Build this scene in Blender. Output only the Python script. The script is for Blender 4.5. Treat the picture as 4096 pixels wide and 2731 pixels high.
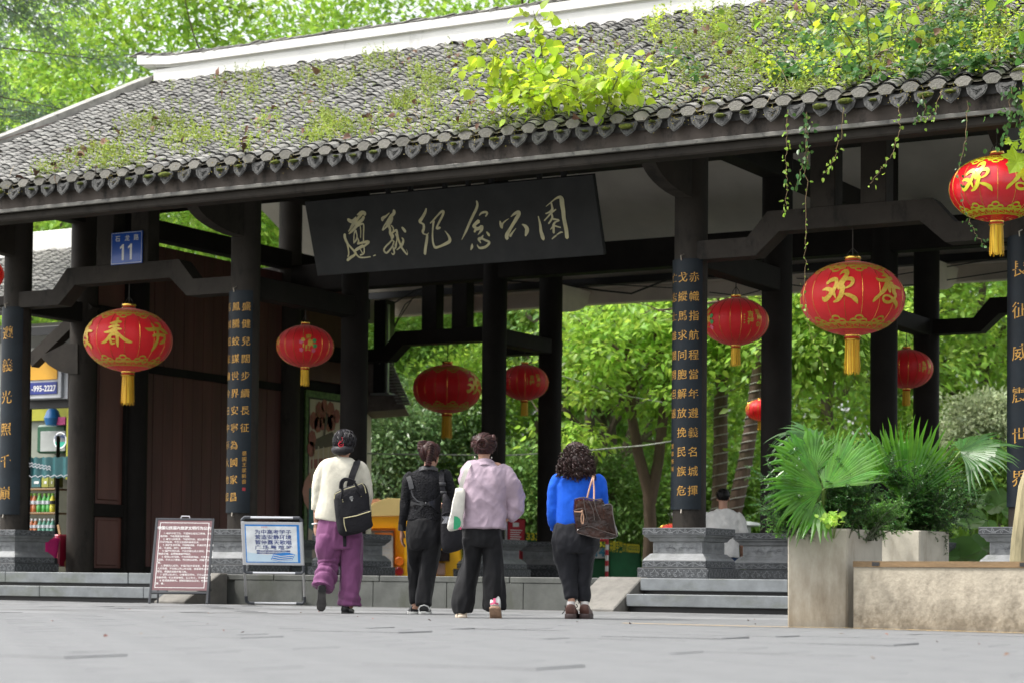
import bpy, math, random
import numpy as np
from mathutils import Vector, Matrix, noise as mnoise
random.seed(7); RNG = np.random.default_rng(11)
for o in list(bpy.data.objects): bpy.data.objects.remove(o)
SC = bpy.context.scene
COL = SC.collection
PI = math.pi

# ------------------------------------------------------------------ camera
FPX, PITCH, ROLL, SHIFT, YAW, EYE = 8607.13, .0356, .0102, .1552, .5193, .35108
_c, _s = math.cos(YAW), math.sin(YAW)
_r = np.array([_c, _s, 0.]); _f0 = np.array([-_s, _c, 0.]); _z = np.array([0, 0, 1.])
_f = _f0*math.cos(PITCH)+_z*math.sin(PITCH); _u = -_f0*math.sin(PITCH)+_z*math.cos(PITCH)
_cr, _sr = math.cos(ROLL), math.sin(ROLL)
_R = _cr*_r+_sr*_u; _U = -_sr*_r+_cr*_u
EYEP = np.array([0, 0, EYE])
cam = bpy.data.cameras.new('camera'); camo = bpy.data.objects.new('camera', cam); COL.objects.link(camo)
cam.sensor_width = 36; cam.lens = FPX/4096*36; cam.shift_y = SHIFT; cam.clip_start = .1; cam.clip_end = 600
camo.matrix_world = Matrix(((_R[0], _U[0], -_f[0], 0), (_R[1], _U[1], -_f[1], 0), (_R[2], _U[2], -_f[2], EYE), (0, 0, 0, 1)))
cam.dof.use_dof = True; cam.dof.focus_distance = 20.5; cam.dof.aperture_fstop = 2.5
SC.camera = camo
KD = 4096/2352
def proj(p):
    d = np.asarray(p, float)-EYEP; z = d@_f
    return ((2048+FPX*(d@_R)/z)/KD, (1365.5-FPX*(d@_U)/z+SHIFT*4096)/KD, z)
def at(x, y, X=None, Y=None, Z=None, D=None):
    """the point of a plane (X, Y, Z or depth D fixed) that lies on a sight line measured in the photograph"""
    r = _f+_R*((x*KD-2048)/FPX)-_U*((y*KD-1365.5-SHIFT*4096)/FPX)
    t = X/r[0] if X is not None else Y/r[1] if Y is not None else (Z-EYE)/r[2] if Z is not None else D
    return EYEP+r*t

# ------------------------------------------------------------------ light
w = bpy.data.worlds.new('World'); SC.world = w; w.use_nodes = True
nt = w.node_tree; bg = nt.nodes['Background']
sky = nt.nodes.new('ShaderNodeTexSky'); sky.sky_type = 'NISHITA'; sky.sun_disc = False
SUN_EL, SUN_AZ = math.radians(56), math.radians(236)
sky.sun_elevation = SUN_EL; sky.sun_rotation = SUN_AZ; sky.air_density = 1.2; sky.dust_density = 4.0; sky.ozone_density = .6
hs = nt.nodes.new('ShaderNodeHueSaturation'); hs.inputs['Saturation'].default_value = .22; hs.inputs['Value'].default_value = 1.0
nt.links.new(sky.outputs[0], hs.inputs['Color']); nt.links.new(hs.outputs[0], bg.inputs['Color']); bg.inputs['Strength'].default_value = .135
sun = bpy.data.lights.new('sun', 'SUN'); sun.energy = 1.5; sun.angle = math.radians(10); sun.color = (1, .96, .9)
suno = bpy.data.objects.new('sun', sun); COL.objects.link(suno)
sd = Vector((math.sin(SUN_AZ)*math.cos(SUN_EL), math.cos(SUN_AZ)*math.cos(SUN_EL), math.sin(SUN_EL)))
suno.rotation_euler = (-sd).to_track_quat('-Z', 'Y').to_euler(); suno.location = sd*60
vs = SC.view_settings; vs.view_transform = 'Standard'; vs.look = 'None'; vs.gamma = 1; vs.use_curve_mapping = False; vs.exposure = 1.38
SC.cycles.max_bounces = 8; SC.cycles.transparent_max_bounces = 8; SC.cycles.diffuse_bounces = 4
SC.cycles.use_denoising = True

# ------------------------------------------------------------------ materials
MATS = {}
def lin(h):
    return tuple(((v/255)/12.92 if v/255 <= .04045 else ((v/255+.055)/1.055)**2.4) for v in h)
def M(name, col, rough=.6, var=.18, scale=5., col2=None, bump=0., bscale=60., metal=0., spec=.5, trans=None, island=0., coat=0., stain=None, stretch=None, sheen=0., detail=5., tn=.0, emit=None):
    if name in MATS: return MATS[name]
    m = bpy.data.materials.new(name); m.use_nodes = True; t = m.node_tree; n = t.nodes; L = t.links.new
    b = n['Principled BSDF']; b.inputs['Roughness'].default_value = rough; b.inputs['Metallic'].default_value = metal
    b.inputs['Specular IOR Level'].default_value = spec; b.inputs['Coat Weight'].default_value = coat
    b.inputs['Coat Roughness'].default_value = .08; b.inputs['Sheen Weight'].default_value = sheen
    tc = n.new('ShaderNodeTexCoord'); mp = n.new('ShaderNodeMapping'); L(tc.outputs['Object'], mp.inputs['Vector'])
    if stretch: mp.inputs['Scale'].default_value = stretch
    no = n.new('ShaderNodeTexNoise'); no.inputs['Scale'].default_value = scale; no.inputs['Detail'].default_value = detail; no.inputs['Roughness'].default_value = .62
    L(mp.outputs[0], no.inputs['Vector'])
    cr = n.new('ShaderNodeValToRGB'); e = cr.color_ramp.elements
    c1 = [max(0, c*(1-var)) for c in col]; c2 = list(col2) if col2 else [min(1, c*(1+var)) for c in col]
    e[0].position = .32; e[0].color = (*c1, 1); e[1].position = .7; e[1].color = (*c2, 1)
    L(no.outputs['Fac'], cr.inputs['Fac']); out = cr.outputs['Color']
    if stain:  # (colour, scale, threshold, amount, stretch)
        sm = n.new('ShaderNodeMapping'); L(tc.outputs['Object'], sm.inputs['Vector']); sm.inputs['Scale'].default_value = stain[4]
        sn = n.new('ShaderNodeTexNoise'); sn.inputs['Scale'].default_value = stain[1]; sn.inputs['Detail'].default_value = 8; sn.inputs['Roughness'].default_value = .7
        L(sm.outputs[0], sn.inputs['Vector'])
        sr_ = n.new('ShaderNodeMapRange'); sr_.inputs[1].default_value = stain[2]; sr_.inputs[2].default_value = stain[2]+(stain[5] if len(stain) > 5 else .14); sr_.inputs[4].default_value = stain[3]
        fo = sn.outputs['Fac']
        if len(stain) > 6:      # splash zone: height below which mud spatter gathers, strength
            sx_ = n.new('ShaderNodeSeparateXYZ'); L(tc.outputs['Object'], sx_.inputs[0])
            hr = n.new('ShaderNodeMapRange'); hr.inputs[1].default_value = stain[6][0]; hr.inputs[2].default_value = 0; hr.inputs[3].default_value = -stain[6][1]*.4; hr.inputs[4].default_value = stain[6][1]; L(sx_.outputs[2], hr.inputs[0])
            ad = n.new('ShaderNodeMath'); ad.operation = 'ADD'; L(fo, ad.inputs[0]); L(hr.outputs[0], ad.inputs[1]); fo = ad.outputs[0]
        L(fo, sr_.inputs[0])
        mx = n.new('ShaderNodeMix'); mx.data_type = 'RGBA'; L(sr_.outputs[0], mx.inputs[0]); L(out, mx.inputs[6]); mx.inputs[7].default_value = (*stain[0], 1); out = mx.outputs[2]
    if island:
        g = n.new('ShaderNodeNewGeometry'); mr = n.new('ShaderNodeMapRange'); mr.inputs[3].default_value = 1-island; mr.inputs[4].default_value = 1+island
        L(g.outputs['Random Per Island'], mr.inputs[0])
        hv = n.new('ShaderNodeHueSaturation'); L(mr.outputs[0], hv.inputs['Value']); L(out, hv.inputs['Color']); out = hv.outputs[0]
        mh = n.new('ShaderNodeMapRange'); mh.inputs[3].default_value = .5-island*.05; mh.inputs[4].default_value = .5+island*.05
        mu = n.new('ShaderNodeMath'); mu.operation = 'FRACT'; m7 = n.new('ShaderNodeMath'); m7.operation = 'MULTIPLY'; m7.inputs[1].default_value = 7.13
        L(g.outputs['Random Per Island'], m7.inputs[0]); L(m7.outputs[0], mu.inputs[0]); L(mu.outputs[0], mh.inputs[0]); L(mh.outputs[0], hv.inputs['Hue'])
    L(out, b.inputs['Base Color'])
    if bump:
        bn = n.new('ShaderNodeTexNoise'); bn.inputs['Scale'].default_value = bscale; bn.inputs['Detail'].default_value = 6; L(mp.outputs[0], bn.inputs['Vector'])
        bu = n.new('ShaderNodeBump'); bu.inputs['Strength'].default_value = bump; bu.inputs['Distance'].default_value = .02
        L(bn.outputs['Fac'], bu.inputs['Height']); L(bu.outputs[0], b.inputs['Normal'])
    if trans:
        tr = n.new('ShaderNodeBsdfTranslucent'); hv2 = n.new('ShaderNodeHueSaturation'); hv2.inputs['Value'].default_value = trans[1]; hv2.inputs['Hue'].default_value = trans[2] if len(trans) > 2 else .485
        L(out, hv2.inputs['Color']); L(hv2.outputs[0], tr.inputs['Color'])
        ms = n.new('ShaderNodeMixShader'); ms.inputs[0].default_value = trans[0]; L(b.outputs[0], ms.inputs[1]); L(tr.outputs[0], ms.inputs[2]); L(ms.outputs[0], n['Material Output'].inputs['Surface'])
    if emit:
        b.inputs['Emission Color'].default_value = (*emit[0], 1); b.inputs['Emission Strength'].default_value = emit[1]
    MATS[name] = m; return m

# ------------------------------------------------------------------ mesh helpers
class MB:
    def __init__(s): s.v = []; s.f = []; s.m = []; s.mi = 0
    def add(s, vs, fs):
        b = len(s.v); s.v.extend(tuple(map(float, p)) for p in vs)
        for f in fs: s.f.append(tuple(b+i for i in f)); s.m.append(s.mi)
        return s
    def prism(s, poly, vec, cap=True):
        n = len(poly); P = [Vector(p) for p in poly]; Q = [p+Vector(vec) for p in P]
        fs = [(i, (i+1) % n, n+(i+1) % n, n+i) for i in range(n)]
        if cap: fs += [tuple(range(n-1, -1, -1)), tuple(range(n, 2*n))]
        return s.add(P+Q, fs)
    def box(s, lo, hi, c=0.):
        """axis-aligned box, edges chamfered by c"""
        (x0, y0, z0), (x1, y1, z1) = lo, hi
        if c <= 0: return s.prism([(x0, y0, z0), (x1, y0, z0), (x1, y1, z0), (x0, y1, z0)], (0, 0, z1-z0))
        return s.loft([[(x0+c+k, y0+k, z), (x1-c-k, y0+k, z), (x1-k, y0+c+k, z), (x1-k, y1-c-k, z), (x1-c-k, y1-k, z), (x0+c+k, y1-k, z), (x0+k, y1-c-k, z), (x0+k, y0+c+k, z)]
                       for z, k in ((z0, c*.7), (z0+c, 0), (z1-c, 0), (z1, c*.7))])
    def obox(s, cen, ax, half, c=0.):
        """box with axes ax (3 vectors) and half sizes"""
        t = MB().box((-half[0], -half[1], -half[2]), half, c); C0 = Vector(cen); A = [Vector(a) for a in ax]
        return s.add([C0+A[0]*p[0]+A[1]*p[1]+A[2]*p[2] for p in t.v], t.f)
    def loft(s, rings, closed=True, cap=True):
        n = len(rings[0]); vs = [p for r in rings for p in r]; fs = []
        for k in range(len(rings)-1):
            for i in range(n if closed else n-1):
                j = (i+1) % n; fs.append((k*n+i, k*n+j, (k+1)*n+j, (k+1)*n+i))
        if cap and closed: fs += [tuple(range(n-1, -1, -1)), tuple(range((len(rings)-1)*n, len(rings)*n))]
        return s.add(vs, fs)
    def lathe(s, prof, cen=(0, 0, 0), n=24, cap=True, ang0=0):
        """prof: (r, z) list, round a vertical axis"""
        return s.loft([[(cen[0]+r*math.cos(ang0+2*PI*i/n), cen[1]+r*math.sin(ang0+2*PI*i/n), cen[2]+z) for i in range(n)] for r, z in prof], cap=cap)
    def tube(s, pts, r, n=6, cap=True):
        P = [Vector(p) for p in pts]; rr = r if hasattr(r, '__len__') else [r]*len(P); rings = []; prev = None
        for i, p in enumerate(P):
            t = (P[min(i+1, len(P)-1)]-P[max(i-1, 0)]); t = t.normalized() if t.length > 1e-9 else Vector((0, 0, 1))
            a = prev if prev is not None else (Vector((0, 0, 1)) if abs(t.z) < .9 else Vector((1, 0, 0)))
            a = (a-t*a.dot(t)); a = a.normalized() if a.length > 1e-6 else t.orthogonal().normalized(); prev = a; b = t.cross(a)
            rings.append([p+(a*math.cos(2*PI*k/n)+b*math.sin(2*PI*k/n))*rr[i] for k in range(n)])
        return s.loft(rings, cap=cap)
    def ribbon(s, pts, ws, nrm):
        """flat ribbon with width ws along pts, facing nrm"""
        P = [Vector(p) for p in pts]; N = Vector(nrm); vs = []; fs = []
        for i, p in enumerate(P):
            t = P[min(i+1, len(P)-1)]-P[max(i-1, 0)]; a = t.cross(N); a = a.normalized() if a.length > 1e-9 else Vector((1, 0, 0))
            wd = ws[i] if hasattr(ws, '__len__') else ws; vs += [p-a*wd/2, p+a*wd/2]
            if i: fs.append((2*i-2, 2*i-1, 2*i+1, 2*i))
        return s.add(vs, fs)
    def merge(s, o, T=None):
        b = len(s.v); s.v.extend([tuple(T@Vector(p)) for p in o.v] if T is not None else o.v)
        s.f.extend(tuple(b+i for i in f) for f in o.f); s.m.extend(s.mi for _ in o.f); return s
    def mesh(s, name, mats, off=(0, 0, 0), smooth=False, autosmooth=None):
        me = bpy.data.meshes.new(name); V = [(p[0]-off[0], p[1]-off[1], p[2]-off[2]) for p in s.v]
        me.from_pydata(V, [], s.f)
        for m in (mats if isinstance(mats, (list, tuple)) else [mats]): me.materials.append(m)
        if any(s.m): me.polygons.foreach_set('material_index', s.m)
        if smooth: me.polygons.foreach_set('use_smooth', [True]*len(s.f))
        me.validate(); me.update()
        if autosmooth is not None and smooth:
            try: me.set_sharp_from_angle(angle=math.radians(autosmooth))
            except Exception: pass
        return me
def tag(o, label=None, cat=None, group=None, kind=None):
    for k, v in (('label', label), ('category', cat), ('group', group), ('kind', kind)):
        if v: o[k] = v
    return o
def wloc(o):
    p = Vector((0, 0, 0))
    while o is not None: p = p+o.location; o = o.parent
    return p
def link(name, me, parent=None, loc=None):
    o = bpy.data.objects.new(name, me); COL.objects.link(o)
    if parent is not None: o.parent = parent
    if loc is not None: o.location = loc
    return o
def obj(name, mb, mats, parent=None, smooth=False, local=False, autosmooth=35, loc=None, label=None):
    """one mesh object; vertices in world coordinates unless local"""
    off = (0, 0, 0) if (local or parent is None) else wloc(parent)
    o = link(name, mb.mesh(name, mats, off, smooth, autosmooth), parent, loc)
    if label: o['label'] = label
    return o
def thing(name, label, cat, loc=(0, 0, 0), group=None, rot=None):
    o = bpy.data.objects.new(name, None); COL.objects.link(o); o.location = loc; o.empty_display_size = .1
    if rot: o.rotation_euler = rot
    return tag(o, label, cat, group)
def tmesh(name, mb, mats, label, cat, loc=None, group=None, smooth=False, kind=None):
    """a thing that is one mesh, its origin at loc"""
    l = loc if loc is not None else (0, 0, 0)
    o = link(name, mb.mesh(name, mats, l, smooth, 35), None, l)
    return tag(o, label, cat, group, kind)
def copy_tree(o, parent=None):
    c = o.copy(); COL.objects.link(c); c.parent = parent
    for ch in list(o.children): copy_tree(ch, c)
    return c
def npmesh(name, V, F, mat, mi=None, smooth=False):
    """V (n,3) array, F (m,k) int array -> mesh, fast"""
    me = bpy.data.meshes.new(name); V = np.ascontiguousarray(V, np.float32); k = F.shape[1]
    me.vertices.add(len(V)); me.vertices.foreach_set('co', V.ravel())
    me.loops.add(F.size); me.loops.foreach_set('vertex_index', np.ascontiguousarray(F, np.int32).ravel())
    me.polygons.add(len(F)); me.polygons.foreach_set('loop_start', np.arange(0, F.size, k, dtype=np.int32))
    for m in (mat if isinstance(mat, (list, tuple)) else [mat]): me.materials.append(m)
    if mi is not None: me.polygons.foreach_set('material_index', np.ascontiguousarray(mi, np.int32))
    if smooth: me.polygons.foreach_set('use_smooth', np.ones(len(F), bool))
    me.update(calc_edges=True); return me
def text_mb(body, size=1., off=0., sx=1., align='CENTER'):
    """flat glyph outlines in the XY plane, centred on the origin"""
    c = bpy.data.curves.new('text', 'FONT'); c.body = body; c.size = size; c.offset = off*size; c.align_x = align; c.align_y = 'CENTER'; c.resolution_u = 3
    o = bpy.data.objects.new('text', c); COL.objects.link(o); bpy.context.view_layer.update()
    me = bpy.data.meshes.new_from_object(o.evaluated_get(bpy.context.evaluated_depsgraph_get()))
    mb = MB(); mb.add([(v.co.x*sx, v.co.y, 0) for v in me.vertices], [tuple(p.vertices) for p in me.polygons])
    bpy.data.objects.remove(o); bpy.data.curves.remove(c); bpy.data.meshes.remove(me); return mb
def frame_map(org, ex, ey, ez=None):
    """matrix that takes local x, y, z to axes at org"""
    ex = Vector(ex); ey = Vector(ey); ez = Vector(ez) if ez is not None else ex.cross(ey)
    return Matrix(((ex.x, ey.x, ez.x, org[0]), (ex.y, ey.y, ez.y, org[1]), (ex.z, ey.z, ez.z, org[2]), (0, 0, 0, 1)))
def strokes(mb, st, T, thick=0.):
    """brush strokes: each a list of (x, y, width), laid by matrix T (x right, y down in the tracing)"""
    zoff = 0.
    for s in st:
        zoff += .0002
        P = [(x, y) for x, y, _ in s]; W = [q[2] for q in s]
        # densify with Catmull-Rom
        pts = []
        for i in range(len(s)-1):
            p0, p1, p2, p3 = s[max(i-1, 0)], s[i], s[i+1], s[min(i+2, len(s)-1)]
            for k in range(4):
                u = k/4; pts.append(tuple(.5*((2*p1[j])+(-p0[j]+p2[j])*u+(2*p0[j]-5*p1[j]+4*p2[j]-p3[j])*u*u+(-p0[j]+3*p1[j]-3*p2[j]+p3[j])*u**3) for j in range(3)))
        pts.append(s[-1]); n = len(pts); vs = []; fs = []
        for i, p in enumerate(pts):
            a, b = pts[max(i-1, 0)], pts[min(i+1, n-1)]; dx, dy = b[0]-a[0], b[1]-a[1]; l = math.hypot(dx, dy) or 1; nx, ny = -dy/l, dx/l; wd = max(p[2], 1e-4)/2
            vs += [(p[0]+nx*wd, p[1]+ny*wd, zoff), (p[0]-nx*wd, p[1]-ny*wd, zoff)]
            if i: fs.append((2*i-2, 2*i-1, 2*i+1, 2*i))
        # round ends
        for e, (p, q) in ((0, (pts[0], pts[1])), (n-1, (pts[-1], pts[-2]))):
            dx, dy = p[0]-q[0], p[1]-q[1]; l = math.hypot(dx, dy) or 1; wd = max(p[2], 1e-4)/2
            vs.append((p[0]+dx/l*wd*.8, p[1]+dy/l*wd*.8, zoff)); fs.append((2*e, 2*e+1, len(vs)-1) if e == 0 else (2*e+1, 2*e, len(vs)-1))
        mb.add([T@Vector(v) for v in vs], fs)
    return mb
# ------------------------------------------------------------------ building numbers (metres)
X1, X2, X3, X4 = -20.326, -16.488, -10.259, -6.416
Y1, Y2, Y3, Y4 = 21.96, 24.45, 28.255, 30.031
ZP, ZB = .357, .92                       # platform, top of the stone bases
EV, EZ, RY, RZ = 20.24, 5.276, 25.99, 7.99   # eave edge and ridge
SL = (RZ-EZ)/(RY-EV)
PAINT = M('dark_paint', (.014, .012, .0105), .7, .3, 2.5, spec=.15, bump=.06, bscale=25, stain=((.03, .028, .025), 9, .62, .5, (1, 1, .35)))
PAINT_L = M('dark_paint_worn', (.034, .029, .024), .7, .25, 2.2, spec=.2, bump=.12, bscale=30, stain=((.012, .011, .01), 5, .53, .8, (1, 1, .45)))  # paler tone of the dark paint, mostly for the front row
FASCIA = M('fascia_paint', (.085, .07, .06), .7, .3, 1.6, spec=.25, bump=.2, bscale=22, stain=((.012, .012, .011), 3.2, .5, .9, (1, 1, .5)))
STRIP = M('trim_strip', (.12, .115, .1), .5, .4, 6, stain=((.015, .015, .013), 9, .52, .9, (1, 1, 1)))
SOFFIT = M('soffit_plaster', (.62, .58, .53), .8, .1, 1.2)
RSOFF = M('soffit_brown', (.70, .62, .54), .8, .15, 1.5)
STONE = M('base_stone', (.2, .207, .21), .6, .3, 4, bump=.25, bscale=35, stain=((.09, .1, .085), 5, .55, .7, (1, 1, 1)))
STONE_D = M('base_stone_carved', (.045, .049, .053), .55, .3, 6, bump=.5, bscale=28)
STONE_C = M('carving_stone', (.16, .168, .175), .6, .25, 8)
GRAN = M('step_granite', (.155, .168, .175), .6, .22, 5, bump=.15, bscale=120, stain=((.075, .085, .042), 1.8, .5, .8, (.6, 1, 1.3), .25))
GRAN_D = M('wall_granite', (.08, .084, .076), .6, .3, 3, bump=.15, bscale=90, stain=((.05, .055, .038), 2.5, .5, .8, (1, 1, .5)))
CHEEK = M('cheek_granite', (.2, .19, .17), .75, .25, 6, bump=.5, bscale=130, stain=((.08, .075, .065), 3, .55, .8, (1, 1, 1)))
PLASTER = M('ridge_plaster', (.72, .715, .69), .8, .06, 2, bump=.1, bscale=40, stain=((.34, .33, .3), 2.2, .58, .75, (1, 1, .35)))
TILE = M('tile_grey', (.215, .214, .2), .75, .22, 9, spec=.3, col2=(.33, .32, .295), bump=.3, bscale=70, island=.26, stain=((.26, .215, .16), 3, .6, .55, (1, 1, 1)))
TILE_E = M('tile_edge', (.02, .02, .021), .7, .3, 12, island=.2)  # edge faces darkened: shade at each lip painted in, plus dark weathering
MORTAR = M('tile_mortar', (.18, .172, .15), .85, .2, 14, bump=.6, bscale=60, stain=((.12, .12, .09), 9, .55, .8, (1, 1, 1)))
WOOD = M('wall_boards', (.095, .036, .026), .6, .3, 3, stretch=(1, 1, .15), bump=.1, bscale=30, island=.18)
IRON = M('rusty_rod', (.16, .085, .06), .7, .4, 8, col2=(.3, .26, .23))
BLACK = M('black_metal', (.012, .012, .013), .45, .2)

# ------------------------------------------------------------------ ground, plaza, platform
GROUND = M('park_soil', (.05, .06, .025), .9, .4, .8, col2=(.06, .09, .03), bump=.4, bscale=8)
g = MB(); g.add([(-260, -60, -.045), (220, -60, -.045), (220, 400, -.045), (-260, 400, -.045)], [(0, 1, 2, 3)])
tag(obj('ground', g, GROUND), kind='structure')
GROUT = M('plaza_grout', (.09, .087, .08), .85, .35, 3)
PAVE = M('plaza_stone', (.172, .176, .18), .7, .22, .8, spec=.25, col2=(.225, .228, .23), bump=.35, bscale=60, island=.06, stain=((.09, .09, .086), .8, .5, .6, (.6, 1, 1), .16))
plaza = MB().add([(-45, -8, -.012), (14, -8, -.012), (14, 21.5, -.012), (-45, 21.5, -.012)], [(0, 1, 2, 3)])
plaza = tag(obj('plaza', plaza, GROUT), kind='structure')
TX, TY = .8, .4
cells = []
for i in range(-45, 5):
    for j in range(8, 56):
        x0 = i*TX+(.4 if j % 2 else 0); y0 = j*TY
        if y0+TY > 20.62+.0: continue
        u, v, d = proj((x0+TX/2, y0+TY/2, 0))
        ok = False
        for q in ((x0, y0), (x0+TX, y0), (x0, y0+TY), (x0+TX, y0+TY)):
            uu, vv, dd = proj((q[0], q[1], 0)); ok = ok or (-60 < uu < 2420 and vv < 1610)
        if ok: cells.append((d, x0, y0))
cells.sort(); rt = random.Random(3); paver_meshes = []
for k in range(6):
    r_ = random.Random(k); m = MB(); gp = .0016
    cs = [r_.uniform(-.0011, .0011) for _ in range(4)]
    lo, hi = (gp, gp), (TX-gp, TY-gp); ch = .0016
    base = [(lo[0], lo[1]), (hi[0], lo[1]), (hi[0], hi[1]), (lo[0], hi[1])]
    inn = [(lo[0]+ch, lo[1]+ch), (hi[0]-ch, lo[1]+ch), (hi[0]-ch, hi[1]-ch), (lo[0]+ch, hi[1]-ch)]
    m.loft([[(x, y, -.02) for x, y in base], [(x, y, cs[a]-ch) for a, (x, y) in enumerate(base)], [(x, y, cs[a]) for a, (x, y) in enumerate(inn)]])
    paver_meshes.append((m, m.mesh('paver', PAVE)))
def plaza_tilt(x, y):
    return .001*mnoise.noise((x*.9, y*.9, 3))
rest = MB()
for n, (d, x0, y0) in enumerate(cells):
    k = rt.randrange(6); z = plaza_tilt(x0, y0)
    sunk = {(-7.6, 12.4): -.007}.get((round(x0, 1), round(y0, 1)), 0)
    if rt.random() < .025: sunk = rt.uniform(-.006, -.003)
    u, v, _d = proj((x0+TX/2, y0+TY/2, 0)); tip = 0
    for uu, vv in ((400, 1458), (435, 1397), (110, 1497), (1000, 1526), (1400, 1502), (1640, 1457), (760, 1442), (1900, 1480), (600, 1540), (2150, 1530)):
        if abs(u-uu) < 90 and abs(v-vv) < 9: tip = 1
    if tip: sunk = rt.uniform(.0015, .0045)
    if n < 300:
        o = link('paver', paver_meshes[k][1], plaza, (x0, y0, z+sunk))
        if tip: o.rotation_euler = (rt.uniform(-.004, .006), rt.uniform(-.004, .004), rt.uniform(-.006, .006))
    else: rest.merge(paver_meshes[k][0], Matrix.Translation((x0, y0, z+sunk)))
tag(obj('paver_field', rest, PAVE, plaza), kind='stuff')
YEL = M('yellow_line_paint', (.62, .42, .16), .7, .2, 20, stain=((.3, .29, .27), 14, .5, .9, (1, 1, 1)))

platform = MB()
PLX0, PLX1, PLY0, PLY1 = -27., 2., 21.3, 32.6
platform.box((PLX0, PLY0+.03, -.04), (PLX1, 24.98, ZP-.03), .01); platform.box((PLX0, 27.78, -.04), (PLX1, PLY1, ZP-.03), .01)
platform = tag(obj('platform', platform, GRAN_D), kind='structure')
# paving slabs on the platform: front row of slabs is seen edge-on
r_ = random.Random(5); x = PLX0
while x < PLX1-.1:
    wd = min(r_.uniform(1.3, 1.8), PLX1-x); m = MB().box((x+.003, PLY0, ZP-.07), (x+wd-.003, PLY0+.5, ZP), .008)
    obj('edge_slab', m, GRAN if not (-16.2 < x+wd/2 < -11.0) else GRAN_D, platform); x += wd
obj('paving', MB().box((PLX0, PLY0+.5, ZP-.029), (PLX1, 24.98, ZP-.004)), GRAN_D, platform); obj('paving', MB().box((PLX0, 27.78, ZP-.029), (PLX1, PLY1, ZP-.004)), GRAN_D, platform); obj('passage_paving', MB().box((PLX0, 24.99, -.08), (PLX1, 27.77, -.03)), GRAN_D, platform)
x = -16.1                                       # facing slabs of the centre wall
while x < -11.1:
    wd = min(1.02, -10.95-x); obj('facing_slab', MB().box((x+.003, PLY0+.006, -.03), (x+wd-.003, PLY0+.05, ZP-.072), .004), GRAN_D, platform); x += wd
def steps(x0, x1, nm):
    s = thing('steps', nm, 'steps', ((x0+x1)/2, 21., 0), 'stone steps before the gate')
    rr = random.Random(int(abs(x0)*10)); x = x0
    for lev, (yf, z0, z1) in enumerate(((20.72, .052, .185), (21.06, .225, ZP+.002))):
        x = x0
        while x < x1-.05:
            wd = min(rr.uniform(1.4, 2.1), x1-x); dz = rr.uniform(-.004, .004)
            obj('tread', MB().box((x+.002, yf+rr.uniform(-.004, .004), z0+dz), (x+wd-.002, yf+.42 if lev == 0 else PLY0-.004, z1+dz*.5), .007), GRAN, s); x += wd
    obj('riser', MB().box((x0+.01, 20.78, -.03), (x1-.01, 21.27, .05)).box((x0+.01, 21.12, .17), (x1-.01, 21.27, .224)), BLACK, s)  # recess under each tread painted black to stand for its shade
    return s
steps(-26.5, -16.68, 'grey stone steps with mossy lower tread before the dark timber wall')
steps(-10.42, 1.5, 'grey stone steps running behind the tall concrete planter')
def cheek(xa, xb, nm):
    c = thing('stair_cheek', nm, 'stair cheek', ((xa+xb)/2, 21, 0), 'sloping stone cheeks beside the steps')
    pr = [(21.29, -.03), (21.29, ZP+.012), (21.16, ZP+.012), (20.5, .045), (20.46, .02), (20.46, -.03)]
    m = MB().loft([[(xa+k, y, z-(k*.6 if z > .1 else 0)) for y, z in pr] for k in (0, .0)] if False else [[(xx, y, z-dz*(1 if z > .03 else 0)) for y, z in pr] for xx, dz in ((xa, .012), (xa+.014, 0), (xb-.014, 0), (xb, .012))])
    obj('slab', m, CHEEK, c); return c
cheek(-16.66, -16.2, 'broad sloping stone cheek behind the two folding notice boards')
cheek(-10.98, -10.44, 'sloping stone cheek with wet foot beside the woman in blue')

# ------------------------------------------------------------------ gate pavilion
gate = thing('gate_pavilion', 'dark timber park gate pavilion with overgrown grey tiled roof and white ridge', 'pavilion', (-13.4, Y1, 0))
cmb = MB(); cmb.lathe([(.1875, 0), (.1875, 4.5)], n=28, cap=True)
colm = cmb.mesh('column', PAINT_L, smooth=True); colm.set_sharp_from_angle(angle=.6)
cmd = cmb.mesh('column', PAINT, smooth=True); cmd.set_sharp_from_angle(angle=.6)
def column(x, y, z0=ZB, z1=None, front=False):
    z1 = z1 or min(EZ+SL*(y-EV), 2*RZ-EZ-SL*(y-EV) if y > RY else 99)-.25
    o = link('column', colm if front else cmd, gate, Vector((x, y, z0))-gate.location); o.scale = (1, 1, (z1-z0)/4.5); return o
# stone base with bands and carving
def square_ring(h, z): return [(-h, -h, z), (h, -h, z), (h, h, z), (-h, h, z)]
H = ZB-ZP
bz = lambda px: ZB-(px-258)/477*H-ZP
def band(h, za, zb):
    t = MB().box((-h, -h, zb), (h, h, za), .006); return t
base_top = MB().merge(band(.392, bz(258), bz(325))); base_mid = MB()
prof = [(.392*.97, bz(326)), (.372, bz(340)), (.345, bz(356)), (.325, bz(385)), (.3, bz(388)), (.3, bz(498)), (.325, bz(502)), (.342, bz(520)), (.372, bz(545)), (.385, bz(564))]
for (ha, za), (hb, zb) in zip(prof[:-1], prof[1:]):
    base_mid.add(square_ring(ha, za)+square_ring(hb, zb), [(i, (i+1) % 4, 4+(i+1) % 4, 4+i) for i in range(4)])
base_low = MB().merge(band(.392, bz(565), bz(632))); base_foot = MB().merge(band(.432, bz(635), 0))
for bb in (base_top, base_mid, base_low, base_foot): bb.f = [tuple(f) for f in bb.f]
carv = MB()
def spiral(cx, cz, r, turns, a0, sgn):
    return [(cx+r*(1-.8*t)*math.cos(a0+sgn*turns*2*PI*t), cz+r*(1-.8*t)*math.sin(a0+sgn*turns*2*PI*t)) for t in [i/9 for i in range(10)]]
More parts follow.
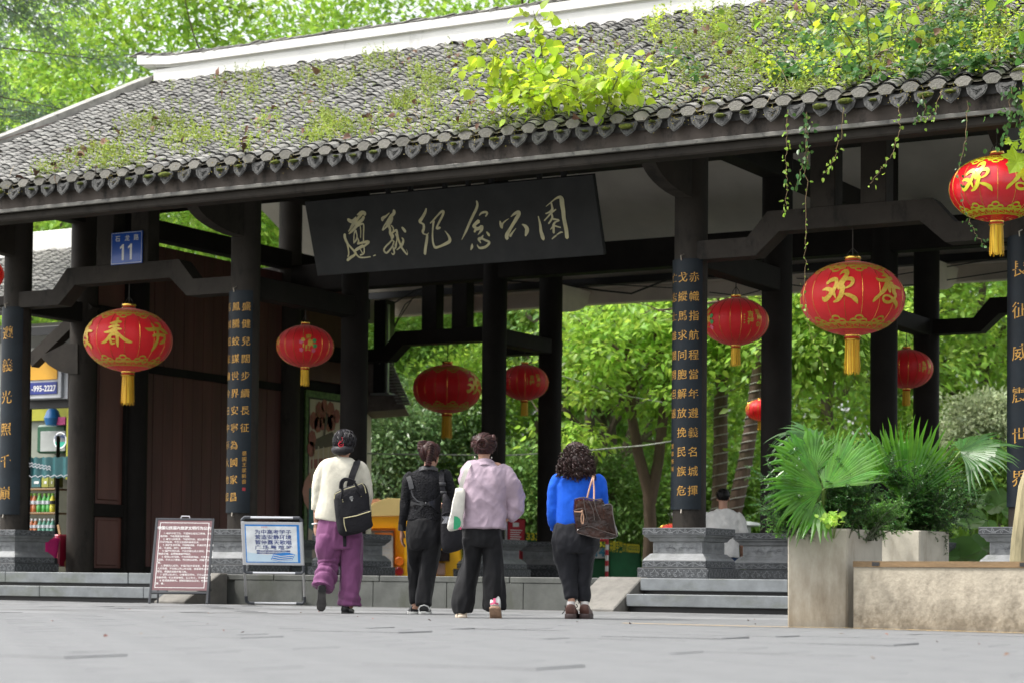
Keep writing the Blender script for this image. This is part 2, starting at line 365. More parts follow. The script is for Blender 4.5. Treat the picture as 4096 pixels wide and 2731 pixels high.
def side_carve(h, put):
    for a in range(4):
        R4_ = Matrix.Rotation(a*PI/2, 4, 'Z')
        put(lambda pts, w, h=h, R4_=R4_: carv.ribbon([R4_@Vector((x, -h-.0035, z)) for x, z in pts], w, R4_@Vector((0, -1, 0))))
for h, za, zb in ((.392, bz(258), bz(325)), (.392, bz(565), bz(632))):
    zc, hh = (za+zb)/2, (za-zb)/2
    def put(draw):
        draw([(-h+.012+(2*h-.024)*i/40, zc+hh*.42*math.sin(i/40*PI*8)) for i in range(41)], .009)
        for k in range(8):
            x = -h+.012+(2*h-.024)*(k+.5)/8; s_ = 1 if k % 2 else -1
            draw(spiral(x, zc+s_*hh*.2, hh*.5, 1.2, PI/2*s_, s_), .007); draw([(x+.03, zc-s_*hh*.55), (x+.012, zc-s_*hh*.2)], .008)
        for zz in (za-.008, zb+.008): draw([(-h+.006, zz), (h-.006, zz)], .005)
    side_carve(h, put)
def put_mid(draw):
    zc = (bz(388)+bz(498))/2
    for s_ in (-1, 1):
        draw([(s_*.225, zc-.05), (s_*.225, zc+.05)], .006); draw([(s_*.285, zc-.05), (s_*.24, zc-.05), (s_*.24, zc+.045), (s_*.28, zc+.045), (s_*.28, zc-.02), (s_*.26, zc-.02)], .007)
        for k in range(4):
            draw(spiral(s_*(.04+.045*k), zc+(.018 if k % 2 else -.018), .028, 1.1, k, s_), .008)
            draw([(s_*(.02+.05*k), zc-.03+.02*(k % 2)), (s_*(.05+.05*k), zc+.005), (s_*(.07+.05*k), zc-.012)], .009)
side_carve(.3, put_mid)
def put_foot(draw):
    z0, hh = .012, bz(635)-.02
    for k in range(6):
        x = -.36+.144*k
        draw([(x-.055, z0+hh*.25), (x-.045, z0+hh*.55), (x-.02, z0+hh*.6), (x-.012, z0+hh*.8), (x, z0+hh*.95), (x+.012, z0+hh*.8), (x+.02, z0+hh*.6), (x+.045, z0+hh*.55), (x+.055, z0+hh*.25)], .008)
        for s_ in (-1, 1): draw(spiral(x+s_*.032, z0+hh*.25, .02, 1, 0, s_), .007)
        draw([(x+.066, z0+hh*.8), (x+.078, z0+hh*.8)], .011)
side_carve(.432, put_foot)
base_top_m = base_top.mesh('top_band', STONE_D); base_mid_m = base_mid.mesh('column_base', STONE); base_low_m = base_low.mesh('lower_band', STONE_D); base_foot_m = base_foot.mesh('foot_slab', STONE_D); carv_m = carv.mesh('carving', STONE_C)
def column_base(x, y):
    o = link('column_base', base_mid_m, gate, Vector((x, y, ZP))-gate.location)
    for nm, me in (('top_band', base_top_m), ('lower_band', base_low_m), ('foot_slab', base_foot_m), ('carving', carv_m)): link(nm, me, o)
for yi, y in enumerate((Y1, Y2, Y3, Y4)):
    for xi, x in enumerate((X1, X2, X3, X4)):
        if xi == 0 and yi == 1: continue
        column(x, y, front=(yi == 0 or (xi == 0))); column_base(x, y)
column(X1, 23.3, ZP, front=True)
column(X1, Y2, ZP)

def beam_y(x, y0, y1, z0, z1, w=.24, mat=PAINT, nm='tie_beam'):
    obj(nm, MB().box((x-w/2, y0, z0), (x+w/2, y1, z1), .012), mat, gate)
def beam_x(y, x0, x1, z0, z1, w=.24, mat=PAINT, nm='cross_beam'):
    obj(nm, MB().box((x0, y-w/2, z0), (x1, y+w/2, z1), .012), mat, gate)
def camber(y, xa, xb, mat=PAINT, w=.26):
    zl0, zl1, zh0, zh1 = 3.92, 4.13, 4.17, 4.40
    top = [(xa+.1, zl1), (xa+.74, zl1), (xa+.98, zh1), (xb-.98, zh1), (xb-.74, zl1), (xb-.1, zl1)]
    bot = [(xb-.1, zl0), (xb-.84, zl0), (xb-1.12, zh0), (xa+1.12, zh0), (xa+.84, zl0), (xa+.1, zl0)]
    c = .012; rings = []
    poly = top+bot
    cx = sum(p[0] for p in poly)/12; 
    obj('cambered_beam', MB().prism([(x, y-w/2, z) for x, z in poly], (0, w, 0)), mat, gate)
    xm = (xa+xb)/2
    for dx in (-.448, .132): 
        obj('queen_post', MB().box((xm+dx, y-.12, 4.398), (xm+dx+.29, y+.12, 5.6), .01), mat, gate)
for y in (Y1, Y4):
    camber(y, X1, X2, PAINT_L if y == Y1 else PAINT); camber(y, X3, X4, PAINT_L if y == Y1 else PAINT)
for x in (X1, X2, X3, X4):
    beam_y(x, Y1+.1, Y2+.22, 3.87, 4.15, .22); beam_y(x, Y3-.1, Y4+.22, 3.90, 4.14, .22)
    beam_y(x, 21.5, 30.4, 5.27, 5.55, .26)
beam_x(Y3, -21.2, -4.8, 4.88, 5.31, .28); beam_x(Y2, -21.2, -4.8, 5.6, 5.9, .26)
beam_x(Y4, -21.2, -4.8, 5.2, 5.35, .22)
# curved brackets under both eaves
for x in (X1, X2, X3, X4):
    for s_, y, ye in ((-1, Y1, Y1-1.32), (1, Y4, Y4+1.3)):
        a = [(y+s_*.1, 4.62)]+[(y+s_*(.16+1.0*math.sin(t)), 4.62+.34*(1-math.cos(t))+.0) for t in [i*PI/2/9 for i in range(1, 10)]]+[(y+s_*1.22, 5.05), (y+s_*.1, 5.05)]
        obj('bracket', MB().prism([(x-.085, yy, zz) for yy, zz in a], (.17, 0, 0)), PAINT_L if s_ < 0 else RSOFF, gate)

# roof ---------------------------------------------------------------
GX0, GX1 = -21.36, -4.6
def zr(y): return EZ-.1+SL*(y-EV) if y <= RY else EZ-.1+SL*(2*RY-EV-y)
YB = 2*RY-EV
roof = MB().prism([(GX0, EV+.06, zr(EV+.06)), (GX0, RY, zr(RY)), (GX0, RY, zr(RY)-.12), (GX0, EV+.06, zr(EV+.06)-.12)], (GX1-GX0, 0, 0))
roof = obj('roof', roof, M('roof_deck', (.03, .028, .026), .8), gate)
obj('rear_ceiling', MB().prism([(GX0, RY, zr(RY)-.004), (GX0, YB-.06, zr(YB-.06)), (GX0, YB-.06, zr(YB-.06)-.12), (GX0, RY, zr(RY)-.124)], (GX1-GX0, 0, 0)), SOFFIT, gate)
m = MB().box((GX0, EV+.1, 4.9), (GX1, EV+.26, EZ-.16), .01); fascia = obj('fascia', m, FASCIA, gate)
obj('trim_strip', MB().box((GX0, EV+.05, 4.885), (GX1, EV+.099, 4.93), .005), STRIP, gate)
obj('eave_beam', MB().box((GX0, EV+.12, 4.79), (GX1, EV+.36, 4.898), .02), PAINT_L, gate)
obj('rear_fascia', MB().box((GX0, YB-.4, 4.86), (GX1, YB-.2, 5.1), .01).box((GX0, YB-.55, 5.1), (GX1, YB-.2, 5.17), .01), RSOFF, gate)
# ridge
m = MB().box((GX0+.12, RY-.14, 7.86), (GX1, RY+.14, 8.115), .012)
ridge = obj('ridge', m, PLASTER, gate)
up = MB(); n = 30
for lo_, hi_, hw in ((8.115, 8.15, .12), (8.15, 8.272, .19)):
    xs = [GX0-.1-(.06 if hw > .15 else 0)+ (GX1-GX0+.1)*i/n for i in range(n+1)]; fl = [.09*math.exp(-(x-xs[0])/.35) for x in xs]
    up.loft([[(x, RY-hw, lo_+k*.8), (x, RY+hw, lo_+k*.8), (x, RY+hw, hi_+k), (x, RY-hw, hi_+k)] for x, k in zip(xs, fl)])
obj('ridge_coping', up, PLASTER, ridge)
slate = MB(); rr = random.Random(8); x = GX0-.2; tiles_done = 0
cap_stuff = MB()
while x < GX1:
    k = .09*math.exp(-(x-GX0+.16)/.35)
    for row, sy in ((0, -.09), (1, .09)):
        t = MB(); L_, wd, th = .27+rr.uniform(-.03, .04), .1, .013; tilt = .11+rr.uniform(-.05, .07); yaw = rr.uniform(-.12, .12)
        t.box((-L_/2, -wd, -th/2), (L_/2, wd, th/2), .003)
        T = Matrix.Translation((x+rr.uniform(-.02, .02), RY+sy, 8.295+k+rr.uniform(-.003, .012)+(.018 if row == 0 and rr.random() < .2 else 0)))@Matrix.Rotation(yaw, 4, 'Z')@Matrix.Rotation(-tilt, 4, 'Y')@Matrix.Rotation(rr.uniform(-.06, .06), 4, 'X')
        if row == 0: obj('ridge_tile', MB().merge(t, T), TILE, ridge)
        else: cap_stuff.merge(t, T)
    x += .118
tag(obj('rear_ridge_tile', cap_stuff, TILE, ridge), kind='stuff')
# gable verge
m = MB(); pts = [(EV+.02, 0), (RY-.1, 0)]
m.loft([[(GX0-.12, y, zr(y)-.06), (GX0+.1, y, zr(y)-.06), (GX0+.1, y, zr(y)+.2), (GX0-.12, y, zr(y)+.2)] for y in np.linspace(EV+.03, RY-.13, 20)])
obj('verge', m, M('verge_plaster', (.34, .33, .3), .85, .3, 4, bump=.4, bscale=40, stain=((.1, .1, .085), 5, .55, .9, (1, 1, 1))), gate)

# tiles: arched cover tiles in columns, pitch .27, each laid over the one below
PX, CO = .27, .098; ny = int((RY-.16-EV)/ (CO*math.cos(math.atan(SL)))) ; th = math.atan(SL); ct, st = math.cos(th), math.sin(th)
NS = 5; AR = [(-1+2*i/NS) for i in range(NS+1)]
def arch(hw, ht): return [(hw*math.sin(a*1.25)/math.sin(1.25), ht*(math.cos(a*1.25)-math.cos(1.25))/(1-math.cos(1.25))) for a in AR]
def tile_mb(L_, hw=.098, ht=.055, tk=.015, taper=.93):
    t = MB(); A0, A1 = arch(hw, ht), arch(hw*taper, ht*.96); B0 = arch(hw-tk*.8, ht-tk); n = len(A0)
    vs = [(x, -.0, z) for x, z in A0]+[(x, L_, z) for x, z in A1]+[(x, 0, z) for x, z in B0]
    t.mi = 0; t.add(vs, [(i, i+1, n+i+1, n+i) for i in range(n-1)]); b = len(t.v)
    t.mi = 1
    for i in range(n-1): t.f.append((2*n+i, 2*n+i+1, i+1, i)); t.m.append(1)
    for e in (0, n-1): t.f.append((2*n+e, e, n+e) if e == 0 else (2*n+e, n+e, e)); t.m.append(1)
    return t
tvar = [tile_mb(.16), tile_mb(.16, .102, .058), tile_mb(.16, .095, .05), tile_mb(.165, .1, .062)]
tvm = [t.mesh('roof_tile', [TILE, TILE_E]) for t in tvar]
tva = [(np.array(t.v), t) for t in tvar]
slots = []
ncol = int((GX1-.1-(GX0+.22))/PX)
rr = random.Random(21)
colj = [(rr.uniform(-.012, .012), rr.uniform(0, CO)) for _ in range(ncol+1)]
for i in range(ncol+1):
    for j in range(ny):
        s_ = (j*CO+colj[i][1]*(0 if j == 0 else 1)); y = EV+.02+s_*ct; x = GX0+.24+i*PX+colj[i][0]+.012*math.sin(j*.13+i)
        if y > RY-.17: continue
        z = zr(y)+.062+rr.uniform(-.004, .005); lift = 0
        if rr.random() < .035: lift = rr.uniform(.012, .035)
        slots.append((x+rr.uniform(-.006, .006), y, z+lift*.6, rr.uniform(-.05, .05), -.11-lift*2.2+rr.uniform(-.02, .02), rr.randrange(4)))
def vis(p):
    u, v, d = proj(p[:3]); return (-15 < u < 2367 and -15 < v < 1580), d
sv = [(vis(s_)[1], s_) for s_ in slots if vis(s_)[0]]; sv.sort(key=lambda q: q[0])
def tile_T(s_): return Matrix.Translation(s_[:3])@Matrix.Rotation(th, 4, 'X')@Matrix.Rotation(s_[3], 4, 'Z')@Matrix.Rotation(s_[4], 4, 'X')@Matrix.Rotation(s_[3]*.8, 4, 'Y')
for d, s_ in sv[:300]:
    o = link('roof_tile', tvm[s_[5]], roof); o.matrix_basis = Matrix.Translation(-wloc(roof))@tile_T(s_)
field = MB()
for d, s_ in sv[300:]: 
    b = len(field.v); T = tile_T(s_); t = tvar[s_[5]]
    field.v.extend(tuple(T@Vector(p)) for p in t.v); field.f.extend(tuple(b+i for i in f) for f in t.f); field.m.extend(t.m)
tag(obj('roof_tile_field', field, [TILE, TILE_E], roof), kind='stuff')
# pan tiles between, as one ribbed mass
pan = MB()
for i in range(ncol):
    x = GX0+.24+(i+.5)*PX
    for j in range(0, int(ny*CO/.2)):
        y = EV-.0+j*.2*ct; y2 = y+.22*ct
        if y2 > RY-.14: continue
        pan.add([(x+dx, yy, zr(yy)+.01+.03*abs(dx/.13)**2+dz) for yy, dz in ((y, .02), (y2, 0)) for dx in (-.13, -.06, 0, .06, .13)], [(k, k+1, k+6, k+5) for k in range(4)])
tag(obj('pan_tile_field', pan, M('tile_pan', (.07, .068, .06), .85, .5, 6, col2=(.16, .14, .1)), roof), kind='stuff')
# eave: plugged end of each cover column and a pointed drip tile below each trough
plug = MB(); A = arch(.092, .05); plug.prism([(x, 0, z) for x, z in A]+[(.05, 0, -.052), (-.05, 0, -.052)], (0, .05, 0)); plug_m = plug.mesh('tile_plug', MORTAR)
drip = MB()
sh = [(-.1, .05), (-.104, .0), (-.085, -.06), (-.045, -.1), (0, -.132), (.045, -.1), (.085, -.06), (.104, 0), (.1, .05), (.05, .028), (0, .02), (-.05, .028)]
drip.prism([(x, 0, z) for x, z in sh], (0, .016, 0)); inner = [(x*.82, z*.78-.012) for x, z in sh]
for a, b in zip(range(12), [*range(1, 12), 0]): drip.add([(inner[a][0], -.005, inner[a][1]), (inner[b][0], -.005, inner[b][1]), (inner[b][0]*.9, -.004, inner[b][1]*.9), (inner[a][0]*.9, -.004, inner[a][1]*.9)], [(0, 1, 2, 3)])
for k in range(3): drip.tube([(-.05+.02*k, -.004, -.01-.02*k), (0, -.006, -.03-.02*k), (.05-.02*k, -.004, -.01-.02*k)], .005, 4)
drip_m = drip.mesh('drip_tile', M('drip_tile_dark', (.065, .065, .062), .8, .4, 20, bump=.6, bscale=50, island=.35, stain=((.03, .03, .028), 16, .52, .8, (1, 1, 1))))
MOSS = M('moss', (.07, .1, .012), .95, .5, 30, col2=(.16, .19, .02), bump=1., bscale=120)
rm = random.Random(4); EAVE_X = []
for i in range(ncol+1):
    x = GX0+.24+i*PX+colj[i][0]; u, v, d = proj((x, EV, EZ))
    if not -40 < u < 2390: continue
    EAVE_X.append(x)
    o = link('tile_plug', plug_m, roof, Vector((x, EV-.012, zr(EV)+.05))-wloc(roof)); o.rotation_euler = (rm.uniform(-.15, .1), rm.uniform(-.06, .06), rm.uniform(-.1, .1))
    o = link('drip_tile', drip_m, roof, Vector((x+PX/2, EV-.0, zr(EV)-.03))-wloc(roof)); o.rotation_euler = (rm.uniform(-.3, -.1), rm.uniform(-.1, .1), rm.uniform(-.12, .12))
# ------------------------------------------------------------------ foliage
def leafmat(name, c, t=(.42, 1.5), rough=.45, island=.35, spec=.4): return M(name, c, rough, .42, .75, trans=t, island=island, spec=spec)
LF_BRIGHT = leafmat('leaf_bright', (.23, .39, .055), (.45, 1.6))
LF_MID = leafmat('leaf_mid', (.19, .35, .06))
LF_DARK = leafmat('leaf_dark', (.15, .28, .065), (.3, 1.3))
LF_BLUE = leafmat('needle_blue', (.18, .26, .17), (.25, 1.2), .6)
LF_GLOSS = leafmat('leaf_glossy', (.18, .29, .12), (.25, 1.4), .22, .4, .7)
LF_PALE = leafmat('leaf_pale', (.30, .36, .2), (.4, 1.2), .5)
LF_LIME = leafmat('leaf_lime', (.33, .46, .035), (.5, 1.55), .4)
LF_IVY = leafmat('leaf_ivy', (.05, .13, .03), (.35, 1.6), .35)
BARK = M('bark', (.11, .085, .06), .9, .4, 5, stretch=(1, 1, .25), bump=.9, bscale=22, stain=((.06, .09, .03), 2.5, .54, .8, (1, 1, .5)))
BARK_R = M('bark_reddish', (.125, .085, .06), .9, .35, 7, stretch=(1, 1, .25), bump=.9, bscale=22, stain=((.07, .08, .03), 2, .55, .7, (1, 1, .5)))
def unit(v): return v/np.maximum(np.linalg.norm(v, axis=-1, keepdims=True), 1e-9)
def leaves_np(C_, A, N, L_, W_, fold=.18):
    """diamond leaves folded on the midrib: base points, axes, normals, lengths, widths"""
    A = unit(A); B = unit(np.cross(A, N)); N = np.cross(B, A); L_ = L_[:, None]; W_ = W_[:, None]
    V = np.stack([C_, C_+A*L_*.42+B*W_*.5+N*W_*fold, C_+A*L_, C_+A*L_*.42-B*W_*.5+N*W_*fold], 1)
    n = len(C_); I = np.arange(n)[:, None]*4
    return V.reshape(-1, 3), np.concatenate([I+[0, 1, 2], I+[0, 2, 3]], 1).reshape(-1, 3)
def leaves6_np(C_, A, N, L_, W_, fold=.12, curl=.12):
    """rounder leaves of six points"""
    A = unit(A); B = unit(np.cross(A, N)); N = np.cross(B, A); L_ = L_[:, None]; W_ = W_[:, None]
    V = np.stack([C_, C_+A*L_*.22+B*W_*.46+N*W_*fold, C_+A*L_*.6+B*W_*.44+N*W_*fold-N*L_*curl*.3, C_+A*L_-N*L_*curl, C_+A*L_*.6-B*W_*.44+N*W_*fold-N*L_*curl*.3, C_+A*L_*.22-B*W_*.46+N*W_*fold, C_+A*L_*.55-N*L_*curl*.2], 1)
    n = len(C_); I = np.arange(n)[:, None]*7
    return V.reshape(-1, 3), np.concatenate([I+[6, 0, 1], I+[6, 1, 2], I+[6, 2, 3], I+[6, 3, 4], I+[6, 4, 5], I+[6, 5, 0]], 1).reshape(-1, 3)
def clumps(rng, cen, rad, ncl, per, cr, L_, W_, droop=.35, shell=.55, flat=.55, six=False, lay=None):
    """leaf clumps through an ellipsoid volume"""
    d = unit(rng.normal(size=(ncl, 3))); r = shell+(1-shell)*rng.random((ncl, 1))**.7
    cc = np.asarray(cen)+d*r*np.asarray(rad)*(1+.18*rng.normal(size=(ncl, 1)))
    if lay is not None: cc[:, 2] = np.maximum(cc[:, 2], lay)
    sz = cr*(.6+.8*rng.random((ncl, 1, 1)))
    off = rng.normal(size=(ncl, per, 3))*sz*np.array([1, 1, flat]); out = unit(off+.4*d[:, None, :])
    P = (cc[:, None, :]+off).reshape(-1, 3)
    A = (out+np.array([0, 0, -droop])+.5*rng.normal(size=out.shape)).reshape(-1, 3)
    N = (np.array([0, 0, 1.])+.45*out+.45*rng.normal(size=out.shape)).reshape(-1, 3)
    n = len(P); Ls = L_*(.6+.8*rng.random(n)); Ws = W_*(.6+.8*rng.random(n))
    return (leaves6_np if six else leaves_np)(P, A, N, Ls, Ws)
def join_np(parts):
    V = []; F = []; b = 0
    for v, f in parts: V.append(v); F.append(f+b); b += len(v)
    return np.concatenate(V), np.concatenate(F)
def limb(mb, rng, p, d, L_, r, depth, n=5):
    pts = [Vector(p)]; rr = [r]; d = Vector(d).normalized()
    for i in range(n):
        d = (d+Vector(rng.normal(size=3))*.16+Vector((0, 0, .05))).normalized(); pts.append(pts[-1]+d*L_/n); rr.append(r*(1-.6*(i+1)/n))
    mb.tube(pts, rr, 7 if depth > 1 else 5, cap=False)
    if depth > 0:
        for k in range(3):
            i = 2+int(rng.random()*(n-2)); q = (d+Vector(rng.normal(size=3))*.7).normalized(); limb(mb, rng, pts[i], q, L_*.62, rr[i]*.6, depth-1, n)
def tree(name, label, cat, px, dist, h, rad, mat, group, seed, lean=(0, 0), ncl=260, per=60, cr=.5, leaf=(.16, .09), tr=.2, crz=None, bark=None, shell=.5, bot=None, droop=.35):
    rng = np.random.default_rng(seed); base = at(px, 1330, D=dist); base[2] = -.05
    t = thing(name, label, cat, tuple(base), group)
    mb = MB(); b = Vector(base); d = Vector((lean[0], lean[1], 1)).normalized(); top = b+d*h*.62
    pts = [b+d*h*.62*k/7+Vector(rng.normal(size=3))*.05*(k > 0) for k in range(8)]
    mb.tube(pts, [tr*(1.25 if k == 0 else 1-.55*k/7) for k in range(8)], 9, cap=False)
    for k in range(7): limb(mb, rng, pts[3+k % 5], (rng.normal(), rng.normal(), .7), h*.28, tr*.4, 1)
    obj('trunk', mb, bark or BARK, t, smooth=True, autosmooth=60)
    crz = crz or h*.4; cz = h-crz
    V, F = clumps(rng, (base[0]+d.x*h*.6, base[1]+d.y*h*.6, cz), (rad, rad, crz), ncl, per, cr, leaf[0], leaf[1], shell=shell, lay=bot, droop=droop)
    o = link('crown', npmesh('crown', V-np.array(base), F, mat), t); return t

# woodland far behind, one mass
rng = np.random.default_rng(5); parts = []
for k in range(26):
    u = -250+2900*(k+.5)/26; dd = 66+10*rng.random(); p = at(u, 1330, D=dd)
    parts.append(clumps(rng, (p[0], p[1], 7.+2*rng.random()), (2.4, 2.4, 8.5), 105, 38, .75, .34, .2, shell=.2))
V, F = join_np(parts); tag(link('woodland', npmesh('woodland', V, F, LF_MID)), kind='stuff')
rng = np.random.default_rng(6); parts = []
for k in range(20):
    u = -250+2900*(k+.5)/20; dd = 62; p = at(u, 1330, D=dd)
    parts.append(clumps(rng, (p[0], p[1], 1.4), (2., 2., 1.8), 40, 34, .6, .3, .2, shell=.1))
V, F = join_np(parts); tag(link('undergrowth', npmesh('undergrowth', V, F, LF_DARK)), kind='stuff')
GT = 'trees behind the gate roof'
tree('broadleaf_tree', 'tall light green tree rising behind the left end of the roof ridge', 'tree', 330, 46, 15.5, 3.6, LF_BRIGHT, GT, 1, ncl=420, per=62, cr=.55, leaf=(.19, .1), crz=6.4)
tree('broadleaf_tree', 'light green tree with white sky gaps behind middle of the white ridge', 'tree', 800, 50, 16, 3.6, LF_BRIGHT, GT, 2, ncl=380, per=60, cr=.55, leaf=(.19, .1), crz=6.2)
tree('broadleaf_tree', 'yellow green tree showing above the ridge left of the roof shrub', 'tree', 1230, 52, 17, 3.6, LF_BRIGHT, GT, 3, ncl=380, per=60, cr=.55, leaf=(.2, .1), crz=6.6)
tree('broadleaf_tree', 'deep green tree filling the top left corner behind the blue conifer', 'tree', 20, 52, 16, 3.8, LF_MID, GT, 4, ncl=360, per=60, cr=.6, leaf=(.2, .11), crz=7)
tree('broadleaf_tree', 'mid green tree seen low under the roof behind the centre bay', 'tree', 1000, 56, 13, 3.6, LF_MID, GT, 5, ncl=300, per=55, cr=.6, leaf=(.22, .12), crz=6)
tree('broadleaf_tree', 'broad tree with drooping sprays between the third and fourth couplet boards', 'tree', 1900, 47, 12, 3.4, LF_BRIGHT, GT, 6, ncl=330, per=55, cr=.5, leaf=(.2, .11), crz=5.6, bot=1.8)
tree('broadleaf_tree', 'bright tree behind the rear columns right of the potted palms', 'tree', 2260, 50, 12, 3.2, LF_BRIGHT, GT, 7, ncl=330, per=55, cr=.5, leaf=(.2, .11), crz=5.6)
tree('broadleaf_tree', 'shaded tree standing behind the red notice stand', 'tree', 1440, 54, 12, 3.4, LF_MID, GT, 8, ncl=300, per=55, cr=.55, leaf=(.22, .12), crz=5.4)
# blue conifer at the left
rng = np.random.default_rng(9); base = at(-60, 1330, D=38); base[2] = -.05
t = thing('conifer_tree', 'blue green conifer with feathery drooping boughs above the left roof slope', 'tree', tuple(base), GT)
mb = MB(); mb.tube([(base[0], base[1], 0), (base[0], base[1], 13)], [.22, .05], 8)
parts = []
for k in range(74):
    z = 7.6+5.8*rng.random(); a = rng.random()*2*PI; ln = 1.3+1.5*rng.random(); dr = np.array([math.cos(a), math.sin(a), -.12])
    tip = np.array([base[0], base[1], z])+dr*ln; mb.tube([(base[0], base[1], z), tuple(tip)], [.014, .005], 4)
    n = 330; s_ = rng.random((n, 1))**.8; P = np.array([base[0], base[1], z])+dr*ln*(.25+.8*s_)+rng.normal(size=(n, 3))*np.array([.2, .2, .1]); A = dr+rng.normal(size=(n, 3))*.55+np.array([0, 0, -.2])
    parts.append(leaves_np(P, A, rng.normal(size=(n, 3))+np.array([0, 0, 1]), .13+.1*rng.random(n), np.full(n, .022)))
obj('trunk', mb, BARK, t); V, F = join_np(parts); link('crown', npmesh('crown', V-base, F, LF_BLUE), t)
# shrubs and low trees seen through the pavilion
def shrub(name, label, cat, u, v, dist, rad, mat, seed, ncl=90, per=60, cr=.22, leaf=(.1, .05), six=False, group=None, shell=.45, stemh=None):
    rng = np.random.default_rng(seed); c_ = at(u, v, D=dist); base = np.array([c_[0], c_[1], 0.])
    t = thing(name, label, cat, tuple(base), group); mb = MB()
    for k in range(7):
        a = rng.normal(size=3)*.5; mb.tube([tuple(base+a*.15*np.array([1, 1, 0])), tuple((base+c_)/2+a*.3), tuple(c_+a*np.asarray(rad)*.7)], [.03, .022, .008], 5)
    obj('stem', mb, BARK, t)
    V, F = clumps(rng, c_, rad, ncl, per, cr, leaf[0], leaf[1], shell=shell, six=six, lay=.05)
    link('foliage', npmesh('foliage', V-base, F, mat), t); return t
GS = 'shrubs behind the gate'
shrub('glossy_shrub', 'dense dark shrub with glossy leaves right of the folding screen poster', 'shrub', 900, 1050, 43.5, (1.2, .9, 1.5), LF_GLOSS, 31, 190, 60, .25, (.13, .055), group=GS)
shrub('glossy_shrub', 'dark glossy shrub behind the woman in black', 'shrub', 1040, 1050, 44.5, (1.25, .9, 1.4), LF_GLOSS, 32, 150, 60, .25, (.13, .055), group=GS)
shrub('bright_shrub', 'bright green shrub under the dark lantern between the rear columns', 'shrub', 1060, 920, 45, (1.2, 1, 1.2), LF_BRIGHT, 33, 130, 60, .3, (.15, .06), group=GS)
shrub('bright_shrub', 'tall mottled shrub above the hut roof with small yellow leaves', 'shrub', 960, 830, 47, (1.3, 1, 1.5), LF_MID, 34, 150, 60, .3, (.14, .06), group=GS)
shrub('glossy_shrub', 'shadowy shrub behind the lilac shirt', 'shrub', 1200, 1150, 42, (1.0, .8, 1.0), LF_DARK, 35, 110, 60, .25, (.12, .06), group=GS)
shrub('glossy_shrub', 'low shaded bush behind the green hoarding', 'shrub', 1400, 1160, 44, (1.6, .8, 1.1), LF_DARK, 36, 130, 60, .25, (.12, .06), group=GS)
shrub('bright_shrub', 'leafy bush between the third column and its rear neighbour', 'shrub', 1680, 1150, 43, (1.0, .8, 1.2), LF_MID, 37, 110, 60, .25, (.13, .07), group=GS)
shrub('pale_shrub', 'pale blossoming shrub left of the fourth couplet board', 'shrub', 2270, 985, 42, (.85, .8, .75), LF_PALE, 38, 130, 70, .2, (.12, .05), group=GS)
shrub('bright_shrub', 'green bush under the pale blossoming shrub', 'shrub', 2290, 1110, 38, (.8, .7, .7), LF_MID, 39, 100, 60, .2, (.12, .06), group=GS)
shrub('bright_shrub', 'leafy bush behind the potted palms', 'shrub', 1900, 1130, 44, (1.4, .8, 1.2), LF_MID, 40, 140, 60, .25, (.14, .07), group=GS)
# near tree with broad fresh leaves in the centre bay, two trunks
rng = np.random.default_rng(44); base = at(1480, 1345, D=39); base[2] = -.05
t = thing('leaning_tree', 'forked leaning tree with reddish bark and fresh broad leaves behind the third column', 'tree', tuple(base))
P_ = lambda u, v, d=39: tuple(at(u, v, D=d))
mb = MB(); mb.tube([P_(1490, 1330), P_(1494, 1200), P_(1490, 1130), P_(1466, 1040), P_(1452, 960), P_(1448, 880), P_(1440, 800)], [.13, .115, .11, .1, .09, .08, .05], 9)
mb.tube([P_(1492, 1160), P_(1512, 1060), P_(1524, 950), P_(1520, 840), P_(1500, 720)], [.11, .1, .09, .08, .05], 9)
for a, b in (((1452, 960), (1390, 880)), ((1448, 900), (1540, 790)), ((1520, 850), (1400, 760)), ((1440, 820), (1330, 760)), ((1455, 870), (1310, 720)), ((1515, 900), (1590, 830))): mb.tube([P_(*a), P_((a[0]+b[0])/2, (a[1]+b[1])/2-15), P_(*b)], [.045, .03, .012], 5)
obj('trunk', mb, BARK_R, t, smooth=True, autosmooth=60)
parts = []
for (u, v, ru, rv, n) in ((1340, 770, 60, 60, 34), (1430, 740, 80, 60, 44), (1520, 770, 60, 70, 34), (1350, 860, 50, 50, 20), (1480, 880, 70, 50, 24), (1330, 1010, 45, 35, 14), (1560, 960, 45, 60, 14), (1400, 920, 40, 30, 8), (1600, 800, 60, 70, 24)):
    for k in range(n):
        c_ = np.array(at(u+ru*rng.normal()*.7, v+rv*rng.normal()*.7, D=39+rng.normal()*.9)); m_ = 22
        off = rng.normal(size=(m_, 3))*np.array([.2, .2, .07]); P = c_+off
        parts.append(leaves6_np(P, off+np.array([0, 0, -.12])+rng.normal(size=(m_, 3))*.12, np.array([0, 0, 1.])+.5*rng.normal(size=(m_, 3)), .13+.07*rng.random(m_), .07+.03*rng.random(m_)))
V, F = join_np(parts); link('crown', npmesh('crown', V-base, F, LF_BRIGHT), t)
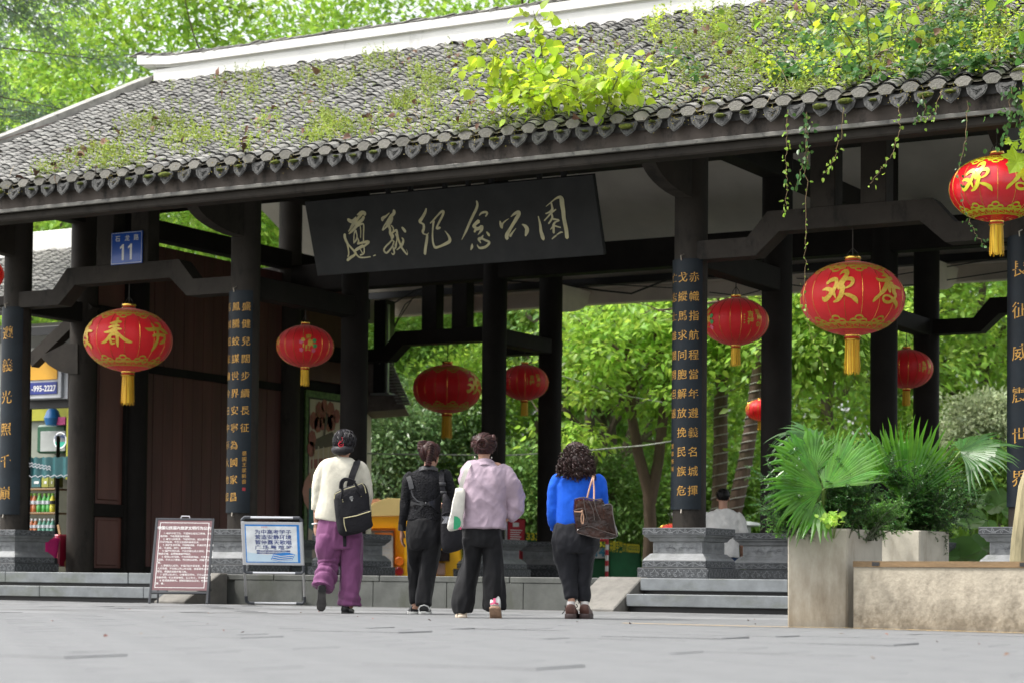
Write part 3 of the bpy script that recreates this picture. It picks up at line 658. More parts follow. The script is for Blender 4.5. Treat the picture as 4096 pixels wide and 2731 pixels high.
# cord-wound trunks right of the third column
def wound_trunk(label, pts, rs, dist, fol, seed, cord=True):
    base = at(pts[0][0], 1345, D=dist); base[2] = -.05
    t = thing('park_tree', label, 'tree', tuple(base)); Pp = [Vector(at(u, v, D=dist)) for u, v in pts]
    mb = MB(); mb.tube(Pp, rs, 10, cap=False); rng = np.random.default_rng(seed)
    for k in range(6): limb(mb, rng, Pp[-1], (rng.normal(), rng.normal(), .8), 2.2, rs[-1]*.5, 1)
    obj('trunk', mb, BARK_R, t, smooth=True, autosmooth=60)
    if cord:
        c_ = []; N_ = 26*16
        for i in range(N_):
            s_ = i/N_*(len(Pp)-1.001); a = int(s_); p = Pp[a].lerp(Pp[a+1], s_-a); r_ = rs[a]+(rs[a+1]-rs[a])*(s_-a); an = 2*PI*26*i/N_; c_.append(p+Vector((math.cos(an)*r_*1.07, math.sin(an)*r_*1.07, 0)))
        obj('cord_winding', MB().tube(c_, .012, 4), M('pale_cord', (.35, .34, .3), .8), t)
    V, F = clumps(rng, np.array(at(fol[0], fol[1], D=dist)), fol[2], fol[3], 50, .4, .17, .1, six=False); link('crown', npmesh('crown', V-base, F, LF_BRIGHT), t); return t
wound_trunk('straight trunk wound with pale cord between the third column and the man', [(1652, 1330), (1650, 1180), (1655, 1050), (1655, 940), (1660, 820), (1668, 700)], [.15, .14, .14, .13, .12, .1], 40, (1690, 690, (1.6, 1.4, 1.2), 110), 51)
wound_trunk('mossy trunk leaning right behind the man in white', [(1672, 1330), (1685, 1180), (1712, 1060), (1728, 960), (1740, 860), (1760, 700)], [.15, .14, .13, .12, .11, .08], 38, (1880, 760, (1.4, 1.2, .9), 100), 52)
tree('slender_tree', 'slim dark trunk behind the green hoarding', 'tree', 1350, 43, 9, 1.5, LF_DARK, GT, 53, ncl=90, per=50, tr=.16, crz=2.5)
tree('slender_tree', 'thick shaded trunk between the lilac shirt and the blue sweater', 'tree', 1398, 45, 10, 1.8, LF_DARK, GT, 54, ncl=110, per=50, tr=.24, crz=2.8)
# drooping dark conifer behind the centre bay
rng = np.random.default_rng(61); base = at(1400, 1345, D=48); base[2] = -.05
t = thing('weeping_conifer', 'dark conifer with hanging sprays behind the centre bay', 'tree', tuple(base), GT)
mb = MB(); mb.tube([(base[0], base[1], 0), (base[0], base[1], 6)], [.2, .05], 8); parts = []
for k in range(44):
    c_ = np.array(at(1420+rng.normal()*85, 1000+rng.normal()*95, D=48+rng.normal()*.8)); n = 170
    s_ = rng.random((n, 1)); P = c_+np.array([0, 0, -.9])*s_+rng.normal(size=(n, 3))*.1*(1+s_)
    parts.append(leaves_np(P, np.array([0, 0, -1.])+rng.normal(size=(n, 3))*.35, rng.normal(size=(n, 3)), .16+.1*rng.random(n), np.full(n, .03)))
obj('trunk', mb, BARK, t); V, F = join_np(parts); link('crown', npmesh('crown', V-base, F, LF_MID), t)
# big round leaves at the far right
rng = np.random.default_rng(71)
BIGL = leafmat('leaf_big', (.12, .24, .06), (.35, 1.3), .4, .25)
def big_leaf(c_, r, nrm, up_):
    mb = MB(); N = Vector(nrm).normalized(); A = Vector(up_); A = (A-N*A.dot(N)).normalized(); B = A.cross(N); n = 20; C0 = Vector(c_)
    rings = []
    for q in (.0, .35, .7, 1.):
        rings.append([C0+(A*math.cos(2*PI*i/n)+B*math.sin(2*PI*i/n))*r*q*(1+(.06*math.sin(6*2*PI*i/n) if q > .9 else 0))*(.8+.2*math.cos(2*PI*i/n))+N*r*(.18*(q**2)+(.05*math.sin(9*2*PI*i/n)*q)) for i in range(n)])
    mb.loft(rings, cap=False); return mb
for k, (u, v, r_, nn, dd, lb) in enumerate(((2208, 1278, .34, (.2, -.75, .6), 31, 'low broad round leaves lying in front of the far hedge'), (2290, 1160, .27, (-.3, -.9, .35), 33, 'upright round leaf cluster beside the fourth column'), (2235, 1200, .25, (.1, -.8, .55), 33.5, 'pale round leaves behind the potted shrub'), (2262, 1255, .25, (.4, -.6, .6), 31.5, 'small sunlit round leaves beside the fourth stone base'))):
    b_ = at(u, v, D=dd); t = thing('butterbur_plant', lb, 'plant', (b_[0], b_[1], 0), 'big leaved plants by the far hedge')
    obj('leaf', big_leaf(b_, r_, nn, (0, 0, 1)), BIGL, t, smooth=True); obj('leaf', big_leaf(b_+np.array([.2, .15, -.12]), r_*.8, (nn[0]+.5, nn[1], nn[2]+.2), (.3, 0, 1)), BIGL, t, smooth=True); obj('leaf', big_leaf(b_+np.array([-.22, .12, .04]), r_*.75, (nn[0]-.5, nn[1], nn[2]+.3), (-.2, 0, 1)), BIGL, t, smooth=True)
    m = MB()
    for q in ((0, 0, 0), (.2, .15, -.12), (-.22, .12, .04)): m.tube([(b_[0], b_[1]+.1, 0), tuple(b_+np.array(q))], [.018, .01], 5)
    obj('stalk', m, LF_MID, t)
# ------------------------------------------------------------------ lanterns
SILK = M('lantern_silk', (.86, .016, .024), .5, .08, 3, sheen=.3, trans=(.35, 1.0, .5))
SATIN = M('lantern_satin', (.72, .014, .024), .22, .1, 3, spec=.9, stretch=(1, 1, .1), bump=.08, bscale=30, trans=(.2, 1.0, .5))
GOLD = M('gold_print', (.62, .40, .05), .45, .2, 60, metal=.25)
GOLD_L = M('gold_foil', (.8, .5, .1), .22, .25, 25, metal=.9)
LIMEG = M('lime_gold_print', (.55, .52, .02), .4, .12, 30)
TASSEL = M('tassel_thread', (.75, .45, .02), .6, .3, 3, stretch=(60, 60, 1), island=.25)
CORD = M('hanging_cord', (.04, .035, .03), .8)
PINK = M('pink_print', (.7, .12, .2), .6, .2, 20); GREENP = M('green_print', (.05, .3, .08), .6, .2, 20)
# brush characters of the large lanterns, traced in (x, y, width); each with its lantern centre and half width
CH_HUAN = [[(385,490,40),(420,455,50),(470,440,60),(500,455,50),(500,510,45),(480,570,50),(440,630,55),(400,680,55),(355,700,60),(330,668,12)],[(335,578,12),(380,565,40),(430,580,55),(470,620,45),(500,695,14)],[(530,385,10),(560,340,40),(610,330,70),(635,355,60),(610,420,65),(575,480,75),(545,540,70),(535,580,20)],[(590,445,60),(650,440,50),(700,445,60),(715,480,50),(690,530,35),(640,560,25),(600,570,10)],[(590,540,60),(580,600,60),(560,670,60),(520,720,45),(470,740,20)],[(595,640,10),(650,655,45),(710,680,50),(750,715,60),(780,765,15)]]
CH_DU = [[(1150,320,10),(1190,350,40),(1225,380,40)],[(1125,388,8),(1180,378,30),(1235,385,20)],[(1025,418,10),(1050,445,40),(1120,450,40),(1200,425,45),(1265,400,40)],[(1200,440,70),(1150,510,60),(1110,580,60),(1050,650,40),(1000,700,45),(970,740,20)],[(1180,520,70),(1190,600,40)],[(1225,480,60),(1240,540,60),(1245,610,60)],[(1150,530,40),(1250,520,45),(1340,535,20)],[(1250,610,50),(1270,640,35),(1230,700,40),(1180,735,35),(1120,725,35),(1095,685,30),(1120,655,25),(1180,655,25),(1230,690,40),(1270,720,50),(1305,760,40),(1300,805,15)]]
CH_CHUN = [[(470,410,12),(520,405,40),(580,385,45),(640,390,40)],[(550,345,12),(580,330,35),(575,400,40),(560,480,55),(545,540,50)],[(470,475,30),(540,450,40),(620,450,30)],[(410,545,20),(470,540,40),(560,500,45),(655,500,25)],[(560,480,60),(520,560,50),(470,630,45),(420,680,40),(365,700,15)],[(570,530,50),(620,580,40),(690,640,45),(750,675,50),(812,690,20)],[(500,610,30),(495,660,35),(520,715,40)],[(520,590,25),(580,580,40),(600,620,45),(600,700,45),(605,755,20)],[(510,650,20),(560,655,25)],[(510,715,25),(560,705,25)]]
CH_JIE = [[(980,470,10),(1040,490,50),(1120,475,45),(1200,460,40),(1260,490,50),(1305,520,15)],[(1090,390,15),(1110,440,40),(1110,480,30)],[(1150,375,15),(1190,380,35),(1220,410,40),(1190,470,25)],[(1090,580,30),(1130,560,40),(1200,550,40),(1250,560,40),(1255,600,40),(1230,650,45),(1190,680,15)],[(1160,480,40),(1160,560,45),(1150,650,45),(1130,720,50),(1105,790,30)]]
def flat_char(st, cx, cy, hw):
    """tracing on the round body -> flat (angle, height) coordinates about the character's own middle"""
    out = [[(math.asin(max(-.98, min(.98, (x-cx)/hw))), (cy-y)/hw, w_/hw/max(.35, math.cos(math.asin(max(-.98, min(.98, (x-cx)/hw)))))**.5) for x, y, w_ in s] for s in st]
    a = [p[0] for s in out for p in s]; m_ = (min(a)+max(a))/2; return [[(p[0]-m_, -p[1], p[2]) for p in s] for s in out]
CHARS = [flat_char(CH_HUAN, 750, 615, 690), flat_char(CH_DU, 750, 615, 690), flat_char(CH_CHUN, 725, 590, 655), flat_char(CH_JIE, 725, 590, 655)]
def lantern(label, c_, R_, H_, kind, turn=0, cord_to=None, group='red festival lanterns', body=None, gold=None, rib=18):
    """c_ centre of the body, R_ half width, H_ half height"""
    c_ = np.array(c_); t = thing('red_lantern', label, 'lantern', tuple(c_), group); gold = gold or GOLD
    def rad(q): return R_*(max(1-abs(q)**2.15, 0))**.52
    rc = R_*.15
    prof = [(max(rad(-1+2*i/24), rc), H_*(-1+2*i/24)) for i in range(25)]
    mb = MB(); nn = rib*4; rings = []
    for r_, z in prof:
        rings.append([(c_[0]+r_*(1-.012*abs(math.sin(rib*PI*i/nn)))*math.cos(2*PI*i/nn), c_[1]+r_*(1-.012*abs(math.sin(rib*PI*i/nn)))*math.sin(2*PI*i/nn), c_[2]+z) for i in range(nn)])
    mb.loft(rings); obj('body', mb, body or SILK, t, smooth=True, autosmooth=70)
    az0 = math.atan2(-c_[1], -c_[0])+turn      # angle that faces the square in front
    def S(a, q, off=.004):
        """point on the skin: a = angle to the right of the front, q = height in half widths"""
        zz = max(-.985, min(.985, q*R_/H_)); r_ = max(rad(zz), rc)+off; an = az0+a
        return Vector((c_[0]+r_*math.cos(an), c_[1]+r_*math.sin(an), c_[2]+zz*H_))
    ribm = MB()
    for k in range(rib):
        a = az0+2*PI*(k+.5)/rib; ribm.tube([(c_[0]+(max(rad(q), rc)+.001)*math.cos(a), c_[1]+(max(rad(q), rc)+.001)*math.sin(a), c_[2]+q*H_) for q in np.linspace(-.96, .96, 17)], .0022, 4, cap=False)
    obj('rib', ribm, GOLD_L, t)
    def cap(z0, z1, nm):
        m = MB(); h = z1-z0
        m.mi = 0; m.lathe([(rc*1.05, z0), (rc*1.12, z0+h*.15), (rc*1.05, z0+h*.3), (rc*1.0, z0+h*.36)], c_, 20)
        m.mi = 1; m.lathe([(rc*.98, z0+h*.36), (rc*.98, z0+h*.56)], c_, 20); m.mi = 0; m.lathe([(rc*1.05, z0+h*.56), (rc*1.1, z0+h*.75), (rc*1.05, z1)], c_, 20)
        obj(nm, m, [GOLD_L, SILK], t, smooth=True)
    cap(H_*.97, H_*1.13, 'top_cap'); cap(-H_*1.13, -H_*.97, 'bottom_collar')
    ts = MB(); rr = random.Random(int(abs(c_[0]*77))); TL = H_*(.95 if kind != 'small' else .78)
    ts.lathe([(rc*.7, -H_*1.1), (rc*.78, -H_*1.1-TL*.93)], c_, 12)
    for k in range(90):
        a = 2*PI*rr.random(); r0 = rc*(.82+.15*rr.random()); r1 = rc*(.9+.22*rr.random()); L_ = TL*(.86+.16*rr.random()); d = .008
        p0 = Vector((c_[0]+r0*math.cos(a), c_[1]+r0*math.sin(a), c_[2]-H_*1.1)); p1 = Vector((c_[0]+r1*math.cos(a+.05), c_[1]+r1*math.sin(a+.05), c_[2]-H_*1.1-L_)); n_ = Vector((-math.sin(a), math.cos(a), 0))*d*.5
        ts.add([p0-n_, p0+n_, p1+n_, p1-n_], [(0, 1, 2, 3)])
    obj('tassel', ts, TASSEL, t)
    if cord_to is not None:
        top = c_[2]+H_*1.1; z1 = cord_to; m = MB(); m.tube([(c_[0], c_[1], top), (c_[0], c_[1], z1)], .006, 5)
        for s_ in (-1, 1): m.tube([(c_[0]+s_*rc*.8, c_[1], top), (c_[0]+s_*rc*.7, c_[1], top+.05), (c_[0], c_[1], top+.11)], .004, 4)
        obj('cord', m, CORD, t)
    def smap(mb2, out): out.v.extend(tuple(p) for p in mb2)
    def char_obj(st, a0, q0, sc=1.):
        m = MB(); strokes(m, st, Matrix.Identity(4)); m2 = MB(); m2.add([S(a0+p[0]*sc, q0-p[1]*sc, .005+p[2]*4) for p in m.v], m.f); obj('character', m2, gold, t)
    if kind == 'big':
        for k in range(4): char_obj(CHARS[k], -.27+1.0*k, 0)
        for sgn in (-1, 1):
            m = MB()
            qb = .36*H_/R_/.36*.0+sgn*.455
            def ring(q, wd, n=72): m.add([S(2*PI*i/n, q+s_*wd/2, .003) for i in range(n+1) for s_ in (-1, 1)], [(2*i, 2*i+1, 2*i+3, 2*i+2) for i in range(n)])
            ring(sgn*.535, .026); ring(sgn*.622, .012)
            for k in range(11):
                a = 2*PI*(k+.25)/11
                for dx, dy, rr_ in ((-.1, -.02, .055), (.1, -.02, .055), (0, .035, .06)):
                    pts = [(a+(dx+rr_*1.25*math.cos(u_))*1.35, sgn*(.50-dy-rr_*math.sin(u_)*.8)) for u_ in np.linspace(-.3, 2*PI-.6, 11)]
                    m.add([S(p[0]+e*.028*math.cos(u_), p[1]-sgn*e*.028*math.sin(u_), .0035) for p, u_ in zip(pts, np.linspace(-.3, 2*PI-.6, 11)) for e in (-.8, .4)], [(2*i, 2*i+1, 2*i+3, 2*i+2) for i in range(10)])
            for k in range(26):                                    # key pattern
                a0, da = 2*PI*k/26, 2*PI/26
                for (xa, qa), (xb, qb2) in (((.05, .555), (.05, .605)), ((.05, .605), (.75, .605)), ((.75, .605), (.75, .575)), ((.75, .575), (.35, .575)), ((.35, .555), (.98, .555))):
                    A_, B_ = (a0+xa*da, sgn*qa), (a0+xb*da, sgn*qb2); hw_ = .006
                    if abs(qa-qb2) > 1e-4: m.add([S(A_[0]-hw_*2.2, A_[1], .0035), S(A_[0]+hw_*2.2, A_[1], .0035), S(B_[0]+hw_*2.2, B_[1], .0035), S(B_[0]-hw_*2.2, B_[1], .0035)], [(0, 1, 2, 3)])
                    else: m.add([S(A_[0], A_[1]-hw_, .0035), S(B_[0], B_[1]-hw_, .0035), S(B_[0], B_[1]+hw_, .0035), S(A_[0], A_[1]+hw_, .0035)], [(0, 1, 2, 3)])
            obj('cloud_band', m, gold, t)
    else:
        def word(ch, a0, q0, sc, mat=None):
            g_ = text_mb(ch, sc, .03); m2 = MB().add([S(a0+p[0], q0+p[1], .005) for p in g_.v], g_.f); obj('character', m2, mat or gold, t)
        for k in range(4):
            a0 = 2*PI*k/4
            if k % 2 == 0:
                for ch, dx, dq in (('家', .02, .2), ('業', .08, .0), ('興', .0, -.17)): word(ch, a0+dx, dq, .21)
                for dx, dq, mt in ((-.18, .12, gold), (-.24, .05, PINK), (.22, .1, GREENP), (.24, -.08, GREENP), (-.24, -.22, PINK), (.2, -.24, PINK)):
                    m = MB(); 
                    for b_ in range(5):
                        an = 2*PI*b_/5; m.add([S(a0+dx, dq, .005)]+[S(a0+dx+.045*math.cos(an)+.035*math.cos(u_), dq+.045*math.sin(an)+.035*math.sin(u_), .0055) for u_ in np.linspace(0, 2*PI, 7)[:-1]], [(0, i+1, (i+1) % 6+1) for i in range(6)])
                    obj('flower_print', m, mt, t)
                m = MB(); m.add([S(a0-.16-.02*e, .0-.05*i, .005) for i in range(4) for e in (-1, 1)], [(2*i, 2*i+1, 2*i+3, 2*i+2) for i in range(3)]); obj('ribbon_print', m, gold, t)
            else:
                for ch, dx, dq, sz in (('吉', -.06, .12, .2), ('祥', -.06, -.1, .22), ('如', .2, .2, .18), ('意', .24, .03, .18)): word(ch, a0+dx, dq, sz)
                m = MB()
                for rr_ in (.07, .045): m.add([S(a0+.22+r2*math.cos(u_), -.16+r2*1.1*math.sin(u_), .005) for u_ in np.linspace(0, 2*PI, 15) for r2 in (rr_, rr_-.014)], [(2*i, 2*i+1, 2*i+3, 2*i+2) for i in range(14)])
                obj('seal_print', m, gold, t)
                for dq in (.1, .02, -.06, -.14): obj('dot_print', MB().add([S(a0-.26+.025*math.cos(u_), dq+.025*math.sin(u_), .005) for u_ in np.linspace(0, 2*PI, 7)[:-1]], [(0, 1, 2, 3, 4, 5)]), gold, t)
    return t
lantern('large red lantern with two gold brush characters under the blue street sign', at(295, 781, Y=Y1), .575, .415, 'big', -.99-1.02, 4.17)
lantern('large red lantern with two gold characters hanging in front of the right bay', at(1958, 686, Y=Y1), .56, .40, 'big', .02, 4.17)
lantern('shiny satin lantern with lime gold characters hanging high at the eave', at(2289, 434, Y=20.75), .46, .325, 'big', -.17, 4.8, body=SATIN, gold=LIMEG, rib=16)
lantern('large shaded lantern in the rear centre opening with one character at its edge', at(1027, 893, Y=Y4), .565, .40, 'big', 1.22, 4.17)
lantern('small lantern with flower print before the dark board wall', at(701, 795, Y=23.3), .38, .28, 'small', .1, 3.88)
lantern('small dim lantern between the two rear centre columns', at(1205, 878, Y=29.2), .375, .28, 'small', -1.2, 3.9)
lantern('small lantern with blessing words right of the third couplet board', at(1690, 739, Y=23.3), .385, .28, 'small', -1.05, 3.88)
lantern('small lantern half hidden behind the rear right columns', at(2082, 847, Y=29.2), .375, .28, 'small', -.8, 3.9)
lantern('tiny bright lantern out in the park behind the mossy leaning trunk', at(1745, 941, D=36.5), .24, .18, 'small', .4, 3.6)
lantern('red lantern cut by the left picture edge beside the first column', at(-46, 630, Y=22.3), .33, .25, 'small', .5, 4.4)
lantern('flat red lantern low behind the third stone base', at(1540, 1216, D=37), .2, .1, 'small', .3, 2.0)

# ------------------------------------------------------------------ couplet boards
BOARD = M('couplet_board_blueblack', (.010, .016, .022), .5, .35, 2.5, bump=.05, bscale=30, spec=.25, stain=((.035, .05, .065), 3, .58, .7, (1, 1, .25)))
CGOLD = M('carved_gold', (.55, .30, .055), .45, .25, 30, metal=.2)
def couplet(label, x, cols, sig=None, big=False, seal=False):
    ztop, zbot = 3.932, 1.129; ra = .207; y0 = Y1
    t = thing('couplet_board', label, 'couplet board', (x, Y1-.2, zbot), 'couplet boards on the front columns')
    A_ = np.linspace(-1.12, 1.12, 17); mb = MB(); vs = []
    P_ = lambda a, r_, z: (x+r_*math.sin(a), y0-r_*math.cos(a), z)
    ring = lambda z: [P_(a, ra, z) for a in A_]+[P_(a, ra-.017, z) for a in A_[::-1]]
    mb.loft([ring(zbot), ring(ztop)]); obj('panel', mb, BOARD, t, smooth=True, autosmooth=40)
    def glyph(ch, a0, z0, sz, mat=CGOLD):
        g_ = text_mb(ch, sz*.92, .0); sk = .08
        obj('character', MB().add([P_(a0+p[0]/ra, ra+.003, z0+p[1]+p[0]*sk) for p in g_.v], g_.f), mat, t)
    for a0, chars, z0, sp, sz in cols:
        for k, ch in enumerate(chars): glyph(ch, a0, ztop-z0-k*sp, sz)
    if sig: 
        for k, ch in enumerate(sig[1]): glyph(ch, sig[0], ztop-sig[2]-k*sig[3], sig[4])
    if seal:
        a0, z0 = sig[0], ztop-sig[2]-len(sig[1])*sig[3]-.02; obj('seal', MB().add([P_(a0+dx/ra, ra+.003, z0+dz) for dx, dz in ((-.02, -.02), (.02, -.02), (.02, .02), (-.02, .02))], [(0, 1, 2, 3)]), M('seal_red', (.35, .02, .03), .6), t)
    hk = MB(); hk.tube([(x-.02, y0-ra-.005, ztop-.02), (x-.02, y0-ra-.02, ztop+.03), (x+.0, y0-ra+.02, ztop+.05)], .007, 5); hk.tube([(x, y0-ra, zbot+.0), (x, y0-ra-.01, zbot-.04), (x, y0-ra+.02, zbot-.045)], .008, 5)
    obj('hook', hk, M('hook_metal', (.4, .36, .3), .4, metal=.7), t); return t
couplet('blue black couplet board with six large gold characters on the first column', X1, [(.06, '遵義光照千巔', .37, .432, .2)], big=True)
couplet('couplet board of three gold text columns and a red seal on the second column', X2, [(.72, '盛健兒闊步續長征', .215, .218, .128), (.05, '鳳騰蛟謀世界安寧為國家昌', .215, .218, .13), (-.6, '芳國昭業績今日中華大地起', .215, .218, .125)], (.72, '晏園王家新書', 2.06, .071, .065), seal=True)
couplet('black couplet board of three gold text columns on the third column', X3, [(.62, '赤幟指航程當年遵義名城揮', .22, .2165, .13), (-.02, '戈縱馬求同胞解放挽民族危', .22, .2165, .13), (-.66, '亡志士雄關開坦道', .22, .2165, .125)], (-.72, '謝尊脩撰', 2.1, .085, .07))
couplet('couplet board with large gold characters on the fourth column at the picture edge', X4, [(-.1, '長征威震世界', .36, .432, .2)], big=True)

# ------------------------------------------------------------------ name board over the centre bay
NB = M('name_board_black', (.02, .021, .021), .6, .3, 2.2, spec=.25, bump=.04, bscale=12, stain=((.016, .017, .018), 2, .5, .8, (1, 1, 1)))
NGOLD = M('engraved_gold', (.42, .39, .24), .5, .2, 8, stain=((.5, .44, .2), 10, .5, .7, (1, 1, 1)))
CAL_A = [[(250,370,55),(290,400,70),(340,400,60),(400,320,14)],[(420,285,20),(500,240,60),(560,255,70),(560,290,40)],[(500,260,70),(450,330,50),(400,390,60),(340,470,60),(290,550,35),(255,595,14)],[(545,320,50),(520,370,60),(450,430,60),(400,480,70)],[(430,470,60),(350,560,50),(300,610,40),(265,640,20)],[(440,480,50),(530,450,30),(545,520,28),(540,650,24),(540,780,24)],[(480,500,20),(490,600,18),(485,715,14)],[(400,580,40),(370,620,24),(360,720,24),(360,820,18)],[(400,600,30),(420,680,26),(400,760,30),(370,800,24)],[(420,700,24),(450,780,36),(430,830,30)],[(430,830,30),(540,800,44),(640,790,50),(570,860,36),(480,910,24),(400,960,24)],[(530,850,28),(460,890,28),(400,930,30),(370,985,40)],[(545,860,26),(555,940,26),(545,1010,26),(480,1040,30)],[(480,930,20),(520,1000,20)],[(190,650,50),(195,720,55),(240,820,45),(300,890,34),(370,970,40),(420,1040,30),(470,1080,30),(560,1085,24),(670,1070,24)],[(240,830,40),(255,920,30),(265,1010,28),(250,1070,30)],[(240,1135,50),(300,1085,50),(370,1040,40),(400,990,34)],[(725,1055,14),(765,1040,26)]]
CAL_B = [[(1025,250,14),(960,310,36),(900,350,60),(895,390,46)],[(1110,205,60),(1115,250,60),(1060,310,60),(1000,400,50),(930,490,24),(900,570,34)],[(1075,330,60),(1050,400,70),(1010,460,60),(950,530,30),(900,570,30)],[(1010,470,60),(1040,560,50),(1040,630,50),(1080,680,80),(1070,730,40)],[(1060,480,24),(1100,530,28),(1100,600,26),(1070,640,24)],[(1060,640,40),(1120,590,34),(1160,570,40),(1175,640,44),(1195,740,40),(1230,830,40),(1260,900,40),(1310,970,34),(1360,1030,26),(1365,980,12),(1345,935,6)],[(1140,640,20),(1170,720,24),(1160,800,24),(1130,860,20)],[(1080,750,30),(1030,810,30),(960,880,30),(925,950,34),(970,1000,34),(1030,950,30),(1080,880,26),(1110,800,26),(1090,760,26)],[(1120,780,24),(1090,860,26),(1110,940,36),(1120,1000,30),(1095,1030,24),(1070,1000,16)],[(1160,790,30),(1150,880,36),(1120,930,30)],[(1265,715,24),(1290,760,40),(1270,840,50),(1230,890,36),(1165,945,12)],[(1265,520,34),(1300,560,56),(1330,600,50)]]
CAL_C = [[(1720,165,24),(1700,240,50),(1650,330,54),(1600,410,60),(1640,445,30),(1670,470,46),(1675,540,50),(1655,600,50),(1680,645,26),(1740,650,20),(1765,620,6)],[(1740,660,40),(1730,760,54),(1710,880,54),(1695,1020,50)],[(1795,440,20),(1850,390,30),(1920,310,30),(2000,230,40),(2045,220,46),(2030,290,44),(1980,390,40),(1940,470,36),(1915,540,36),(1960,530,46),(1985,520,30)],[(1860,400,50),(1850,480,36),(1840,600,30),(1840,730,34),(1855,830,36),(1890,895,50),(1970,880,40),(2060,840,50),(2150,790,60),(2165,740,56),(2130,660,36),(2070,585,8)]]
CAL_D = [[(410,215,36),(425,280,46),(400,370,50),(340,490,50),(270,640,46),(210,780,40),(130,940,10)],[(460,485,14),(500,440,36),(570,420,40),(610,440,40),(580,500,24)],[(450,590,70),(400,630,60),(350,690,50),(400,720,50),(370,790,40)],[(400,740,60),(470,720,60),(510,690,60),(500,760,50),(435,845,10)],[(600,795,26),(635,840,50),(650,865,30)],[(535,850,14),(500,910,50),(450,930,50),(490,1000,20)],[(520,920,40),(580,950,40),(650,990,44),(600,1060,44),(530,1090,46),(460,1090,40),(420,1035,16)],[(325,1015,14),(325,1070,50),(300,1130,16)]]
CAL_E = [[(850,590,20),(865,650,56),(885,715,40),(900,640,30),(960,580,20),(1015,545,8)],[(1055,510,8),(1110,460,40),(1190,420,60),(1210,450,66),(1160,540,70),(1100,640,60),(1040,740,60),(980,850,76),(980,920,70)],[(1040,870,50),(1090,800,30),(1150,725,10)],[(1265,650,14),(1320,680,60),(1360,740,80),(1350,800,70),(1330,865,30)]]
CAL_F = [[(1570,500,20),(1590,580,34),(1610,680,50),(1620,780,60),(1650,880,76),(1665,930,60)],[(1715,315,10),(1800,245,20),(1900,165,30),(1980,140,60),(2010,180,90),(2020,280,90),(2040,400,80),(2050,520,76),(2075,650,76),(2100,780,74),(2110,900,76)],[(1815,250,30),(1830,320,40),(1830,380,50),(1770,425,30),(1710,450,20)],[(1900,370,24),(1850,410,30),(1810,440,30),(1750,510,26),(1685,580,24)],[(1820,450,34),(1835,520,40),(1800,590,34),(1765,635,28)],[(1850,550,36),(1910,560,30),(1960,575,30),(1890,610,30),(1860,660,50),(1860,740,46),(1860,810,44)],[(1860,680,40),(1800,745,12)],[(1890,680,30),(1990,710,24)],[(1920,845,20),(1990,800,30),(2030,800,20)],[(1830,925,20),(1870,890,30),(1910,860,26)]]
bl, br = np.array((-15.36, 21.93, 4.066)), np.array((-11.345, 21.93, 4.066)); hv = np.array((0, -.30, .885)); exb = (br-bl)/np.linalg.norm(br-bl); eyb = hv/np.linalg.norm(hv); nb_ = np.cross(exb, eyb)
nbt = thing('name_board', 'long black name board tilted forward with six gold brush characters under the eave', 'sign board', tuple((bl+br)/2))
wd_, ht_ = np.linalg.norm(br-bl), np.linalg.norm(hv)
cenb = (bl+br)/2+hv/2
obj('panel', MB().obox(cenb-nb_*.035, (exb, eyb, nb_), (wd_/2, ht_/2, .035), .008), NB, nbt)
def board_st(st, ox, oy):
    out = []
    for s in st:
        q = []
        for x, y, w_ in s:
            u, v = (ox+x*.21259)/KD, (oy+y*.21259)/KD
            r_ = at(u, v, D=1.)-EYEP; tt = np.dot(bl-EYEP, nb_)/np.dot(r_, nb_); p = EYEP+r_*tt-bl; q.append((p@exb, -(p@eyb), w_*.21259*tt/FPX*1.05))
        out.append(q)
    return out
TB = frame_map(bl+nb_*.004, exb, -eyb, nb_)
for st, ox, oy in ((CAL_A, 1340, 800), (CAL_B, 1340, 800), (CAL_C, 1340, 800), (CAL_D, 1820, 760), (CAL_E, 1820, 760), (CAL_F, 1820, 760)):
    obj('character', strokes(MB(), [[(x, y, w_) for x, y, w_ in s] for s in board_st(st, ox, oy)], frame_map(bl+nb_*.004, exb, -eyb, nb_)), NGOLD, nbt)
hg = MB()
for fx in (.3, .38, .5, .58, .66, .82, .9): p = bl+exb*wd_*fx+hv; hg.box((p[0]-.025, p[1]+.02, p[2]-.05), (p[0]+.025, p[1]+.07, p[2]+.35))
obj('hanger', hg, BLACK, nbt)

# ------------------------------------------------------------------ street number sign
BLUE = M('sign_blue', (.008, .075, .4), .3, .1, 3, coat=.3); WHITEP = M('white_print', (.78, .78, .76), .5, .06)
GREYP = M('print_grey', (.5, .52, .55), .5)
c_ = at(291.5, 570, Y=Y1-.14); t = thing('street_sign', 'blue house number sign with street name fixed to two short posts', 'street sign', tuple(c_))
pl = MB().box((c_[0]-.263, c_[1]-.008, c_[2]-.212), (c_[0]+.263, c_[1]+.008, c_[2]+.212), .004); obj('plate', pl, BLUE, t)
T = frame_map((c_[0], c_[1]-.0095, c_[2]), (1, 0, 0), (0, 0, 1), (0, -1, 0))
m = MB()
for (xa, za, xb, zb) in ((-.25, .198, .25, .203), (-.25, -.203, .25, -.198), (-.252, -.2, -.247, .2), (.247, -.2, .252, .2)): m.add([T@Vector((x, z, 0)) for x, z in ((xa, za), (xb, za), (xb, zb), (xa, zb))], [(0, 1, 2, 3)])
obj('border', m, WHITEP, t)
for ch, dx in zip('石龙路', (-.15, .01, .16)): obj('character', MB().merge(text_mb(ch, .085, .008), T@Matrix.Translation((dx, .122, 0))), WHITEP, t)
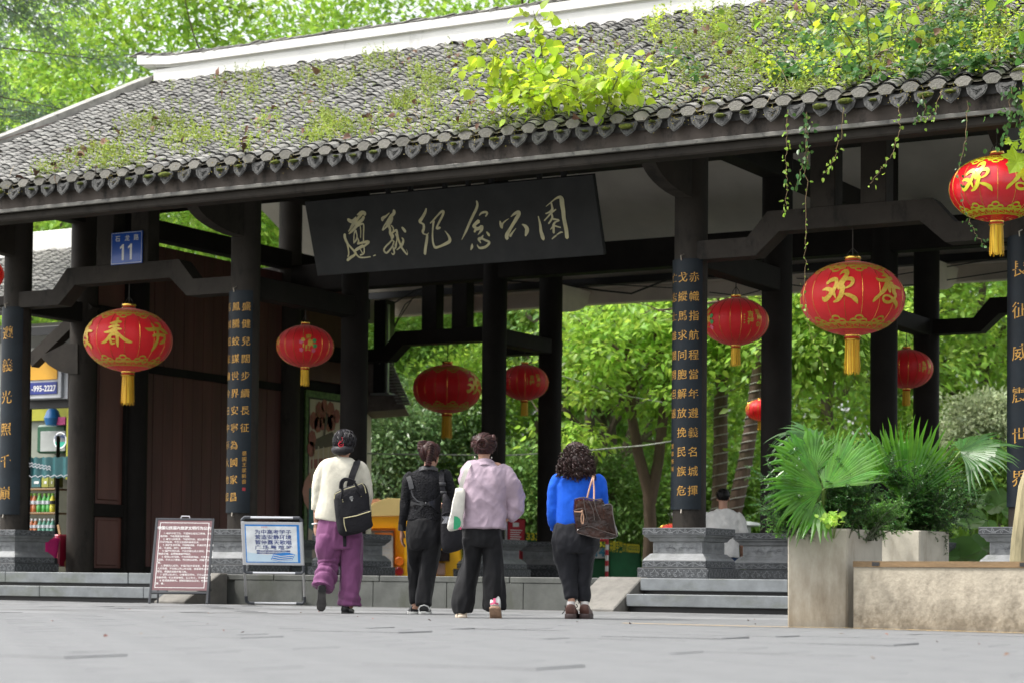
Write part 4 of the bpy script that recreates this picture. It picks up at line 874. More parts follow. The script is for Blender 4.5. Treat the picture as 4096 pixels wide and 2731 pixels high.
for dx in (-.06, .075): obj('digit', MB().add([T@Vector((dx+a*.29, -.055+b*.29, 0)) for a, b in ((-.06, -.36), (.06, -.36), (.06, .36), (-.02, .36), (-.17, .24), (-.17, .15), (-.06, .2))], [(0, 1, 2, 3, 4, 5, 6)]), WHITEP, t)
cr_ = MB().tube([(c_[0]-.01, c_[1]-.01, c_[2]+.21), (c_[0]+.02, c_[1]-.01, c_[2]-.1)], .002, 3)

# ------------------------------------------------------------------ folding notice boards
def solve_frame(fl, fr, tl, Y):
    """feet on the ground and one top corner -> origin, axis right, axis up along the leaning face, normal, width, height"""
    L_ = at(*fl, Y=Y); L_[2] = 0; R_ = at(fr[0], fr[1], D=(L_-EYEP)@_f); R_[2] = 0; ex = R_-L_; wd = np.linalg.norm(ex); ex = ex/wd
    r_ = at(*tl, D=1.)-EYEP; tt = np.dot(L_-EYEP, ex)/np.dot(r_, ex); up = EYEP+r_*tt-L_; h = np.linalg.norm(up); ey = up/h; return L_, ex, ey, np.cross(ex, ey), wd, h
DKGREY = M('frame_dark_grey', (.045, .047, .052), .4, .1, metal=.3)
BROWN = M('notice_brown', (.155, .075, .08), .45, .1, 1.5, spec=.5)
RL, ex, ey, nz, wd, h = solve_frame((343, 1386), (475, 1386), (361, 1189), 19.95)
t = thing('notice_board', 'brown folding notice board full of white rules of conduct', 'notice board', tuple(RL), 'folding notice boards on the square')
P3 = lambda x, y, z=0.: RL+ex*x+ey*y+nz*z
fr = MB(); h0 = h*.14
for a, b in (((0, 0), (0, h)), ((wd, 0), (wd, h))): fr.obox((np.array(P3(*a))+P3(*b))/2, (ex, ey, nz), (.014, h/2, .014), .003)
for y in (h0, h): fr.obox(P3(wd/2, y-.014), (ex, ey, nz), (wd/2, .014, .014), .003)
obj('frame', fr, DKGREY, t)
bk = np.array((ey[0], ey[1], 0)); bk = bk/np.linalg.norm(bk); rl = MB()
for x in (.03, wd-.03): rl.tube([P3(x, h-.06, -.02), RL+ex*x+bk*(.42)+np.array((0, 0, 0.))], .013, 6)
rl.tube([RL+ex*.03+bk*.39+_z*.12, RL+ex*(wd-.03)+bk*.39+_z*.12], .01, 6); obj('rear_leg', rl, DKGREY, t)
rl = MB().tube([P3(wd-.0, h*.2, 0), RL+ex*wd+bk*.38+_z*.16], .008, 5); obj('stay', rl, DKGREY, t)
obj('panel', MB().obox(P3(wd/2, (h+h0)/2, .004), (ex, ey, nz), (wd/2-.014, (h-h0)/2-.014, .004)), BROWN, t)
hd = MB().tube([P3(wd*.42, h, 0), P3(wd*.43, h+.03, 0), P3(wd*.57, h+.03, 0), P3(wd*.58, h, 0)], .007, 6); obj('handle', hd, M('handle_white', (.7, .68, .72), .4), t)
T = frame_map(P3(0, 0, .0095), ex, ey, nz)
m = MB(); bx0, bx1, by0, by1 = .045, wd-.045, h0+.045, h-.06
for xa, ya, xb, yb in ((bx0, by0, bx1, by0+.006), (bx0, by1-.006, bx1, by1), (bx0, by0, bx0+.006, by1), (bx1-.006, by0, bx1, by1)): m.add([T@Vector((x, y, 0)) for x, y in ((xa, ya), (xb, ya), (xb, yb), (xa, yb))], [(0, 1, 2, 3)])
obj('border', m, WHITEP, t)
obj('title', MB().merge(text_mb('中国公民国内旅游文明行为公约', .047, .012, .98), T@Matrix.Translation((wd/2, h-.135, 0))), WHITEP, t)
RULES = ['  1. 维护环境卫生。不随地吐痰和口香糖，不乱', '废弃物，不在禁烟场所吸烟。', '  2. 遵守公共秩序。不喧哗吵闹，排队遵守秩序，', '不并行挡道，不在公众场所高声交谈。', '  3. 保护生态环境。不踩踏绿地，不摘折花木和果', '实，不追捉、投打、乱喂动物。', '  4. 保护文物古迹。不在文物古迹上涂刻，不攀爬', '触摸文物，拍照摄像遵守规定。', '  5. 爱惜公共设施。不污损客房用品，不损坏公用', '设施，不贪占小便宜，节约用水用电，用餐不浪', '费。', '  6. 尊重别人权利。不强行和外宾合影，不对着别', '人打喷嚏，不长期占用公共设施，尊重服务人员的', '劳动，尊重各民族宗教习俗。', '  7. 讲究以礼待人。衣着整洁得体，不在公共场所', '袒胸赤膊；礼让老幼病残，礼让女士，不讲粗话。', '  8. 提倡健康娱乐。抵制封建迷信活动，拒绝黄、', '赌、毒。']
lsp = (by1-by0-.16)/len(RULES)
for k, ln in enumerate(RULES): obj('text_line', MB().merge(text_mb(ln, .029, .0, 1.0, 'LEFT'), T@Matrix.Translation((bx0+.012+(.025 if ln[0] == ' ' else 0), by1-.145-k*lsp, 0))), WHITEP, t)
# poster stand
ALU = M('aluminium', (.68, .69, .71), .35, .05, metal=.75); PLAST = M('corner_plastic', (.06, .065, .075), .45)
PSK = M('poster_sky', (.62, .78, .9), .3, .06, 2, coat=.25); PBL = M('poster_blue', (.03, .25, .7), .3, coat=.25); PNAVY = M('poster_navy', (.02, .045, .22), .4); PWH = M('poster_white', (.8, .83, .85), .3, coat=.25)
RL, ex, ey, nz, wd, h = solve_frame((566, 1381), (700, 1381), (556, 1187), 20.95)
t = thing('poster_stand', 'aluminium poster stand with blue and white quiet zone poster', 'poster stand', tuple(RL), 'folding notice boards on the square')
P3 = lambda x, y, z=0.: RL+ex*x+ey*y+nz*z
m = MB(); m.tube([P3(0, .06), P3(0, h-.05)], .016, 8); m.tube([P3(wd, .06), P3(wd, h-.05)], .016, 8); m.tube([P3(.07, .012), P3(wd-.07, .012)], .016, 8); m.tube([P3(.07, h), P3(wd-.07, h)], .016, 8); obj('rear_frame', m, ALU, t)
m = MB()
for x0, y0, sx, sy in ((0, .012, 1, 1), (wd, .012, -1, 1), (0, h, 1, -1), (wd, h, -1, -1)): m.tube([P3(x0, y0+sy*.1), P3(x0, y0+sy*.03), P3(x0+sx*.03, y0), P3(x0+sx*.1, y0)], .02, 8)
obj('corner_joint', m, PLAST, t)
top, bot = np.array(P3(0, h*.93, .02)), np.array(P3(0, h*.40, .02))
# leaning poster frame, bottom pushed forward
pb = P3(0, h*.44, .17)+ex*.02; pt = P3(0, h-.045, .02); eyp = pt-pb; hp = np.linalg.norm(eyp); eyp = eyp/hp; nzp = np.cross(ex, eyp)
Q3 = lambda x, y, z=0.: pb+ex*x+eyp*y+nzp*z
m = MB(); m.tube([Q3(0, .04), Q3(0, hp)], .015, 8); m.tube([Q3(wd, .04), Q3(wd, hp)], .015, 8); m.tube([Q3(.07, 0), Q3(wd-.07, 0)], .015, 8); obj('front_frame', m, ALU, t)
m = MB()
for x0, sx in ((0, 1), (wd, -1)): m.tube([Q3(x0, .1), Q3(x0, .02), Q3(x0+sx*.03, 0), Q3(x0+sx*.1, 0)], .019, 8)
obj('front_corner_joint', m, PLAST, t)
y0p = hp*.16; obj('panel', MB().obox(Q3(wd/2, (hp+y0p)/2, .008), (ex, eyp, nzp), (wd/2, (hp-y0p)/2, .008), .003), ALU, t)
T = frame_map(Q3(0, 0, .0172), ex, eyp, nzp)
def rect(nm, x0, y0, x1, y1, mat, z=0., parent=None): 
    return obj(nm, MB().add([T@Vector((x, y, z)) for x, y in ((x0, y0), (x1, y0), (x1, y1), (x0, y1))], [(0, 1, 2, 3)]), mat, parent or t)
pw0, pw1, ph0, ph1 = .03, wd-.03, y0p+.03, hp-.03; pH = ph1-ph0; pW = pw1-pw0
rect('poster_border', pw0, ph0, pw1, ph1, PBL); rect('poster_sheet', pw0+.012, ph0+.012, pw1-.03, ph1-.02, PWH, .0012)
m = MB().add([T@Vector((x, y, .0024)) for x, y in ((pw0+.012, ph0+.012), (pw1-.03, ph0+.012), (pw1-.03, ph0+pH*.22), (pw0+pW*.7, ph0+pH*.3), (pw0+pW*.4, ph0+pH*.2), (pw0+.012, ph0+pH*.27))], [(0, 1, 2, 3, 4, 5)]); obj('poster_cloud', m, PSK, t)
for k, (ln, sx) in enumerate((('为中高考学子', 1.), ('营造安静环境', 1.), ('暂停露天歌唱', 1.), ('广 场 舞 喧 哗', 1.0))): obj('text_line', MB().merge(text_mb(ln, pH*.125, .012, pW*.68/(pH*.125*6)), T@Matrix.Translation((wd/2+.01, ph1-pH*(.2+.135*k), .0036))), PNAVY, t)
for y_, hh in ((.31, .018), (.255, .018)): rect('date_bar', pw0+pW*.2, ph0+pH*(y_-hh), pw0+pW*.82, ph0+pH*(y_+hh), PNAVY, .0036)
for y_, s_ in ((.31, '高考时间：2025年6月7日-2025年6月9日'), (.255, '中考时间：2025年6月20日-2025年6月22日')): obj('text_line', MB().merge(text_mb(s_, pH*.026, .02, 1.5), T@Matrix.Translation((pw0+pW*.51, ph0+pH*y_, .0048))), WHITEP, t)
rect('slogan_strip', pw0+pW*.25, ph0+pH*.375, pw0+pW*.55, ph0+pH*.39, GREYP, .0036); rect('slogan_strip', pw0+pW*.6, ph0+pH*.375, pw0+pW*.8, ph0+pH*.39, GREYP, .0036)
obj('poster_code', MB().merge(text_mb('1035', pH*.06, .0, 1.4), T@Matrix.Translation((pw0+pW*.36, ph1-pH*.07, .0036))), M('print_red', (.6, .12, .1), .5), t)
for k in range(3):
    b0 = (pw0+pW*(.46+.02*k), ph0+pH*(.08+.055*k)); 
    m = MB().add([T@Vector((b0[0]+dx*pW, b0[1]+dy*pH, .0036+.0012*k)) for dx, dy in ((0, 0), (.14, -.04), (.40, .0), (.40, .04), (.26, .085), (0, .045))], [(0, 1, 2, 3, 4, 5)]); obj('book_print', m, PBL, t)
    m = MB().add([T@Vector((b0[0]+dx*pW, b0[1]+dy*pH, .0042+.0012*k)) for dx, dy in ((.01, .008), (.14, -.028), (.39, .008), (.39, .03), (.14, -.005), (.01, .032))], [(0, 1, 2, 3, 4, 5)]); obj('book_print', m, PWH, t)
# ------------------------------------------------------------------ dark timber wall on the left, running into the depth
tw = thing('timber_wall', 'dark red brown timber wall with a panelled door running back from the first bay', 'wall', (X1, 25, ZP))
WX = X1
def wbox(nm, y0, y1, z0, z1, x0, x1, mat, c=.006, par=None): return obj(nm, MB().box((x0, y0, z0), (x1, y1, z1), c), mat, par or tw)
DOORP = M('door_panel_red', (.13, .05, .036), .5, .25, 2, stretch=(1, 1, .2), bump=.08, bscale=30)
zA, zB_, zC, zD = (at(270, v, X=X1)[2] for v in (1304, 1187, 1158, 700))
wbox('door_frame', 23.47, 23.56, ZP, 4.9, WX-.06, WX+.05, PAINT); wbox('door_frame', 24.2, 24.28, ZP, 4.9, WX-.06, WX+.05, PAINT)
wbox('lower_rail', 23.56, 24.2, ZP, zA+.0, WX-.05, WX+.03, PAINT); wbox('middle_rail', 23.56, 24.2, zB_, zC, WX-.05, WX+.035, PAINT)
wbox('lower_panel', 23.56, 24.2, zA, zB_, WX-.05, WX-.01, DOORP); wbox('upper_panel', 23.56, 24.2, zC, 4.9, WX-.05, WX-.012, DOORP)
for z0, z1 in ((zA+.04, zB_-.05), (zC+.06, 3.6)): wbox('panel_field', 23.66, 24.1, z0, z1, WX-.012, WX+.006, DOORP, .01)
y = 24.64; rr = random.Random(9)
while y < 28.05:
    wd = .235; wbox('wall_board', y+.004, y+wd-.004, ZP+.1, 5.2, WX-.06+rr.uniform(-.004, .004), WX-.012+rr.uniform(-.004, .004), WOOD, .005); y += wd
wbox('sill_beam', 24.64, 30, ZP, ZP+.1, WX-.07, WX+.02, PAINT); wbox('wall_post', 28.44, 28.6, ZP, 5.2, WX-.08, WX+.06, PAINT)
wbox('wall_lintel', 24.64, 28.1, 3.3, 3.42, WX-.02, WX+.03, PAINT)
wbox('backing', 23.4, 30.6, ZP, 5.2, WX-.3, WX-.09, M('dark_void', (.01, .008, .007), .9), 0)
wbox('upper_panel_wall', 28.6, 30., 3.55, 5.2, WX-.06, WX-.0, WOOD); wbox('return_wall', 29.9, 30.0, ZP, 5.2, WX-.1, WX+.02, PAINT)
# poster panel with leaf green frame on that wall
yA, yB, zt, zb_ = 28.68, 29.82, at(740, 900, X=X1)[2], at(740, 1330, X=X1)[2]
pp = thing('painted_panel', 'tall painted panel with red tree and tiled pavilion in a leafy green frame', 'painted panel', (WX+.03, (yA+yB)/2, zb_))
LEAFP = M('panel_green_print', (.06, .13, .03), .5, .5, 14, col2=(.14, .26, .07)); CREAM = M('panel_cream', (.55, .46, .36), .5, .1, 2); PRED = M('panel_red', (.30, .07, .06), .5, .3, 20); PBRN = M('panel_brown', (.09, .06, .045), .5); PTAN = M('panel_tan', (.5, .38, .25), .5); PSAL = M('panel_salmon', (.48, .22, .16), .5); PTEAL = M('panel_teal', (.06, .2, .2), .5)
obj('frame', MB().box((WX+.002, yA, zb_), (WX+.05, yB, zt), .008), LEAFP, pp)
yi0, yi1, zi0, zi1 = yA+.1, yB-.14, zb_+.02, zt-.14
obj('inner_frame', MB().box((WX+.05, yi0-.02, zi0), (WX+.056, yi1+.06, zi1+.03)), BLACK, pp); obj('sheet', MB().box((WX+.056, yi0, zi0), (WX+.058, yi1, zi1)), CREAM, pp)
def pplane(nm, pts, mat, lay=1): obj(nm, MB().add([(WX+.058+.0014*lay, yi0+(yi1-yi0)*a, zi1-(zi1-zi0)*b) for a, b in pts], [tuple(range(len(pts)))]), mat, pp)
def disc(a, b, r, n=9, asp=.38): return [(a+r*math.cos(2*PI*i/n), b+r*asp*math.sin(2*PI*i/n)) for i in range(n)]
pplane('hill_print', disc(.55, .52, .75, 16, .2), PSAL, 1); pplane('ground_print', [(0, .55), (1, .5), (1, 1), (0, 1)], PSAL, 2); pplane('path_print', [(0, .72), (1, .78), (1, 1), (0, 1)], CREAM, 3)
pplane('building_print', [(.05, .3), (.8, .24), (.8, .46), (.05, .46)], PTAN, 2); pplane('roof_print', [(-.0, .29), (.2, .22), (.72, .17), (.95, .24)], PBRN, 3); pplane('storey_print', [(.05, .34), (.8, .31), (.8, .37), (.05, .39)], PRED, 3)
for k in range(5): pplane('pillar_print', [(.1+.16*k, .26), (.135+.16*k, .26), (.135+.16*k, .47), (.1+.16*k, .47)], CREAM, 4)
for k in range(4): pplane('arch_print', [(.15+.16*k, .41), (.24+.16*k, .4), (.24+.16*k, .46), (.15+.16*k, .46)], PBRN, 4)
rr = random.Random(2)
for a, b in ((.12, .12), (.3, .06), (.45, .03), (.5, .1), (.65, .05), (.7, .12), (.25, .14), (.85, .08), (.08, .22), (.05, .28), (.6, .13), (.4, .13)): pplane('blossom_print', disc(a, b, .1+.04*rr.random(), 7), PRED, 4)
pplane('branch_print', [(.42, .2), (.48, .2), (.56, .1), (.52, .05), (.47, .12)], PBRN, 5); pplane('figure_print', [(.0, .5), (.3, .48), (.4, .62), (.3, .75), (.0, .72)], PTEAL, 4); pplane('figure_hair_print', disc(.32, .5, .16, 10), PBRN, 5)

# ------------------------------------------------------------------ drinks shop beside the first column
SY = 23.75
sh = thing('drinks_shop', 'small drinks shop with yellow and blue phone sign behind glass', 'shop', (at(110, 1100, Y=SY)[0], SY, ZP))
def fb(nm, u0, v0, u1, v1, Y, th, mat, par, c=.004, **k):
    a = at(u0, v1, Y=Y); b = at(u1, v0, Y=Y); b2 = at(u0, v0, Y=Y); a[2] = max(a[2], ZP)
    return obj(nm, MB().box((a[0], Y, a[2]), (b[0], Y+th, b2[2]), c), mat, par, **k)
SHOPY = M('shop_yellow', (.7, .36, .02), .45, .06); SHOPB = M('shop_blue', (.015, .03, .22), .4); SHOPW = M('shop_white', (.48, .5, .53), .5, .08); GLASSY = M('shop_lit_yellow', (.4, .4, .03), .6, .1)
SW = M('shop_wall_light', (.25, .27, .22), .7, .1); TEAL = M('shop_teal', (.03, .12, .13), .35, .2, 4); SHGR = M('shop_green', (.01, .09, .04), .4)
fb('back_wall', 20, 939, 200, 1320, SY+1.25, .05, M('shop_back', (.05, .05, .03), .8), sh)
fb('upper_wall', 20, 939, 200, 1060, SY+1.1, .05, SW, sh); fb('yellow_band', 20, 939, 200, 968, SY+1.05, .03, GLASSY, sh)
fb('yellow_side', 150, 939, 168, 1100, SY+.5, .03, GLASSY, sh)
fb('ceiling_slab', -60, 760, 230, 780, SY+.05, 1.4, BLACK, sh)
fb('sign_box', 40, 815, 142, 917, SY-.25, .22, SHOPW, sh, .01); fb('sign_yellow', 45, 822, 132, 874, SY-.262, .008, SHOPY, sh); fb('sign_strip', 45, 879, 131, 907, SY-.262, .008, SHOPB, sh)
fb('sign_side', 142, 822, 157, 915, SY-.2, .15, SHOPW, sh); fb('orange_post', 157, 815, 172, 915, SY-.15, .1, M('shop_orange_board', (.3, .13, .06), .6), sh)
p_ = at(72, 893, Y=SY-.264); q_ = at(128, 893, Y=SY-.264); sz = (q_[0]-p_[0])
g_ = text_mb('-995-2227', .105, .02); xs = [v[0] for v in g_.v]; sc_ = sz/(max(xs)-min(xs))
obj('phone_number', MB().merge(g_, frame_map((p_[0]+sz/2, SY-.264, p_[2]), (sc_, 0, 0), (0, 0, 1.12), (0, -1, 0))), WHITEP, sh)
fb('door_head', 40, 919, 180, 939, SY-.05, .12, BLACK, sh); fb('door_post', 60, 939, 67, 1311, SY-.02, .06, BLACK, sh)
for v in (1121, 1176, 1228): fb('shelf_board', 55, v, 126, v+4, SY+.45, .3, M('shelf_wood', (.22, .12, .04), .5), sh)
fb('shelf_post', 124, 1000, 130, 1311, SY+.44, .08, BLACK, sh)
# fridge with round lit emblem
fd = thing('drinks_fridge', 'green topped drinks fridge with round lit emblem in the shop', 'fridge', tuple(at(115, 1100, Y=SY+.8)))
fb('cabinet', 82, 975, 150, 1040, SY+.8, .25, SHGR, fd, .03); fb('light_panel', 92, 990, 150, 1036, SY+.78, .015, M('fridge_lit_white', (.4, .42, .4), .4, .1), fd)
c_ = at(138, 1010, Y=SY+.77); r_ = .125
LIT = M('emblem_white', (.8, .8, .8), .4, .02, emit=((1, 1, 1), .3)); LGRN = M('emblem_green', (.02, .3, .2), .4, .02, emit=((.05, .5, .35), .25))
m = MB().add([(c_[0]+rr_*math.cos(2*PI*i/24), c_[1], c_[2]+rr_*math.sin(2*PI*i/24)) for i in range(25) for rr_ in (r_, r_*.86)], [(2*i, 2*i+1, 2*i+3, 2*i+2) for i in range(24)]); obj('emblem_ring', m, LIT, fd)
m = MB().add([(c_[0]+r_*.84*math.cos(a), c_[1]-.001, c_[2]+r_*.84*math.sin(a)) for a in np.linspace(PI*1.08, PI*1.92, 12)], [tuple(range(12))]); obj('emblem_wave', m, LGRN, fd)
obj('emblem_text', MB().merge(text_mb('怡寶', .11, .04), frame_map((c_[0], c_[1]-.002, c_[2]+.02), (1, 0, 0), (0, 0, 1), (0, -1, 0))), M('emblem_navy', (.03, .08, .25), .4), fd)
boxes = [(72, 1062, 94, 1118, TEAL, 'dark teal carton on the top shop shelf'), (95, 1058, 112, 1118, M('carton_lime', (.3, .32, .05), .5), 'lime carton on the top shop shelf'), (112, 1060, 125, 1118, M('carton_olive', (.16, .17, .03), .5), 'narrow olive carton at the end of the top shop shelf')]
for u0, v0, u1, v1, mt, lb in boxes:
    b_ = at((u0+u1)/2, v1, Y=SY+.5); t = thing('carton', lb, 'carton', tuple(b_), 'cartons on the shop shelf'); fb('box', u0, v0, u1, v1, SY+.5, .2, mt, t); fb('label', u0+6, v1-14, u1-5, v1-8, SY+.497, .003, WHITEP, t)
# teal awning reflection in the glass, built as a sheet with pale waves
aw = MB(); n = 20; P0, P1 = at(66, 1050, Y=SY+.02), at(163, 1052, Y=SY+.02); zb1 = at(66, 1097, Y=SY+.02)[2]
aw.loft([[(P0[0]+(P1[0]-P0[0])*i/n, SY+.02+.02*math.sin(i*1.3), z+.016*math.sin(i*2.1)*k) for i in range(n+1)] for z, k in ((P0[2], .6), ((P0[2]+zb1)/2, .3), (zb1, 1))], closed=False, cap=False)
obj('awning_valance', aw, TEAL, sh, smooth=True)
m = MB()
for k, zz in ((0, .75), (1, .62), (2, .08)): m.ribbon([(P0[0]+(P1[0]-P0[0])*i/n*(1 if k > 1 else .55), SY-.004, zb1+(P0[2]-zb1)*zz+.016*math.sin(i*2.1)-(.01*i*.35 if k < 2 else 0)) for i in range(n+1)], .012, (0, -1, 0))
obj('awning_wave', m, SHOPW, sh)
def bottle(label, u, v, Y, h, mat, capm, grp):
    b_ = at(u, v, Y=Y); t = thing('bottle', label, 'bottle', tuple(b_), grp); r_ = h*.17
    obj('body', MB().lathe([(r_*.9, 0), (r_, h*.04), (r_, h*.3), (r_*.86, h*.36), (r_, h*.44), (r_, h*.62), (r_*.45, h*.84), (r_*.42, h*.88)], b_, 10), mat, t, smooth=True)
    obj('cap', MB().lathe([(r_*.5, h*.88), (r_*.5, h)], b_, 10), capm, t); obj('label_band', MB().lathe([(r_*1.02, h*.42), (r_*1.02, h*.6)], b_, 10, cap=False), SHOPW if mat.name != 'drink_yellow' else BLACK, t)
DO, DG, DY, DT = M('drink_orange', (.4, .12, .03), .25, coat=.5), M('drink_green', (.06, .32, .05), .25, coat=.5), M('drink_yellow', (.55, .5, .03), .25, coat=.5), M('drink_teal', (.08, .25, .18), .25, coat=.5)
CAPG, CAPW = M('cap_green', (.2, .45, .05), .4), M('cap_white', (.75, .75, .75), .4)
for k, (u, mt, cm, lb) in enumerate(((70, DO, CAPG, 'orange drink bottle at the left end of the upper bottle row'), (80, DO, CAPG, 'orange drink bottle next to the first green bottle'), (91, DG, CAPG, 'green tea bottle beside the orange bottles'), (103, DG, CAPG, 'middle green tea bottle of the upper row'), (113, DG, CAPG, 'green tea bottle beside the yellow bottle'), (121, DY, CAPG, 'yellow bottle at the shelf post'))): bottle(lb, u, 1175, SY+.5, .28, mt, cm, 'bottles on the shop shelf')
for k, (u, mt, lb) in enumerate(((73, DO, 'white capped red drink bottle, first of the lower row'), (82, DO, 'white capped red drink bottle, second of the lower row'), (92, DT, 'white capped teal bottle, first of the teal ones'), (102, DT, 'white capped teal bottle, second of the teal ones'), (112, DT, 'white capped teal bottle, third of the teal ones'), (121, DT, 'white capped teal bottle beside the lower shelf post'))): bottle(lb, u, 1227, SY+.5, .24, mt, CAPW, 'bottles on the shop shelf')
t = thing('storage_bin', 'dark red storage bin with a wire handle standing at the shop door', 'bin', tuple(at(126, 1305, Y=23.1)))
PINKR = M('bin_red', (.28, .01, .035), .35, coat=.3)
fb('bin_body', 117, 1226, 136, 1300, 23.1, .2, PINKR, t, .02); b_ = at(126, 1235, Y=23.09); obj('handle', MB().tube([(b_[0]-.05, 23.08, b_[2]-.02), (b_[0]-.04, 23.05, b_[2]+.03), (b_[0]+.04, 23.05, b_[2]+.03), (b_[0]+.05, 23.08, b_[2]-.02)], .008, 5), M('handle_white', (.7, .68, .72), .4), t)
t = thing('plastic_basket', 'bright pink plastic basket peeking out beside the first stone base', 'basket', tuple(at(108, 1275, Y=23.0)))
b0 = at(110, 1270, Y=22.9); m = MB().lathe([(.12, 0), (.16, .26), (.15, .26), (.11, .02)], (b0[0], 22.9, ZP+.2), 16); obj('basket_body', m, M('basket_pink', (.6, .02, .2), .4, trans=(.3, 1.2, .5)), t, smooth=True)
obj('basket_rim', MB().lathe([(.165, .25), (.17, .265), (.165, .28), (.15, .265)], (b0[0], 22.9, ZP+.2), 16), M('basket_pink', (.6, .02, .2)), t); obj('basket_stand', MB().box((b0[0]-.1, 22.8, ZP), (b0[0]+.1, 23.0, ZP+.2), .01), BLACK, t)
a, b = at(134, 1205, Y=23.4), at(154, 1306, Y=23.2); tmesh('leaning_stick', MB().tube([tuple(a), (b[0], 23.2, ZP+.02)], .02, 6), M('stick_wood', (.3, .17, .06), .6), 'pale wooden stick leaning inside the shop door', 'stick', (b[0], 23.2, ZP))
t = thing('plastic_bag', 'crumpled blue bag with pink packet on top of the shop fridge', 'bag', tuple(at(122, 965, Y=SY+.7)))
b0 = at(121, 957, Y=SY+.7); mb = MB().lathe([(.02, -.13), (.1, -.12), (.13, -.02), (.09, .09), (.03, .15)], tuple(b0), 10); obj('sack', mb, M('bag_blue', (.03, .18, .45), .35), t, smooth=True); fb('packet', 127, 957, 150, 975, SY+.68, .08, M('packet_pink', (.5, .05, .2), .5), t)

# slanting strut and lower bracket left of the attached column
obj('strut', MB().prism([tuple(at(u, v, Y=23.2)) for u, v in ((66, 812), (72, 842), (212, 706), (196, 690))], (0, .16, 0)), PAINT_L, gate)
a = [tuple(at(u, v, Y=23.1)) for u, v in ((92, 818), (112, 838), (135, 852), (160, 858), (178, 858), (178, 790), (150, 788))]; obj('lower_bracket', MB().prism(a, (0, .18, 0)), PAINT_L, gate)
obj('wing_lintel', MB().box((-22.5, 23.2, at(50, 700, Y=23.3)[2]), (X1-.1, 23.4, at(50, 680, Y=23.3)[2])), PAINT, gate)

# ------------------------------------------------------------------ neighbouring tiled roof seen over the shop
nr = thing('neighbour_house', 'neighbouring low house with weedy grey tiled roof seen left of the street sign', 'house', (-30, 34, 0))
e0 = at(-10, 712, D=38.5); ex0, ey0, ez0 = e0
obj('wall', MB().box((ex0-3, ey0+.6, -.04), (ex0+1.4, ey0+3, ez0-.2)), M('house_wall', (.4, .39, .36), .8, .15), nr)
xe_ = at(222, 705, Y=ey0)[0]; xr_ = at(212, 520, Y=ey0+3.2)[0]
nroof = obj('roof', MB().prism([(ex0-4, ey0, ez0-.05), (xe_, ey0, ez0-.05), (xr_, ey0+3.2, ez0+1.55), (ex0-4, ey0+3.2, ez0+1.55)], (0, 0, -.06)), M('roof_deck', (.03, .028, .026), .8), nr)
obj('roof_ridge', MB().box((ex0-4, ey0+3.05, ez0+1.5), (xr_, ey0+3.35, ez0+1.98), .02), PLASTER, nr)
rr = random.Random(12); tsl = math.atan(.5); cnt = 0
for i in range(26):
    for j in range(34):
        x = ex0-2.2+i*.27; y = ey0+.02+j*.098*math.cos(tsl); z = ez0+.5*(y-ey0)+.06
        u, v, d = proj((x, y, z))
        if not (-30 < u < 215 and 480 < v < 730) or y > ey0+3.0 or cnt >= 300: continue
        cnt += 1; o = link('roof_tile', tvm[rr.randrange(4)], nroof)
        o.matrix_basis = Matrix.Translation(-wloc(nroof))@Matrix.Translation((x+rr.uniform(-.01, .01), y, z+rr.uniform(-.004, .006)))@Matrix.Rotation(tsl, 4, 'X')@Matrix.Rotation(rr.uniform(-.06, .06), 4, 'Z')@Matrix.Rotation(-.12, 4, 'X')

# ------------------------------------------------------------------ things under and behind the rear eave
hut = thing('park_hut', 'little timber hut with small tiled roof behind the second rear column', 'hut', tuple(at(890, 1320, D=36.5)*np.array([1, 1, 0])))
hp = lambda u, v, d=36.5: at(u, v, D=d)
zt_, zb2 = hp(890, 840)[2], hp(930, 942)[2]; c_ = hp(860, 900)
rf = MB(); L0 = np.array(hp(800, 835)); 
roofpts = [hp(815, 830), hp(883, 833), hp(931, 938), hp(840, 945)]
bk_ = np.array([_f[0], _f[1], 0])*1.6
rf.prism([tuple(p) for p in roofpts], tuple(bk_)); obj('roof', rf, M('hut_roof', (.11, .09, .08), .8, .3, 8), hut)
rr = random.Random(4)
for k in range(14):
    p = np.array(hp(886+3.1*k, 838+7.0*k)); obj('roof_slate', MB().obox(p+bk_*.1+np.array([0, 0, .03]), (_R, _U, _f), (.11, .012, .25)), TILE, hut)
obj('hut_body', MB().prism([tuple(hp(815, 935, 36.9)), tuple(hp(843, 934, 36.9)), tuple(hp(843, 1320, 36.9)), tuple(hp(815, 1320, 36.9))], tuple(bk_*.7)), RSOFF, hut)
cab = thing('equipment_cabinet', 'tall black equipment cabinet with grey steel edge hanging beside the rear column', 'cabinet', tuple(at(872, 900, Y=30.4)))
fb('case', 856, 690, 886, 902, 30.4, .3, BLACK, cab, .01); fb('steel_edge', 886, 700, 892, 906, 30.38, .06, M('steel_grey', (.35, .37, .38), .4, metal=.6), cab); fb('foot_rail', 850, 902, 893, 907, 30.36, .3, M('steel_grey', (.35, .37, .38), .4, metal=.6), cab)
zt0 = at(900, 680, Y=31)[2]
tmesh('cable_tray', MB().box((-20.6, 30.9, zt0-.06), (-3, 31.1, zt0+.06), .01), BLACK, 'long black cable tray under the rear eave', 'cable tray', (-13, 31, zt0))
CAB = M('cable_black', (.012, .012, .012), .5)
